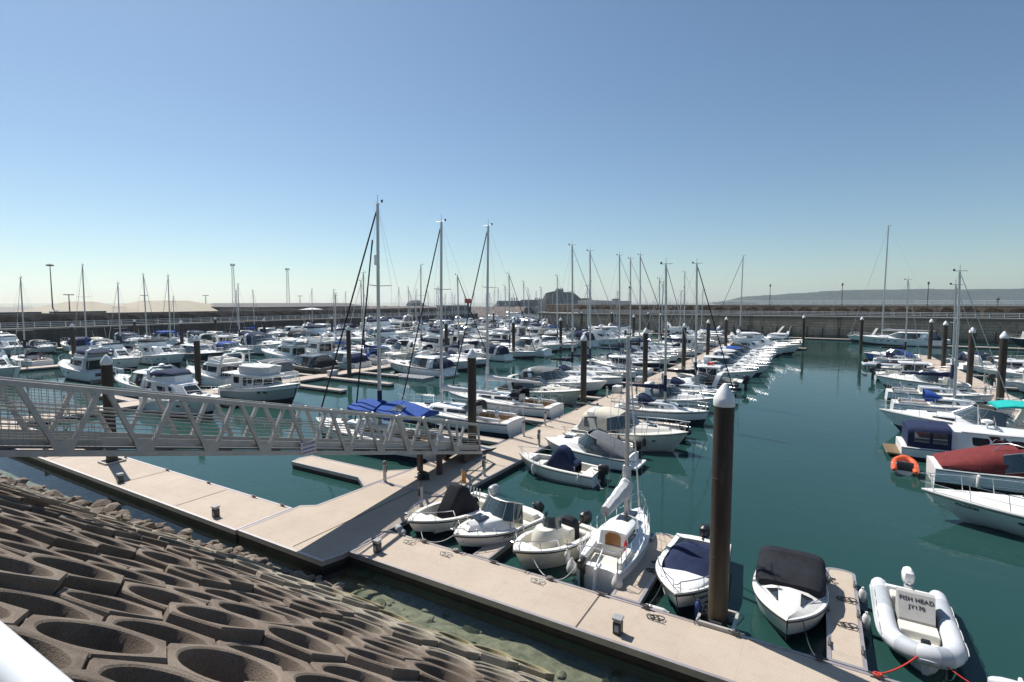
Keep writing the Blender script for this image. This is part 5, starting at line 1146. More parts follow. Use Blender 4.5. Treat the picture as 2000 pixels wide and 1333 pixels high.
def trawler(root, L, B, side=LGREY):
    h = Hull(L, B, 1.0, 1.75, 'blunt', .35, side=side, stripe=BLACKP, stripe_w=.12, cove=WHITE, rake=.9).build(root); h.deck(root, [(.05, .22)], floor=.55)
    X = lambda s: -L / 2 + s * L; zd = h.z(.45)
    P = cab(root, 'saloon', [(X(.16), B * .36, X(.16), B * .34, zd - .45, zd + .95), (X(.34), B * .37, X(.34), B * .34, zd - .4, zd + .95), (X(.50), B * .37, X(.51), B * .34, zd - .3, zd + .95), (X(.64), B * .32, X(.645), B * .30, zd, zd + .95)], 0, 0, WHITE)
    panes(root, P, [(0, .25, .75, .5, .88), (1, .1, .45, .38, .88), (1, .55, .95, .5, .88), (2, .08, .95, .42, .88), ('front', .05, .47, .35, .9), ('front', .53, .95, .35, .9)])
    cab(root, 'boat_deck', [(X(.04), B * .40, X(.04), B * .40), (X(.4), B * .42, X(.4), B * .42), (X(.66), B * .36, X(.66), B * .36), (X(.70), B * .2, X(.70), B * .2)], zd + .97, zd + 1.04, WHITE, .03)
    F = cab(root, 'flybridge', [(X(.30), B * .34, X(.30), B * .36), (X(.48), B * .34, X(.48), B * .36), (X(.62), B * .29, X(.64), B * .31), (X(.66), B * .16, X(.68), B * .17)], zd + 1.08, zd + 1.72, C_WHITE, .12)
    b = MB(); b.lathe([(.02, 0), (.3, .05), (.34, .2), (.28, .3), (.05, .33)], 12, (X(.2), 0, zd + 1.1), sx=2.6, sy=1.0); b.tube([(X(.30), 0, zd + 1.1), (X(.28), 0, zd + 3.4)], .05, 6, .03); b.tube([(X(.28), -.5, zd + 2.7), (X(.28), .5, zd + 2.7)], .02, 4); b.build('mast_and_dinghy_pod', WHITE, root)
    b = MB()
    for sg in (1, -1):
        for s in (.05, .14): b.tube([(X(s), sg * B * .40, h.z(.1)), (X(s), sg * B * .39, zd + .98)], .025, 5)
        b.tube([(X(.05), sg * B * .39, zd + 1.7), (X(.3), sg * B * .37, zd + 1.7)], .016, 4)
        for s in (.05, .13, .21): b.tube([(X(s), sg * B * .39, zd + 1.04), (X(s), sg * B * .39, zd + 1.7)], .014, 4)
    b.build('deck_rail', STEEL, root); bow_rail(h, root, .40, .7, 6, .018); ports(h, root, [.66, .74], .72, .2, .1); rub_rail(h, root, WHITE, .05, -.22); return h
# ================================================================== BOATS IN THEIR BERTHS
SIDES = {}          # side key -> list of (y, root) for counting along the pontoon
def berth(name, label, cat, xs, xb, y, build, row=None, group=None, ys=None, **kw):
    """a boat from its stern (xs, ys) to its bow (xb, y)"""
    ys = y if ys is None else ys
    rz = math.atan2(y - ys, xb - xs); L = math.hypot(xb - xs, y - ys)
    t = thing(name, label, cat, ((xs + xb) / 2, (y + ys) / 2, 0), rz, group)
    h = build(t, L, **kw)
    if row: SIDES.setdefault(row, []).append(((y + ys) / 2, t))
    return t, h
GM, GS, GO = 'motor boats moored in the marina', 'sailing yachts moored in the marina', 'small open boats moored in the marina'
# ---- the small boats along the shore pontoon
t, h = berth('open_motorboat', 'white open motorboat with black console cover and navy stripe, beside the gangway foot', 'motorboat', -10.95, -11.72, 13.0, open_boat, ys=16.95, group=GO, B=1.85, stripe=NAVY, motor=LGREY, cover=C_BLACK, cove=LGREY)
h.text(t, 'JY2357', .60, .74, .17)
b = MB(); b.tube([(-.55, -.1, .9), (-.6, -.1, 1.95)], .012, 5); b.build('flagstaff', STEEL, t); b = MB(); b.loft([[(-.58, -.10 + .02 * math.sin(k * 2), 1.9 - k * .09), (-.70 - .02 * k, -.06 + .03 * math.sin(k * 3), 1.86 - k * .1)] for k in range(6)], closed=False, caps=False); b.build('flag', M('flag_orange', (.65, .25, .05), .8), t)
b = MB()
for k in range(5): b.tube([(-1.05 - .02 * k, -.34 + k * .16, .74), (-1.15, -.34 + k * .16, 1.12)], .022, 6)
b.build('rod_holder', WHITE, t)
t, h = berth('cabin_motorboat', 'white motorboat with clear windscreen and deep blue hull bottom', 'motorboat', -8.85, -9.78, 13.0, sports_cruiser, ys=16.5, group=GO, B=1.75, stripe=NAVY, arch=False, platform=False, nports=0, rail=False, fsm=.76, low=NAVY, cove=LGREY)
bow_rail(h, t, .70, .20, 2, mid=False); outboard(t, -h.L / 2, .52, BLACKP, tilt=-.7, s=.75); h.text(t, 'JY2041', .55, .80, .15)
t, h = berth('open_motorboat', 'cream open motorboat with bulbous console and low windscreen, two white fenders alongside', 'motorboat', -6.82, -7.58, 13.05, open_boat, ys=16.4, group=GO, B=1.72, side=CREAM, low=CREAM, motor=BLACKP, cover=None, lin=LINER)
hood(t, 'seat_cover', [(-1.2, .28, .3, .62), (-1.05, .30, .3, .72), (-.85, .28, .3, .66)], C_BLACK, q=.4)
b = MB(); b.lathe([(.30, .0), (.40, .28), (.36, .62), (.27, .80)], 14, (.25, 0, .24), sx=1.25, sy=1.15); b.build('console_front', CREAM, t)
t, h = berth('small_sailing_boat', 'small white sailing boat with brown cabin door and grey-white boom cover', 'sailing boat', -5.15, -5.3, 18.2, sail_yacht, ys=13.55, group=GS, B=1.72, H=7.1, stripe=LGREY, cover=C_WHITE, hoodc=None, wheel=False, furl=C_WHITE, furl_r=.03, xm=.55, sugar=.0, deck=WHITE, ck=1.45, bdown=.8)
L_ = h.L; zc = h.z(.45); xa = -L_ / 2 + .31 * L_
b = MB(); b.add([(xa - .012, -.24, .45), (xa - .012, .24, .45), (xa - .012, .24, zc + .36), (xa - .012, .14, zc + .46), (xa - .012, -.14, zc + .46), (xa - .012, -.24, zc + .36), (xa + .03, -.24, .45), (xa + .03, .24, .45), (xa + .03, .24, zc + .36), (xa + .03, .14, zc + .46), (xa + .03, -.14, zc + .46), (xa + .03, -.24, zc + .36)], [(0, 1, 2, 3, 4, 5), (11, 10, 9, 8, 7, 6)] + [(i, i + 6, (i + 1) % 6 + 6, (i + 1) % 6) for i in range(6)]); b.build('cabin_door', M('varnished_door', (.30, .12, .025), .3, coat=.4), t)
b = MB(); b.box(xa - .02, xa - .012, -.06, .06, zc - .02, zc + .05); b.build('door_plate', WHITE, t)
b = MB(); b.lathe([(.05, 0), (.055, .3), (.03, .36), (.015, .42)], 8, (xa - .07, -.42, zc - .05)); b.build('fire_extinguisher', RED, t)
outboard(t, -L_ / 2 + .05, .62, BLACKP, tilt=0, s=.62, y=.42)
b = MB(); b.loft([[(-L_ / 2 - .02 - .1 * k, -.03, .75 - .45 * k), (-L_ / 2 - .20 - .1 * k, -.03, .72 - .45 * k), (-L_ / 2 - .20 - .1 * k, .03, .72 - .45 * k), (-L_ / 2 - .02 - .1 * k, .03, .75 - .45 * k)] for k in range(3)]); b.tube([(-L_ / 2 - .08, 0, .78), (-L_ / 2 + .8, .1, .86)], .025, 5); b.build('rudder', WHITE, t)
t, h = berth('open_motorboat', 'white open motorboat with a slack navy cover, partly behind the thick pile', 'motorboat', -2.95, -2.85, 13.05, open_boat, ys=17.3, group=GO, B=1.9, kind='none', motor=BLACKP, cove=LGREY)
hood(t, 'boat_cover', [(h.x(.10), .62, .40, .16), (h.x(.18), .80, .44, .14), (h.x(.30), .82, .42, .42), (h.x(.38), .82, .42, .22), (h.x(.50), .80, .42, .46), (h.x(.58), .76, .40, .22), (h.x(.66), .68, .40, .14), (h.x(.74), .55, .42, .08)], C_NAVY, q=.8)
cab(t, 'foredeck', [(h.x(.70), .72, h.x(.71), .66), (h.x(.82), .56, h.x(.82), .50), (h.x(.93), .26, h.x(.92), .22)], h.z(.8) - .04, h.z(.8) + .06, WHITE, .05)
h.text(t, 'TENACITY', .78, .62, .13); h.text(t, 'JY1907', .60, .72, .17)
t, h = berth('cabin_motorboat', 'white speedboat with a broad black canopy and two dark triangular deck windows', 'motorboat', -.42, -.36, 13.2, sports_cruiser, ys=17.2, group=GO, B=1.88, top='none', screen=False, trunk=False, arch=False, platform=False, nports=0, rail=False, fsm=.9, cove=BLACKP)
zd = h.z(.5); B_ = h.B; t.scale = (.96, .95, .84)
hood(t, 'canopy', [(h.x(.10), B_ * .46, zd - .03, .40), (h.x(.15), B_ * .475, zd - .03, .66), (h.x(.25), B_ * .475, zd - .03, .72), (h.x(.28), B_ * .475, zd - .02, .62), (h.x(.42), B_ * .475, zd, .60), (h.x(.52), B_ * .455, zd + .04, .50), (h.x(.59), B_ * .41, zd + .16, .22)], C_BLACK, q=.42)
for sg in (1, -1):
    dz_ = lambda s_, y_: h.z(s_) + .03 + .22 * (1 - .2 * y_ / ((h.y(s_) - .10) * .55)) if y_ < (h.y(s_) - .10) * .55 else h.z(s_) + .03 + .176 * (1 - (y_ - (h.y(s_) - .1) * .55) / ((h.y(s_) - .1) * .45))
    q = [(h.x(s_), sg * y_, dz_(s_, y_)) for s_, y_ in ((.645, .56), (.645, .28), (.81, .27))]
    b = MB(); b.loft([[(x, y, z - .10) for x, y, z in q], [(x, y, z + .02) for x, y, z in q]]); b.build('deck_window', GLASS, t)
b = MB(); b.tube([(h.x(.93), .05, h.z(.93) + .09), (h.x(.75), .42, h.z(.75) + .12), (h.x(.55), B_ * .45, h.z(.55) + .12)], .012, 4); b.tube([(h.x(.93), -.05, h.z(.93) + .09), (h.x(.75), -.42, h.z(.75) + .12), (h.x(.55), -B_ * .45, h.z(.55) + .12)], .012, 4); b.build('grab_rail', STEEL, t)
t, h = berth('rigid_inflatable', 'pale grey inflatable boat lettered FISH HEAD on its covered console', 'inflatable boat', 2.42, 2.36, 13.45, inflatable, ys=17.2, group='inflatable boats', B=1.92, patch=TUBED, motor=None, console=False)
t.scale = (.88, .88, .88); t.location.y += .12; t.location.x -= .05
outboard(t, -1.85, .66, WHITE, s=.9)
CV = M('console_cover_grey', (.40, .39, .37), .75, var=.1)
b = MB(); b.loft([[(-.95, w, z) for w, z in ((-.40, .25), (.40, .25), (.40, .95), (-.40, .95))], [(-.55, w, z) for w, z in ((-.43, .22), (.43, .22), (.43, 1.12), (-.43, 1.12))], [(-.42, w, z) for w, z in ((-.43, .22), (.43, .22), (.43, 1.10), (-.43, 1.10))], [(.02, w, z) for w, z in ((-.40, .22), (.40, .22), (.40, .55), (-.40, .55))]]); b.build('console_cover', CV, t)
sl = Vector((-.44, 0, .55)).normalized(); nrm = Vector((.55, 0, .44)).normalized()
for txt, f, sz in (('FISH HEAD', .76, .155), ('JY170', .48, .15)):
    p = Vector((.02, 0, .55)).lerp(Vector((-.42, 0, 1.10)), f) + nrm * .012; lettering(txt, sz, INK, 'lettering', t, frame(p, (0, 1, 0), sl), .003)
b = MB(); b.box(.05, .55, -.44, .44, .2, .50, bev=.03); b.box(-1.6, -1.15, -.5, .5, .2, .55, bev=.04); b.box(.75, 1.05, -.38, .38, .2, .40, bev=.03); b.build('seat_locker', CREAM, t)
b = MB(); b.box(1.42, 1.56, -.1, .1, .66, .84, bev=.03); b.build('bow_eye', BLACKP, t)
t, h = berth('inflatable_tender', 'small cream inflatable tender just east of the FISH HEAD inflatable', 'inflatable boat', 3.7, 5.4, 13.45, inflatable, ys=13.5, group='inflatable boats', B=1.2, motor=None, console=False)
# ---- open-water side of the main pontoon
AR, AL, BR, BL, DR, DL, ER, CL, CR, WR = 'AR', 'AL', 'BR', 'BL', 'DR', 'DL', 'ER', 'CL', 'CR', 'WR'
berth('open_motorboat', 'white open fishing boat with navy console cover and black outboard, nearest the gangway end', 'motorboat', -8.3, -12.4, 21.9, open_boat, AR, GO, B=1.8, low=LGREY, motor=BLACKP)
berth('speedboat', 'white speedboat under a dark grey cockpit cover, second out from the gangway', 'motorboat', -7.6, -12.45, 24.75, sports_cruiser, AR, GM, B=2.0, top='cover', canvas=C_GREY, arch=False, rail=False, nports=0, fsm=.85, cove=LGREY)
berth('open_motorboat', 'pale blue open boat half hidden behind the grey-covered speedboat', 'motorboat', -8.2, -12.3, 26.7, open_boat, AR, GO, B=1.6, side=LBLUE, cover=None, kind='none', motor=BLACKP)
berth('motor_cruiser', 'cream motor cruiser with cream canopy, bow pointing at open water', 'motor cruiser', -12.2, -5.8, 28.7, sports_cruiser, AR, GM, B=2.4, side=CREAM, top='canopy', canvas=C_CREAM, sup=CREAM, foredeck=CREAM, low=CREAM)
berth('black_inflatable', 'black inflatable boat with black outboard between cream cruiser and white yacht', 'inflatable boat', -6.7, -11.2, 31.4, inflatable, AR, 'inflatable boats', B=1.8, tube=TUBEK)
berth('sailing_yacht', 'white sailing yacht with navy sprayhood, nearest on the open-water side', 'sailing yacht', -12.3, -6.0, 36.0, sail_yacht, AR, GS, B=2.3, H=10.7, xm=.25, stripe=BLACKP)
berth('motor_cruiser', 'white cruiser with flat grey cover, between two open-water side yachts', 'motor cruiser', -12.2, -6.2, 40.3, sports_cruiser, AR, GM, B=2.2, top='cover', canvas=C_GREY, nports=2)
berth('sailing_yacht', 'white sailing yacht with dark furled foresail, second on the open-water side', 'sailing yacht', -12.4, -5.5, 45.0, sail_yacht, AR, GS, B=2.4, H=11.3, xm=.3, cover=C_BLACK, furl=C_BLACK, furl_r=.05)
t, h = berth('motor_cruiser', 'white speedboat with black cockpit cover and stern outboards, beyond the second open-water yacht', 'motor cruiser', -6.3, -12.2, 48.6, sports_cruiser, AR, GM, B=2.2, top='cover', canvas=C_BLACK, rail=False, nports=0, platform=False); outboard(t, -h.L / 2, .75, BLACKP, y=.3); outboard(t, -h.L / 2, .75, BLACKP, y=-.3)
t, h = berth('pilothouse_boat', 'white pilothouse boat with a red life raft on the roof', 'motor boat', -5.9, -12.2, 53.0, pilothouse, AR, GM, B=2.3); box_part(t, 'life_raft', -.5, .1, -.3, .3, h.z(.45) + 1.28, h.z(.45) + 1.48, RED, .06)
berth('motor_cruiser', 'white open sports cruiser with long pointed bow beyond the red-topped boat', 'motor cruiser', -12.3, -5.1, 58.0, sports_cruiser, AR, GM, B=2.5, top='open', nports=3)
berth('motor_cruiser', 'white hardtop cruiser with black hull bottom, bow over open water', 'motor cruiser', -12.3, -4.4, 63.0, sports_cruiser, AR, GM, B=2.6, top='hardtop', stripe=BLACKP, canvas=None)
berth('motor_cruiser', 'long white sports cruiser without canopy, next beyond the hardtop cruiser', 'motor cruiser', -12.3, -4.6, 67.6, sports_cruiser, AR, GM, B=2.5, top='open', arch=False)
berth('motor_cruiser', 'white cruiser under a white canopy on the open-water side', 'motor cruiser', -12.3, -4.8, 72.2, sports_cruiser, AR, GM, B=2.5, top='canopy', canvas=C_WHITE)
berth('motor_cruiser', 'white cruiser with bright blue canopy on the open-water side', 'motor cruiser', -12.3, -4.6, 77.0, sports_cruiser, AR, GM, B=2.5, top='canopy', canvas=C_BLUE)
berth('motor_cruiser', 'white cruiser with black canopy beyond the blue-canopied one', 'motor cruiser', -12.3, -5.0, 81.6, sports_cruiser, AR, GM, B=2.5, top='canopy', canvas=C_BLACK)
berth('flybridge_cruiser', 'white flybridge cruiser near the outer end of the open-water side', 'motor cruiser', -12.3, -3.8, 87.0, fly_cruiser, AR, GM, B=2.9, top=None)
berth('sailing_yacht', 'tall white sailing yacht at the outer end of the main pontoon', 'sailing yacht', -8.2, -19.5, 113.0, sail_yacht, AR, GS, B=3.4, H=17.2, hoodc=C_NAVY, furl=C_BLACK, furl_r=.05, xm=-.4)
# ---- west side of the main pontoon
t, h = berth('sailing_yacht', 'white yacht with blue awnings over a navy boom cover, beside the gangway', 'sailing yacht', -16.9, -26.4, 21.2, sail_yacht, AL, GS, B=3.0, H=13.5, xm=-.6, hoodc=None, cover=C_NAVY, furl=C_BLACK, furl_r=.055)
zb = h.z(.45) + .44 + .95
def tent(parent, name, st, mat):
    b = MB(); b.loft([[(x, -w, ze - .16), (x, -w, ze), (x, 0, zr), (x, w, ze), (x, w, ze - .16)] for x, w, ze, zr in st], closed=False, caps=False); b.f += [(4, 3, 2, 1, 0), tuple(len(b.v) - 5 + k for k in range(5))]; b.m += [0, 0]; return b.build(name, mat, parent, sharp=20)
tent(t, 'blue_awning', [(1.15, .75, zb - .02, zb + .22), (.3, 1.0, zb - .06, zb + .40), (-.95, .95, zb - .02, zb + .42)], C_BLUE)
tent(t, 'blue_awning', [(-1.0, .7, zb + .02, zb + .30), (-2.2, 1.35, zb - .12, zb + .56), (-3.2, 1.35, zb - .12, zb + .46), (-4.2, .8, zb + .02, zb + .22)], C_BLUE)
b = MB(); q_ = [(-2.3, .85, zb + .13), (-2.95, .85, zb + .10), (-2.95, .4, zb + .33), (-2.3, .4, zb + .36)]; b.add([(x, y + .02, z + .05) for x, y, z in q_], [(0, 1, 2, 3)]); b.build('awning_window', GLASSB, t)
b = MB(); b.box(-4.0, .3, -.16, .16, zb - .62, zb - .02, bev=.06); b.build('boom_bag', C_NAVY, t)
lettering('WANDERLUST', .34, INKW, 'lettering', t, frame((-1.75, .175, zb - .33), (-1, 0, 0), (0, 0, 1)), .003)
b = MB(); b.tube([(1.2, .3, .5), (-.3, 0, 11.6)], .045, 6, .04); b.build('inner_forestay', C_BLACK, t)
b = MB(); b.box(-.75, -.62, .05, .25, 10.2, 10.75, bev=.03); b.build('radar_dome', WHITE, t)
berth('sailing_yacht', 'white sailing yacht with grey sprayhood behind the pile at the gangway foot', 'sailing yacht', -15.9, -25.5, 27.6, sail_yacht, AL, GS, B=3.0, H=13.4, xm=1.0, hoodc=C_GREY, cover=C_WHITE, bim=None, furl=C_BLACK, furl_r=.05)
berth('sailing_yacht', 'white twin-wheel yacht with open transom and black sprayhood, two boats from the gangway', 'sailing yacht', -15.7, -25.2, 33.0, sail_yacht, AL, GS, B=3.1, H=13.8, xm=1.1, hoodc=C_BLACK, cover=C_WHITE, furl=C_BLACK, furl_r=.05)
berth('motor_cruiser', 'cream motor cruiser with oval portholes and a folded black canopy', 'motor cruiser', -23.4, -15.7, 38.0, sports_cruiser, AL, GM, B=2.6, side=CREAM, sup=CREAM, top='cover', canvas=C_BLACK, low=CREAM)
berth('motor_cruiser', 'white sports cruiser with dark lower hull and grey canopy frame', 'motor cruiser', -24.4, -15.6, 43.0, sports_cruiser, AL, GM, B=2.7, stripe=DGREY, top='canopy', canvas=C_GREY)
berth('sailing_yacht', 'white yacht with black boom cover and tall mast left of the second pile', 'sailing yacht', -24.6, -15.7, 47.6, sail_yacht, AL, GS, B=2.9, H=13.7, xm=-.8 + .0, cover=C_BLACK, hoodc=C_NAVY)
berth('sailing_yacht', 'white yacht with navy boom cover next to the black-covered one', 'sailing yacht', -24.6, -15.7, 52.0, sail_yacht, AL, GS, B=2.9, H=13.5, xm=-.7, hoodc=None)
berth('pilothouse_boat', 'white wheelhouse boat among the yachts on the west side', 'motor boat', -15.8, -22.6, 57.2, pilothouse, AL, GM, B=2.5, motor=None)
berth('sailing_yacht', 'navy-hulled sailing yacht with navy covers on the west side', 'sailing yacht', -24.8, -15.7, 61.7, sail_yacht, AL, GS, B=2.9, H=13.8, xm=-.7, side=NAVY, stripe=WHITE)
berth('sailing_yacht', 'white sailing yacht beyond the navy-hulled one on the west side', 'sailing yacht', -24.8, -15.7, 66.0, sail_yacht, AL, GS, B=2.8, H=13.7, xm=-.7, cover=C_NAVY)
berth('sailing_yacht', 'white sailing yacht with black furled foresail, far along the west side', 'sailing yacht', -24.8, -15.7, 70.2, sail_yacht, AL, GS, B=2.9, H=14.5, xm=-.7, furl=C_BLACK, furl_r=.05, cover=C_BLACK)
berth('sailing_yacht', 'small white yacht with cream boom cover on the west side', 'sailing yacht', -23.6, -15.7, 78.0, sail_yacht, AL, GS, B=2.6, H=11.6, xm=-.7, cover=C_CREAM, hoodc=C_CREAM)
berth('flybridge_cruiser', 'big white flybridge cruiser with dark wrap windows at the sixth main pile', 'motor cruiser', -15.6, -25.4, 88.0, fly_cruiser, AL, GM, B=3.1, top=None)
berth('sailing_yacht', 'far white yacht with thin mast left of the arched wall lamp', 'sailing yacht', -24.4, -15.7, 97.5, sail_yacht, AL, GS, B=2.9, H=13.5, xm=-.9)
# ---- second pontoon
berth('flybridge_cruiser', 'white flybridge cruiser with black bridge cover seen through the gangway', 'motor cruiser', -44.2, -36.0, 20.8, fly_cruiser, BR, GM, B=3.0, top=C_NAVY)
berth('trawler_yacht', 'grey-hulled trawler yacht with canvas upper bridge', 'trawler yacht', -43.8, -35.2, 26.6, trawler, BR, GM, B=2.9)
berth('motor_cruiser', 'white hardtop cruiser with black aft canopy beside the floating cube dock', 'motor cruiser', -34.6, -44.0, 45.6, sports_cruiser, BR, GM, B=2.9, top='hardtop', canvas=C_NAVY, cove=DGREY)
berth('motor_cruiser', 'white cruiser with row of portholes, bow out beyond the hardtop cruiser', 'motor cruiser', -43.8, -34.2, 50.4, sports_cruiser, BR, GM, B=2.9, top='open', nports=4)
berth('sailing_yacht', 'white yacht with long black furled foresail on the second pontoon', 'sailing yacht', -44.0, -35.2, 54.6, sail_yacht, BR, GS, B=2.8, H=11.6, xm=-.4, furl=C_BLACK, furl_r=.06)
berth('sailing_yacht', 'white yacht with black furled foresail left of the castle', 'sailing yacht', -44.0, -34.6, 66.0, sail_yacht, BR, GS, B=2.9, H=12.3, xm=.2, furl=C_BLACK, furl_r=.05)
berth('sailing_yacht', 'white yacht whose thin dark mast stands before the castle', 'sailing yacht', -43.8, -34.8, 81.5, sail_yacht, BR, GS, B=2.9, H=12.6, xm=.6, cover=C_BLACK)
berth('motor_cruiser', 'grey-topped sports cruiser with arched side window left of the flybridge cruiser', 'motor cruiser', -47.3, -57.0, 23.4, sports_cruiser, BL, GM, B=3.0, top='hardtop', canvas=C_GREY, sup=WHITE)
berth('flybridge_cruiser', 'white cruiser with open glazed cockpit doors beside the trawler yacht', 'motor cruiser', -47.2, -56.2, 29.4, fly_cruiser, BL, GM, B=3.1, top=None)
berth('motor_cruiser', 'white canopy cruiser between open cockpit cruiser and dark-hulled cruiser', 'motor cruiser', -47.2, -55.8, 34.6, sports_cruiser, BL, GM, B=2.8, top='canopy', canvas=C_GREY)
berth('motor_cruiser', 'charcoal-hulled sports cruiser with black hardtop', 'motor cruiser', -46.9, -56.2, 39.8, sports_cruiser, BL, GM, B=3.0, side=DGREY, sup=DGREY, top='hardtop', canvas=C_BLACK, stripe=DGREY, foredeck=LGREY)
berth('motor_cruiser', 'white hardtop cruiser with navy aft canopy on the second pontoon wall side', 'motor cruiser', -47.0, -56.0, 44.8, sports_cruiser, BL, GM, B=2.9, top='hardtop', canvas=C_NAVY, cove=LGREY)
berth('sailing_yacht', 'white yacht with slim dark mast left of the charcoal cruiser', 'sailing yacht', -47.2, -55.6, 49.0, sail_yacht, BL, GS, B=2.7, H=11.9, xm=-.2, hoodc=C_BLUE)
berth('motor_cruiser', 'cream cruiser with blue canopy on the second pontoon', 'motor cruiser', -55.0, -47.2, 53.0, sports_cruiser, BL, GM, B=2.6, side=CREAM, sup=CREAM, top='canopy', canvas=C_BLUE)
berth('sailing_yacht', 'white yacht with thin mast beyond the blue-canopied cream cruiser', 'sailing yacht', -47.2, -56.2, 60.5, sail_yacht, BL, GS, B=2.9, H=13.6, xm=-.4)
# ---- third pontoon
berth('flybridge_cruiser', 'white sports flybridge bow behind the near end of the gangway', 'motor cruiser', -79.6, -69.2, 19.6, fly_cruiser, DR, GM, B=3.3, top=None)
t, h = berth('motor_yacht', 'white motor yacht with navy canvas bridge and square transom windows', 'motor yacht', -63.2, -73.6, 25.0, fly_cruiser, None, GM, B=3.5, top=C_NAVY)
for y in (-.7, .7): box_part(t, 'transom_window', -h.L / 2 - .02, -h.L / 2 + .02, y - .3, y + .3, .62, .95, GLASS, .008)
berth('flybridge_cruiser', 'white flybridge cruiser with long foredeck behind the thick left pile', 'motor cruiser', -79.6, -68.4, 30.6, fly_cruiser, DR, GM, B=3.3, top=None, cove=LGREY)
berth('flybridge_cruiser', 'white flybridge cruiser with black bridge canvas between two left piles', 'motor cruiser', -79.6, -69.0, 35.8, fly_cruiser, DR, GM, B=3.3, top=C_BLACK)
berth('motor_cruiser', 'white hardtop cruiser with broad navy hull on the third pontoon', 'motor cruiser', -79.6, -69.4, 41.0, sports_cruiser, DR, GM, B=3.1, side=NAVY, top='hardtop', canvas=None)
berth('motor_cruiser', 'white cruiser with blue canopy on the third pontoon', 'motor cruiser', -79.6, -70.4, 46.0, sports_cruiser, DR, GM, B=2.9, top='canopy', canvas=C_BLUE)
berth('sailing_yacht', 'yacht with tall black mast rising above the dark quay wall', 'sailing yacht', -83.2, -93.0, 32.6, sail_yacht, DL, GS, B=3.1, H=13.2, xm=-.2, cover=C_BLUE)
berth('sailing_yacht', 'yacht with second tallest mast at the dark quay wall', 'sailing yacht', -83.2, -92.0, 36.5, sail_yacht, DL, GS, B=2.9, H=10.8, xm=-.2)
# ---- east pontoon
berth('motor_cruiser', 'blue-hulled small boat with blue canvas at the outer end of east pontoon', 'motor boat', 11.7, 5.6, 87.5, sports_cruiser, CL, GM, B=2.2, side=BLUE, top='cover', canvas=C_BLUE, arch=False)
berth('sailing_yacht', 'small yacht with grey mast at the outer end of the east pontoon', 'sailing yacht', 6.6, 11.7, 84.6, sail_yacht, CL, GS, B=2.0, H=11.0, xm=.8, cover=C_BLACK)
berth('grey_inflatable', 'grey hard-bottomed boat with black covers, third in on the east pontoon', 'inflatable boat', 5.3, 11.6, 78.6, inflatable, CL, 'inflatable boats', B=2.2, tube=TUBEG, cover=C_BLACK)
berth('open_motorboat', 'small grey open boat beside the black-covered inflatable', 'motorboat', 6.6, 11.6, 75.0, open_boat, CL, GO, B=1.9, side=LGREY, cover=None)
berth('pilothouse_boat', 'white wheelhouse boat with black outboards, stern over open water', 'motor boat', 5.4, 11.7, 66.5, pilothouse, CL, GM, B=2.4)
berth('motor_cruiser', 'white sports cruiser with grey screen, bow over open water by wheelhouse boat', 'motor cruiser', 11.8, 4.9, 60.5, sports_cruiser, CL, GM, B=2.5, top='open', cove=LGREY)
berth('sailing_yacht', 'yacht with long navy boom cover on the east pontoon', 'sailing yacht', 5.2, 12.0, 53.5, sail_yacht, CL, GS, B=2.4, H=9.5, xm=.8, cover=C_NAVY, hoodc=None)
berth('sailing_yacht', 'white yacht with blue stripe, blue sprayhood and tall grey mast', 'sailing yacht', 5.0, 11.8, 47.6, sail_yacht, CL, GS, B=2.4, H=10.3, xm=.15, stripe=BLUE, hoodc=C_BLUE, boom=False)
berth('motor_cruiser', 'white cruiser with turquoise bimini and radar arch on the east pontoon', 'motor cruiser', 12.4, 3.6, 40.6, sports_cruiser, CL, GM, B=2.7, top='bimini', canvas=C_TURQ)
t, h = berth('motor_yacht', 'white cabin motor yacht with navy windowed stern canopy', 'motor yacht', 4.0, 11.9, 34.6, pilothouse, CL, GM, B=2.7, motor=None, side=WHITE, low=BLACKP, stripe=BLACKP)
z0 = h.z(.3); X_ = lambda s: -h.L / 2 + s * h.L
hood(t, 'stern_canopy', [(X_(.03), 1.10, z0 - .05, 1.20), (X_(.055), 1.14, z0 - .05, 1.30), (X_(.255), 1.16, z0 - .02, 1.36)], C_NAVY, q=.28)
for sg in (1, -1):
    for a, c in ((.065, .145), (.16, .235)):
        b = MB(); q_ = [(X_(a), z0 + .32), (X_(c), z0 + .32), (X_(c), z0 + .98), (X_(a), z0 + .98)]; b.loft([[(x, sg * 1.135, z) for x, z in q_], [(x, sg * 1.185, z) for x, z in q_]]); b.build('canopy_window', GLASSB, t)
t.scale = (1, 1, .84)
P = cab(t, 'aft_saloon', [(X_(.26), 1.02, X_(.25), .92), (X_(.66), .98, X_(.62), .88), (X_(.78), .72, X_(.69), .64)], z0 - .1, z0 + 1.12, WHITE, .05); panes(t, P, [(0, .28, .50, .42, .82), (0, .53, .74, .42, .82), (0, .77, .97, .42, .82), (1, .1, .9, .42, .86), ('front', .06, .94, .35, .9)])
b = MB(); b.lathe([(.02, 0), (.24, .04), (.24, .18), (.1, .24)], 12, (X_(.45), 0, z0 + 1.62)); b.tube([(X_(.45), 0, z0 + 1.15), (X_(.45), 0, z0 + 1.62)], .05, 6); b.tube([(X_(.42), .4, z0 + 1.15), (X_(.41), .4, z0 + 2.6)], .015, 4); b.build('radar_and_aerials', WHITE, t)
b = MB(); b.box(-h.L / 2 - .6, -h.L / 2 + .0, -1.0, 1.0, .20, .27, bev=.02)
for k in range(9): b.box(-h.L / 2 - .6, -h.L / 2 + .0, -1.0 + k * .235, -.93 + k * .235, .275, .31)
b.build('swim_platform', TEAKD, t)
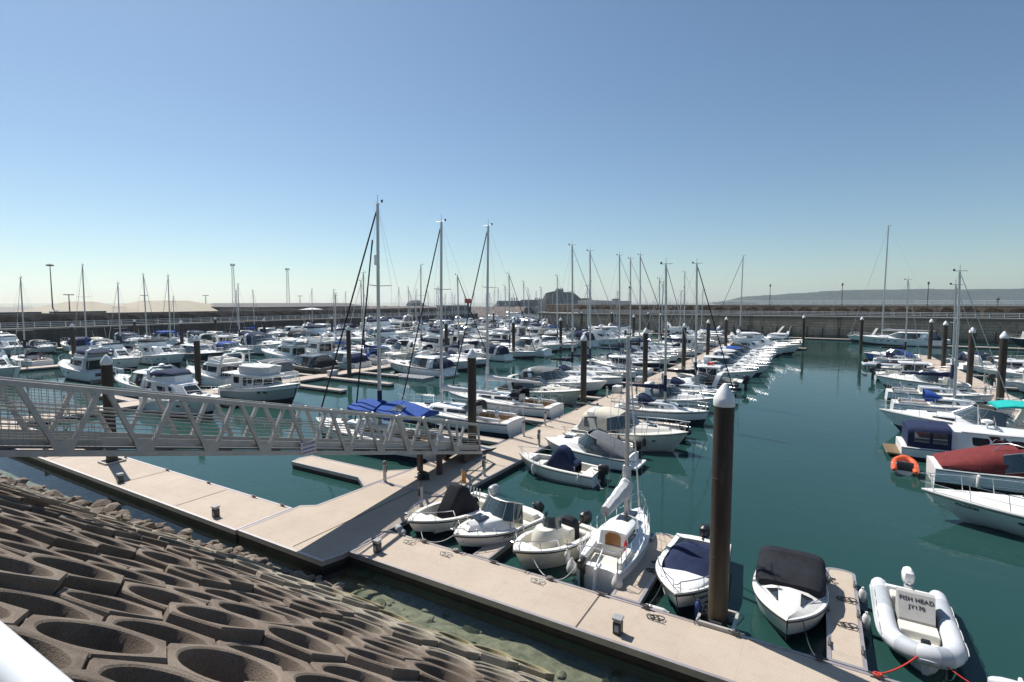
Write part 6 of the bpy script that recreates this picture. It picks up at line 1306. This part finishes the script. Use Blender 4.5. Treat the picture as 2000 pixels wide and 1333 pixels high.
t, h = berth('motor_cruiser', 'white cruiser under maroon covers with dark lower hull', 'motor cruiser', 4.75, 11.5, 30.3, sports_cruiser, CL, GM, B=2.5, top='cover', canvas=C_MAROON, stripe=BLACKP, low=BLACKP, arch=False, platform=False, nports=0)
hood(t, 'forward_cover', [(h.x(.40), 1.02, h.z(.45) + .12, .62), (h.x(.50), 1.0, h.z(.45) + .14, .78), (h.x(.62), .8, h.z(.5) + .2, .42), (h.x(.72), .4, h.z(.6) + .26, .12)], C_MAROON, q=.7)
b = MB()
for y in (-.5, .5): b.tube([(h.x(.2), y, h.z(.2)), (h.x(.34), y * .9, h.z(.2) + 1.25), (h.x(.38), y * .9, h.z(.2) + 1.2)], .018, 5)
b.build('targa_frame', STEEL, t)
t, h = berth('motor_cruiser', 'big white cruiser with bow rail and oval portholes, nearest on east pontoon', 'motor cruiser', 14.2, 3.66, 24.9, sports_cruiser, CL, GM, B=3.0, top='open', arch=True, cove=DGREY, fsm=.72, nports=4, stripe=WHITE, low=WHITE)
h.text(t, 'PILGRIM', .90, .78, .18)
t, h = berth('dinghy', 'orange inflatable dinghy floating astern of the maroon-covered cruiser', 'dinghy', 3.80, 3.95, 31.75, inflatable, None, 'inflatable boats', ys=30.3, B=1.1, tube=ORANGE, motor=None, console=False)
b = MB(); b.box(-.35, -.15, -.5, .5, .36, .42, bev=.015); b.build('thwart', WHITE, t)
# ---- by the arched wall
berth('motor_cruiser', 'long white motor cruiser lying along the arched wall', 'motor yacht', 19.6, 5.8, 121.6, sports_cruiser, None, GM, B=3.6, top='hardtop', canvas=C_NAVY, fsm=1.1, nports=4)
berth('sailing_yacht', 'large white sailing yacht with the tallest mast, along the arched wall', 'sailing yacht', 21.5, 5.2, 127.2, sail_yacht, None, GS, B=4.2, H=23.0, xm=2.3, cover=C_WHITE, hoodc=C_NAVY, bim=None)
berth('motor_yacht', 'sleek motor yacht with black hull and white top along the wall', 'motor yacht', 43.5, 29.0, 123.9, sports_cruiser, None, GM, B=3.8, side=NAVY, top='hardtop', canvas=None, fsm=1.15, nports=0)
for (y, xs, xb, lab, tp) in ((95.0, -39.0, -28.6, 'white flybridge cruiser by the far pile before the arched wall', None), (101.5, -39.5, -28.4, 'far white flybridge cruiser with stacked decks before the arched wall', C_WHITE), (108.5, -40, -29.4, 'far white flybridge cruiser with navy bridge canvas', C_NAVY)):
    berth('flybridge_cruiser', lab, 'motor cruiser', xs, xb, y, fly_cruiser, 'FC', GM, B=3.4, top=tp)
# ---- the rest of the rows, copied from a few boats of each kind
PH = {AR: 'on the open-water side of main pontoon', AL: 'on the west side of main pontoon', BR: 'on the near side of second pontoon', BL: 'on the wall side of second pontoon', DR: 'on the near side of third pontoon', DL: 'on the wall side of third pontoon', ER: 'at the pontoon below dark quay wall', CL: 'on the open-water side of east pontoon', CR: 'on the far side of east pontoon', 'BM': 'midway between second and third pontoons', 'EL': 'between fourth pontoon and quay wall'}
PROTO = [
 ('motor_cruiser', 'white open sports cruiser', 'motor cruiser', GM, 8.2, 2.7, sports_cruiser, dict(top='open'), 8),
 ('motor_cruiser', 'white cruiser with navy canopy', 'motor cruiser', GM, 7.8, 2.6, sports_cruiser, dict(top='canopy', canvas=C_NAVY), 9),
 ('motor_cruiser', 'white cruiser with black canopy', 'motor cruiser', GM, 8.6, 2.8, sports_cruiser, dict(top='canopy', canvas=C_BLACK), 5),
 ('motor_cruiser', 'white cruiser with cream canopy', 'motor cruiser', GM, 7.4, 2.5, sports_cruiser, dict(top='canopy', canvas=C_CREAM, side=CREAM, sup=CREAM), 5),
 ('motor_cruiser', 'white hardtop cruiser', 'motor cruiser', GM, 9.2, 2.9, sports_cruiser, dict(top='hardtop', canvas=None), 8),
 ('motor_cruiser', 'navy-hulled hardtop cruiser', 'motor cruiser', GM, 9.0, 2.9, sports_cruiser, dict(top='hardtop', canvas=C_NAVY, side=NAVY), 3),
 ('flybridge_cruiser', 'white flybridge cruiser', 'motor cruiser', GM, 9.4, 3.1, fly_cruiser, dict(top=None), 9),
 ('flybridge_cruiser', 'white flybridge cruiser with navy canvas', 'motor cruiser', GM, 9.8, 3.2, fly_cruiser, dict(top=C_NAVY), 5),
 ('flybridge_cruiser', 'white flybridge cruiser with white canvas', 'motor cruiser', GM, 9.6, 3.2, fly_cruiser, dict(top=C_WHITE), 4),
 ('sailing_yacht', 'white yacht with navy sail cover', 'sailing yacht', GS, 8.8, 2.8, sail_yacht, dict(H=11.0), 4),
 ('sailing_yacht', 'white yacht with white sail cover', 'sailing yacht', GS, 9.2, 2.9, sail_yacht, dict(H=12.0, cover=C_WHITE, hoodc=C_GREY, furl=C_NAVY), 3),
 ('sailing_yacht', 'blue-hulled yacht with blue sail cover', 'sailing yacht', GS, 8.6, 2.7, sail_yacht, dict(H=10.4, cover=C_BLUE, hoodc=C_BLUE, side=BLUE, stripe=WHITE), 2),
 ('pilothouse_boat', 'white wheelhouse boat', 'motor boat', GM, 6.8, 2.5, pilothouse, dict(), 4),
 ('pilothouse_boat', 'navy-hulled wheelhouse boat', 'motor boat', GM, 7.0, 2.5, pilothouse, dict(side=NAVY, stripe=WHITE), 2),
 ('motor_cruiser', 'white cruiser with grey cockpit cover', 'motor cruiser', GM, 7.0, 2.4, sports_cruiser, dict(top='cover', canvas=C_GREY), 5),
 ('motor_cruiser', 'white cruiser with blue bimini', 'motor cruiser', GM, 7.6, 2.6, sports_cruiser, dict(top='bimini', canvas=C_BLUE), 4),
 ('open_motorboat', 'white open boat with navy cover', 'motorboat', GO, 5.4, 2.0, open_boat, dict(), 2)]
PR_OBJ = {}
bag = [i for i, p in enumerate(PROTO) for _ in range(p[8])]
brnd = random.Random(21); FILL = []
def fill(side, x0, dirx, y0, y1, step, allow=None, smax=1.15, sails=0., tall=1.):
    have = [y for y, _ in SIDES.get(side, [])]; y = y0; last = -1
    while y < y1:
        if all(abs(y - q) > 3.15 for q in have):
            i = brnd.choice(bag) if brnd.random() > sails else brnd.choice((9, 10, 11))
            while (i == last and i not in (9, 10, 11)) or (allow and not allow(i)): i = brnd.choice(bag)
            last = i; p = PROTO[i]; sc = brnd.uniform(.88, smax); sc = min(sc, 1.02) if i in (9, 10, 11) else sc; L = p[4] * sc
            xc = x0 + dirx * (L / 2 + .35); bow_out = brnd.random() < (.62 if p[0] != 'sailing_yacht' else .5)
            rz = (0 if dirx > 0 else math.pi) + (0 if bow_out else math.pi) + R(brnd.uniform(-1.6, 1.6))
            if i in PR_OBJ: o = copy_tree(PR_OBJ[i])
            else:
                o = thing(p[0], p[1], p[2], group=p[3]); p[6](o, p[4], B=p[5], **p[7]); PR_OBJ[i] = o
                if i in (6, 9, 11): ensign(o, -p[4] / 2 + .1, .3, 1.2 if i == 6 else .95)
            o.location = (xc, y, 0); o.rotation_euler = (0, 0, rz); o.scale = (sc, sc, sc * (1 if i in (9, 10, 11) else tall)); o['_d'] = p[1]
            SIDES.setdefault(side, []).append((y, o)); FILL.append((side, y, o)); have.append(y)
            y += step * brnd.uniform(.9, 1.15)
        else: y += .4
BIG = lambda i: i in (0, 1, 2, 3, 4, 5, 6, 6, 7, 8, 9, 10, 11, 15)
fill(AR, -12.5, 1, 91.5, 111, 4.6, lambda i: i not in (5, 13)); fill(AL, -15.4, -1, 74, 119, 3.9, None, 1.2, .2)
fill(BR, -44.5, 1, 58, 118, 3.6, None, 1.3, .12, 1.1); fill(BL, -47.0, -1, 26.5, 118, 3.5, BIG, 1.35, .12, 1.14)
fill(DR, -80.2, 1, 51, 163, 3.6, BIG, 1.38, .12, 1.14); fill(DL, -82.6, -1, 4, 163, 3.6, None, 1.35, .32, 1.12); fill(ER, -111.4, 1, 14, 165, 3.8, None, 1.35, .42)
fill('BM', -57.2, -1, 45, 118, 4.0, BIG, 1.1, .1, 1.08)
fill(CR, 14.6, 1, 41, 95, 4.8, lambda i: i in (0, 1, 2, 12, 14, 15, 16), 1.0); fill(CL, 11.7, -1, 70, 73, 4.4, lambda i: i == 16, .9)
for s_, lst in SIDES.items():
    lst.sort(key=lambda q: q[0])
    for i, (y, o) in enumerate(lst):
        if '_d' in o.keys(): d = o['_d']; del o['_d']; o['label'] = f'{d}, {ORD[i]} boat out {PH[s_]}' if s_ != 'FC' else d
# ================================================================== SMALL THINGS ON THE PONTOONS
PEDW = M('pedestal_body', (.50, .50, .49), .4, .3, var=.12, scale=5)
def pedestal(label, x, y, first=[None]):
    if first[0]: o = copy_tree(first[0])
    else:
        o = first[0] = thing('service_pedestal', '', 'pedestal')
        b = MB(); b.lathe([(.10, 0), (.10, .03), (.075, .05), (.075, .78)], 12); b.build('post', PEDW, o)
        b = MB(); b.lathe([(.085, .78), (.09, .80), (.09, .90), (.06, .94), (.01, .95)], 12); b.build('cap', M('pedestal_cap', (.16, .16, .165), .5), o)
        b = MB(); b.box(-.05, .05, -.095, -.06, .42, .70, bev=.01); b.build('socket_panel', BLACKP, o); b = MB(); b.box(-.095, -.06, -.045, .045, .5, .72, bev=.01); b.build('tap_panel', M('pedestal_panel', (.3, .3, .32), .5), o)
    o.location = (x, y, DZ); o.rotation_euler.z = x; tag(o, label, 'pedestal', 'service pedestals on the pontoons')
for x, y, lab in ((-13.0, 15.2, 'service pedestal beside the console boat with navy stripe'), (-16.15, 16.5, 'service pedestal at the root of the finger under the gangway'), (-12.85, 19.4, 'service pedestal on the main pontoon just right of the gangway foot'),
                  (-12.9, 24.9, 'service pedestal at the bow of the grey-covered speedboat'), (-14.7, 26.4, 'service pedestal across from the grey-covered speedboat'), (-14.8, 29.4, 'service pedestal at the stern of the first white yacht'),
                  (-12.9, 33.6, 'service pedestal beyond the cream cruiser'), (-12.9, 42.6, 'service pedestal level with the second open-water yacht'), (-14.8, 40.7, 'service pedestal by the cream cruiser with portholes'), (-12.9, 51, 'service pedestal near the red-topped wheelhouse boat'),
                  (12.2, 44.0, 'nearest service pedestal on the east pontoon'), (14.0, 50.5, 'service pedestal on the far edge of the east pontoon'), (12.2, 57, 'service pedestal by the navy boom yacht'), (14.0, 66, 'farther service pedestal on the east pontoon'), (12.2, 70, 'service pedestal by the wheelhouse boat on the east pontoon'),
                  (-44.9, 31.6, 'service pedestal by the empty berths'), (-44.9, 40.6, 'service pedestal by the charcoal cruiser stern')): pedestal(lab, x, y)
def light_bollard(label, x, y, first=[None]):
    if first[0]: o = copy_tree(first[0])
    else:
        o = first[0] = thing('light_bollard', '', 'bollard')
        b = MB(); b.box(-.10, .10, -.10, .10, 0, .30, bev=.015); b.build('body', M('bollard_body', (.055, .06, .06), .5), o)
        b = MB(); b.box(-.09, .09, -.09, .09, .30, .36, bev=.008); b.build('lens', M('bollard_lens', (.45, .46, .46), .3), o)
        b = MB(); b.box(-.12, .12, -.12, .12, .36, .40, bev=.012); b.build('cap', M('bollard_cap', (.30, .30, .30), .5), o)
        b = MB(); b.box(-.05, .05, -.108, -.10, .08, .24); b.build('plate', M('bollard_plate', (.32, .42, .5), .4), o)
    o.location = (x, y, DZ); tag(o, label, 'bollard', 'low light bollards on the shore pontoon')
for x, y, lab in ((-11.75, 11.62, 'low dark light bollard at the corner where the gangway shadow ends'), (-3.85, 11.55, 'low dark light bollard on the shore pontoon facing the thick pile'), (-18.85, 10.6, 'low dark light bollard on the shore pontoon left of the corner piece'),
                  (-26.1, 10.6, 'low dark light bollard near the left pile shadow'), (-34, 10.6, 'low dark light bollard under the upper gangway')): light_bollard(lab, x, y)
CLT = M('cleat_cast', (.16, .155, .15), .5, .5, var=.2)
def cleat(label, x, y, rz, first=[None]):
    if first[0]: o = first[0].copy(); COL.objects.link(o)
    else:
        b = MB(); b.box(-.07, .07, -.035, .035, 0, .05, bev=.01); b.tube([(-.17, 0, .075), (-.1, 0, .06), (.1, 0, .06), (.17, 0, .075)], .022, 6); o = first[0] = b.build('mooring_cleat', CLT)
    o.location = (x, y, DZ + .012); o.rotation_euler.z = rz; tag(o, label, 'cleat', 'mooring cleats on the pontoons')
CLEAT = 'dark mooring cleat bolted along a pontoon edge'
for x in (-10.9, -9.6, -8.2, -6.3, -4.75, -3.55, -1.4, .3, 1.35, 4): cleat(CLEAT, x, 12.86, 0)
for x in (-30, -26, -22.6, -19.4, -17.6): cleat(CLEAT, x, 12.46, 0)
for y in (14.2, 18, 22.6, 25.6, 28, 30.4, 34, 38): cleat(CLEAT, -12.63, y, R(90))
for y in (25.6, 29, 32, 35, 39, 42): cleat(CLEAT, -15.02, y, R(90))
for y in (13.6, 15.2, 16.8): cleat(CLEAT, -4.5, y, R(90)); cleat(CLEAT, .5, y, R(90)); cleat(CLEAT, 1.14, y, R(90))
# ---- mooring lines
def sagline(p, q, sag=.25, n=10):
    p, q = Vector(p), Vector(q); return [p.lerp(q, k / n) - Vector((0, 0, sag * 4 * (k / n) * (1 - k / n))) for k in range(n + 1)]
def line(label, p, q, sag=.2, mat=ROPE, r=.013, coil=None):
    o = thing('mooring_line', label, 'rope', (0, 0, 0), group='mooring lines'); b = MB(); b.tube(sagline(p, q, sag), r, 5)
    b.tube([(q[0] + .07 * math.cos(a) * (1 + .06 * math.sin(3 * a)), q[1] + .05 * math.sin(a), q[2] - .005 + .01 * k_ / 24) for k_, a in enumerate([k * .55 for k in range(26)])], r, 5); b.build('line', mat, o)
    if coil: b = MB(); b.tube([(coil[0] + (.14 + .03 * math.sin(k)) * math.cos(k * .7) + .015 * k, coil[1] + (.10) * math.sin(k * .7), DZ + .02 + .002 * k) for k in range(26)], r, 5); b.build('loose_end', mat, o)
ZC = DZ + .09
line('pale bow line of the console boat made fast beside its neighbour', (-11.45, 13.3, .78), (-10.9, 12.86, ZC), .15, coil=(-11.5, 12.6))
line('second bow line of the console boat running to the main pontoon', (-11.9, 13.4, .78), (-12.63, 14.2, ZC), .1)
line('bow line of the blue-bottomed motorboat on the shore pontoon', (-9.55, 13.4, .7), (-9.6, 12.86, ZC), .08, coil=(-9.95, 12.55))
line('bow line from the blue-bottomed motorboat to the console boat cleat', (-9.9, 13.4, .72), (-10.9, 12.86, ZC), .2)
line('white bow line of the cream console boat', (-7.25, 13.4, .78), (-6.3, 12.86, ZC), .22, coil=(-6.75, 12.6))
line('stern line of the small sailing boat sagging to the cream boat cleat', (-5.75, 13.75, .72), (-6.3, 12.86, ZC), .3)
line('stern line of the small sailing boat to the finger pontoon', (-4.6, 13.9, .7), (-4.5, 13.6, ZC), .05)
line('bow spring of the small sailing boat to the finger tip', (-4.8, 17.6, .9), (-4.5, 16.8, ZC), .3, coil=None)
line('dark bow line of the navy-covered boat by the finger root', (-3.3, 13.5, .8), (-3.55, 12.86, ZC), .12, ROPEB, coil=(-3.4, 12.55))
line('dark bow line of the navy-covered boat to the thick pile side', (-2.6, 13.5, .8), (-1.4, 12.86, ZC), .2, ROPEB)
line('dark side line of the navy-covered boat on the finger', (-3.75, 15.3, .8), (-4.0, 15.2, ZC), .05, ROPEB, coil=(-4.05, 14.8))
line('dark bow line of the black-canopied speedboat', (-.05, 13.6, .75), (.3, 12.86, ZC), .25, ROPEB, coil=(.7, 14.6))
line('dark stern line of the black-canopied speedboat on the finger', (.4, 16.6, .8), (.62, 16.8, ZC), .04, ROPEB, coil=(.75, 15.9))
line('bright red bow line of the FISH HEAD inflatable', (2.3, 13.95, .66), (1.35, 12.86, ZC), .12, ROPER, .018)
line('thin red line from the FISH HEAD inflatable toward the next tender', (2.5, 13.9, .5), (4, 12.9, ZC), .12, ROPER, .012)
line('bow line of the open fishing boat nearest the gangway end', (-12.0, 21.9, .8), (-12.63, 22.6, ZC), .1)
line('bow line of the grey-covered speedboat', (-12.0, 24.7, .8), (-12.63, 25.6, ZC), .1)
line('stern line of the first white yacht by the gangway', (-15.9, 28.3, 1.0), (-15.02, 29, ZC), .15)
line('stern line of the twin-wheel yacht', (-15.7, 33.6, 1.0), (-15.02, 35, ZC), .15)
line('slack lines hanging off the stern of the open fishing boat', (-8.4, 21.4, .7), (-7.9, 21.2, .05), .02)
# ---- fenders hanging on boats and pontoons
def fender(label, x, y, z, mat=FENDW, ln=.42, r=.085, pear=False, lay=None, lan=.35):
    o = thing('fender', label, 'fender', (x, y, z), group='boat fenders')
    b = MB()
    if pear: b.lathe([(.02, -.22), (.13, -.17), (.165, -.05), (.12, .1), (.05, .2), (.03, .26)], 12)
    else: b.lathe([(.02, -ln / 2), (r * .7, -ln / 2 + .03), (r, -ln / 2 + .10), (r, ln / 2 - .10), (r * .7, ln / 2 - .03), (.03, ln / 2), (.03, ln / 2 + .05)], 12)
    b.build('body', mat, o); b = MB(); b.tube([(0, 0, ln / 2), (0, 0, ln / 2 + (lan if lay is None else .04))], .009, 4); b.build('lanyard', ROPEB, o)
    if lay is not None: o.rotation_euler = (R(90), 0, lay)
fender('white fender on the blue-bottomed motorboat side', -8.62, 14.6, .42); fender('first white fender on the cream console boat side', -6.35, 14.15, .40); fender('second white fender on the cream console boat side', -6.18, 14.75, .40)
fender('round white fender at the port quarter of the small sailing boat', -6.02, 13.75, .40, pear=True); fender('round white fender between small sailing boat and finger', -4.42 - .12, 13.5, .34 + .12, pear=True)
fender('navy blue fender at the bow of the navy-covered boat', -2.35, 13.32, .40, FENDB, .5, .09); fender('white fender lying on the pontoon edge under the navy-covered bow', -3.35, 13.02, .30, FENDW, .6, .07, lay=R(90))
fender('grey fender between the speedboat and the finger, mid one', .40, 15.6, .36, FENDK, .42, .10, lan=.12); fender('white fender between the speedboat and the finger, outer one', .40, 16.9, .36, FENDW, .42, .10, lan=.12)
fender('upper white fender block between finger and inflatable', 1.30, 16.4, .30, FENDW, .42, .09, lan=.02); fender('lower white fender block between finger and inflatable', 1.30, 15.1, .30, FENDW, .42, .09, lan=.02)
fender('white fender near the bow of the open fishing boat', -11.2, 21.05, .42, ln=.5); fender('white fender near the stern of the open fishing boat', -8.9, 20.98, .40, ln=.32, r=.06)
fender('dark fender aft on the cream cruiser side', -10.8, 27.43, .55, BLACKP, .42, .1); fender('dark fender amidships on the cream cruiser side', -9.3, 27.45, .55, BLACKP, .42, .1); fender('dark fender forward on the cream cruiser side', -7.9, 27.62, .6, BLACKP, .42, .1)
fender('white fender aft on the maroon-covered cruiser', 6.2, 29.0, .5, ln=.6, r=.10); fender('white fender forward on the maroon-covered cruiser', 7.9, 28.98, .5, ln=.6, r=.10)
fender('long pale roller fender at the pontoon corner by the console boat', -12.15, 13.1, .36, FENDK, .8, .12, lay=R(60))
# ---- floating cube dock
t = thing('cube_dock', 'grey floating dock of plastic cubes beside the hardtop cruiser', 'floating dock', (-37.6, 42.6, 0))
b = MB()
for i in range(10):
    for j in range(4): b.box(-2.5 + i * .5 + .015, -2.5 + i * .5 + .485, -1 + j * .5 + .015, -1 + j * .5 + .485, -.15, .26, bev=.05)
b.build('cubes', M('dock_cube', (.30, .31, .32), .6), t)
# ---- dock boxes
DBX = M('dock_box_white', (.66, .66, .64), .5)
for i, (x, y, lab) in enumerate(((-14.9, 43.6, 'white storage locker beside the sports cruiser on the main pontoon'), (-14.9, 50.2, 'white storage locker between the two black and navy covered yachts'), (-43.5 - 1.2, 38.2, 'white storage locker by the pile at the empty berths'), (-43.5 - 1.2, 27.8, 'white storage locker behind the trawler yacht'))):
    t = thing('dock_box', lab, 'locker', (x, y, DZ)); b = MB(); b.box(-.3, .3, -.5, .5, .01, .5, bev=.04); b.build('box', DBX, t); b = MB(); b.box(-.33, .33, -.53, .53, .5, .58, bev=.03); b.build('lid', PAINTW, t)
# ---- coil of hose under the gangway foot
t = thing('hose_coil', 'black coiled hose heap on the pontoon by the gangway foot', 'hose', (-14.9, 17.6, DZ)); b = MB(); b.tube([((.26 + .05 * math.sin(k * .37)) * math.cos(k * .5), (.20 + .04 * math.cos(k * .7)) * math.sin(k * .5), .04 + .0035 * k) for k in range(70)], .028, 6); b.build('coil', BLACKP, t)
b = MB(); b.lathe([(.02, 0), (.14, .02), (.14, .06), (.02, .09)], 10, (-.45, .12, 0)); b.build('nozzle', LGREY, t)
# ---- people
def person(label, x, y, z, rz, ht, stride=.16, top=CLOTHD, legs=CLOTHD):
    s = ht / 1.75
    V = [((0, 0, .95), .13), ((0, 0, 1.18), .125), ((0, .0, 1.40), .13), ((0, .01, 1.52), .055), ((0, .02, 1.62), .095), ((0, .02, 1.70), .085),
         ((.10, 0, .90), .10), ((.11, stride, .50), .068), ((.11, stride * 1.5 - .06, .07), .05), ((.11, stride * 1.5 + .10, .03), .04),
         ((-.10, 0, .90), .10), ((-.11, -stride * .6, .50), .068), ((-.11, -stride * 1.9, .10), .05), ((-.11, -stride * 1.9 + .14, .03), .04),
         ((.20, 0, 1.40), .062), ((.25, -.05, 1.13), .048), ((.25, .04, .90), .038), ((.25, .09, .80), .036),
         ((-.20, 0, 1.40), .062), ((-.25, .06, 1.13), .048), ((-.25, .18, .92), .038), ((-.25, .25, .84), .036)]
    E_ = [(0, 1), (1, 2), (2, 3), (3, 4), (4, 5), (0, 6), (6, 7), (7, 8), (8, 9), (0, 10), (10, 11), (11, 12), (12, 13), (2, 14), (14, 15), (15, 16), (16, 17), (2, 18), (18, 19), (19, 20), (20, 21)]
    me = bpy.data.meshes.new('person'); me.from_pydata([tuple(c * s for c in p) for p, r in V], E_, []); o = bpy.data.objects.new('tmp', me); COL.objects.link(o)
    md = o.modifiers.new('skin', 'SKIN'); sk = me.skin_vertices[0].data
    for i, (p, r) in enumerate(V): sk[i].radius = (r * s * (1.25 if i < 3 else 1), r * s * (.8 if i < 3 else 1)); sk[i].use_root = i == 0
    o.modifiers.new('sub', 'SUBSURF').levels = 1
    bpy.context.view_layer.update(); body = bpy.data.meshes.new_from_object(o.evaluated_get(bpy.context.evaluated_depsgraph_get())); bpy.data.objects.remove(o)
    body.materials.clear()
    for m in (SKIN, top, legs): body.materials.append(m)
    for f in body.polygons: c = f.center / s; f.material_index = 0 if c.z > 1.5 or (abs(c.x) > .2 and c.z < .9) else (1 if c.z > .92 else 2); f.use_smooth = True
    p = thing('person', label, 'person', (x, y, z), rz); bo = bpy.data.objects.new('body', body); COL.objects.link(bo); bo.parent = p
    b = MB(); b.ball((0, -.005 * s, 1.68 * s), .098 * s, .108 * s, .10 * s, 10, 6); b.build('hair', HAIR, p)
    return p
person('person in dark clothes walking ahead on the second pontoon, seen under the gangway rail', -45.6, 15.4, DZ, R(150), 1.25)
person('person with a dark jacket walking behind another on the second pontoon', -46.2, 13.8, DZ, R(160), 1.05, top=CLOTHR)
person('person in black standing by the upper railing left of the lamp post', 31.5, 142.6, 7.45, 0, 1.7, .03)
p = person('person walking past the lamp post on the upper promenade, in dark jacket', 40.5, 142.8, 7.45, R(90), 1.75)
person('second person walking close behind on the upper promenade in brown', 39.9, 142.8, 7.45, R(90), 1.7, top=CLOTHR)
# ---- a gull on the thick pile's neighbour
# ================================================================== HAZE
b = MB(); b.box(-4200, 4200, -90, 5700, -6, 120); hz = b.build('haze', M('x', (1, 1, 1)))
hm = bpy.data.materials.new('sea_haze'); hm.use_nodes = True; nt = hm.node_tree; nt.nodes.clear(); out = nt.nodes.new('ShaderNodeOutputMaterial'); pv = nt.nodes.new('ShaderNodeVolumePrincipled')
pv.inputs['Color'].default_value = (.86, .92, 1, 1); pv.inputs['Density'].default_value = HAZE_D; pv.inputs['Anisotropy'].default_value = .55
nt.links.new(pv.outputs[0], out.inputs['Volume']); hz.data.materials.clear(); hz.data.materials.append(hm); tag(hz, kind='stuff')
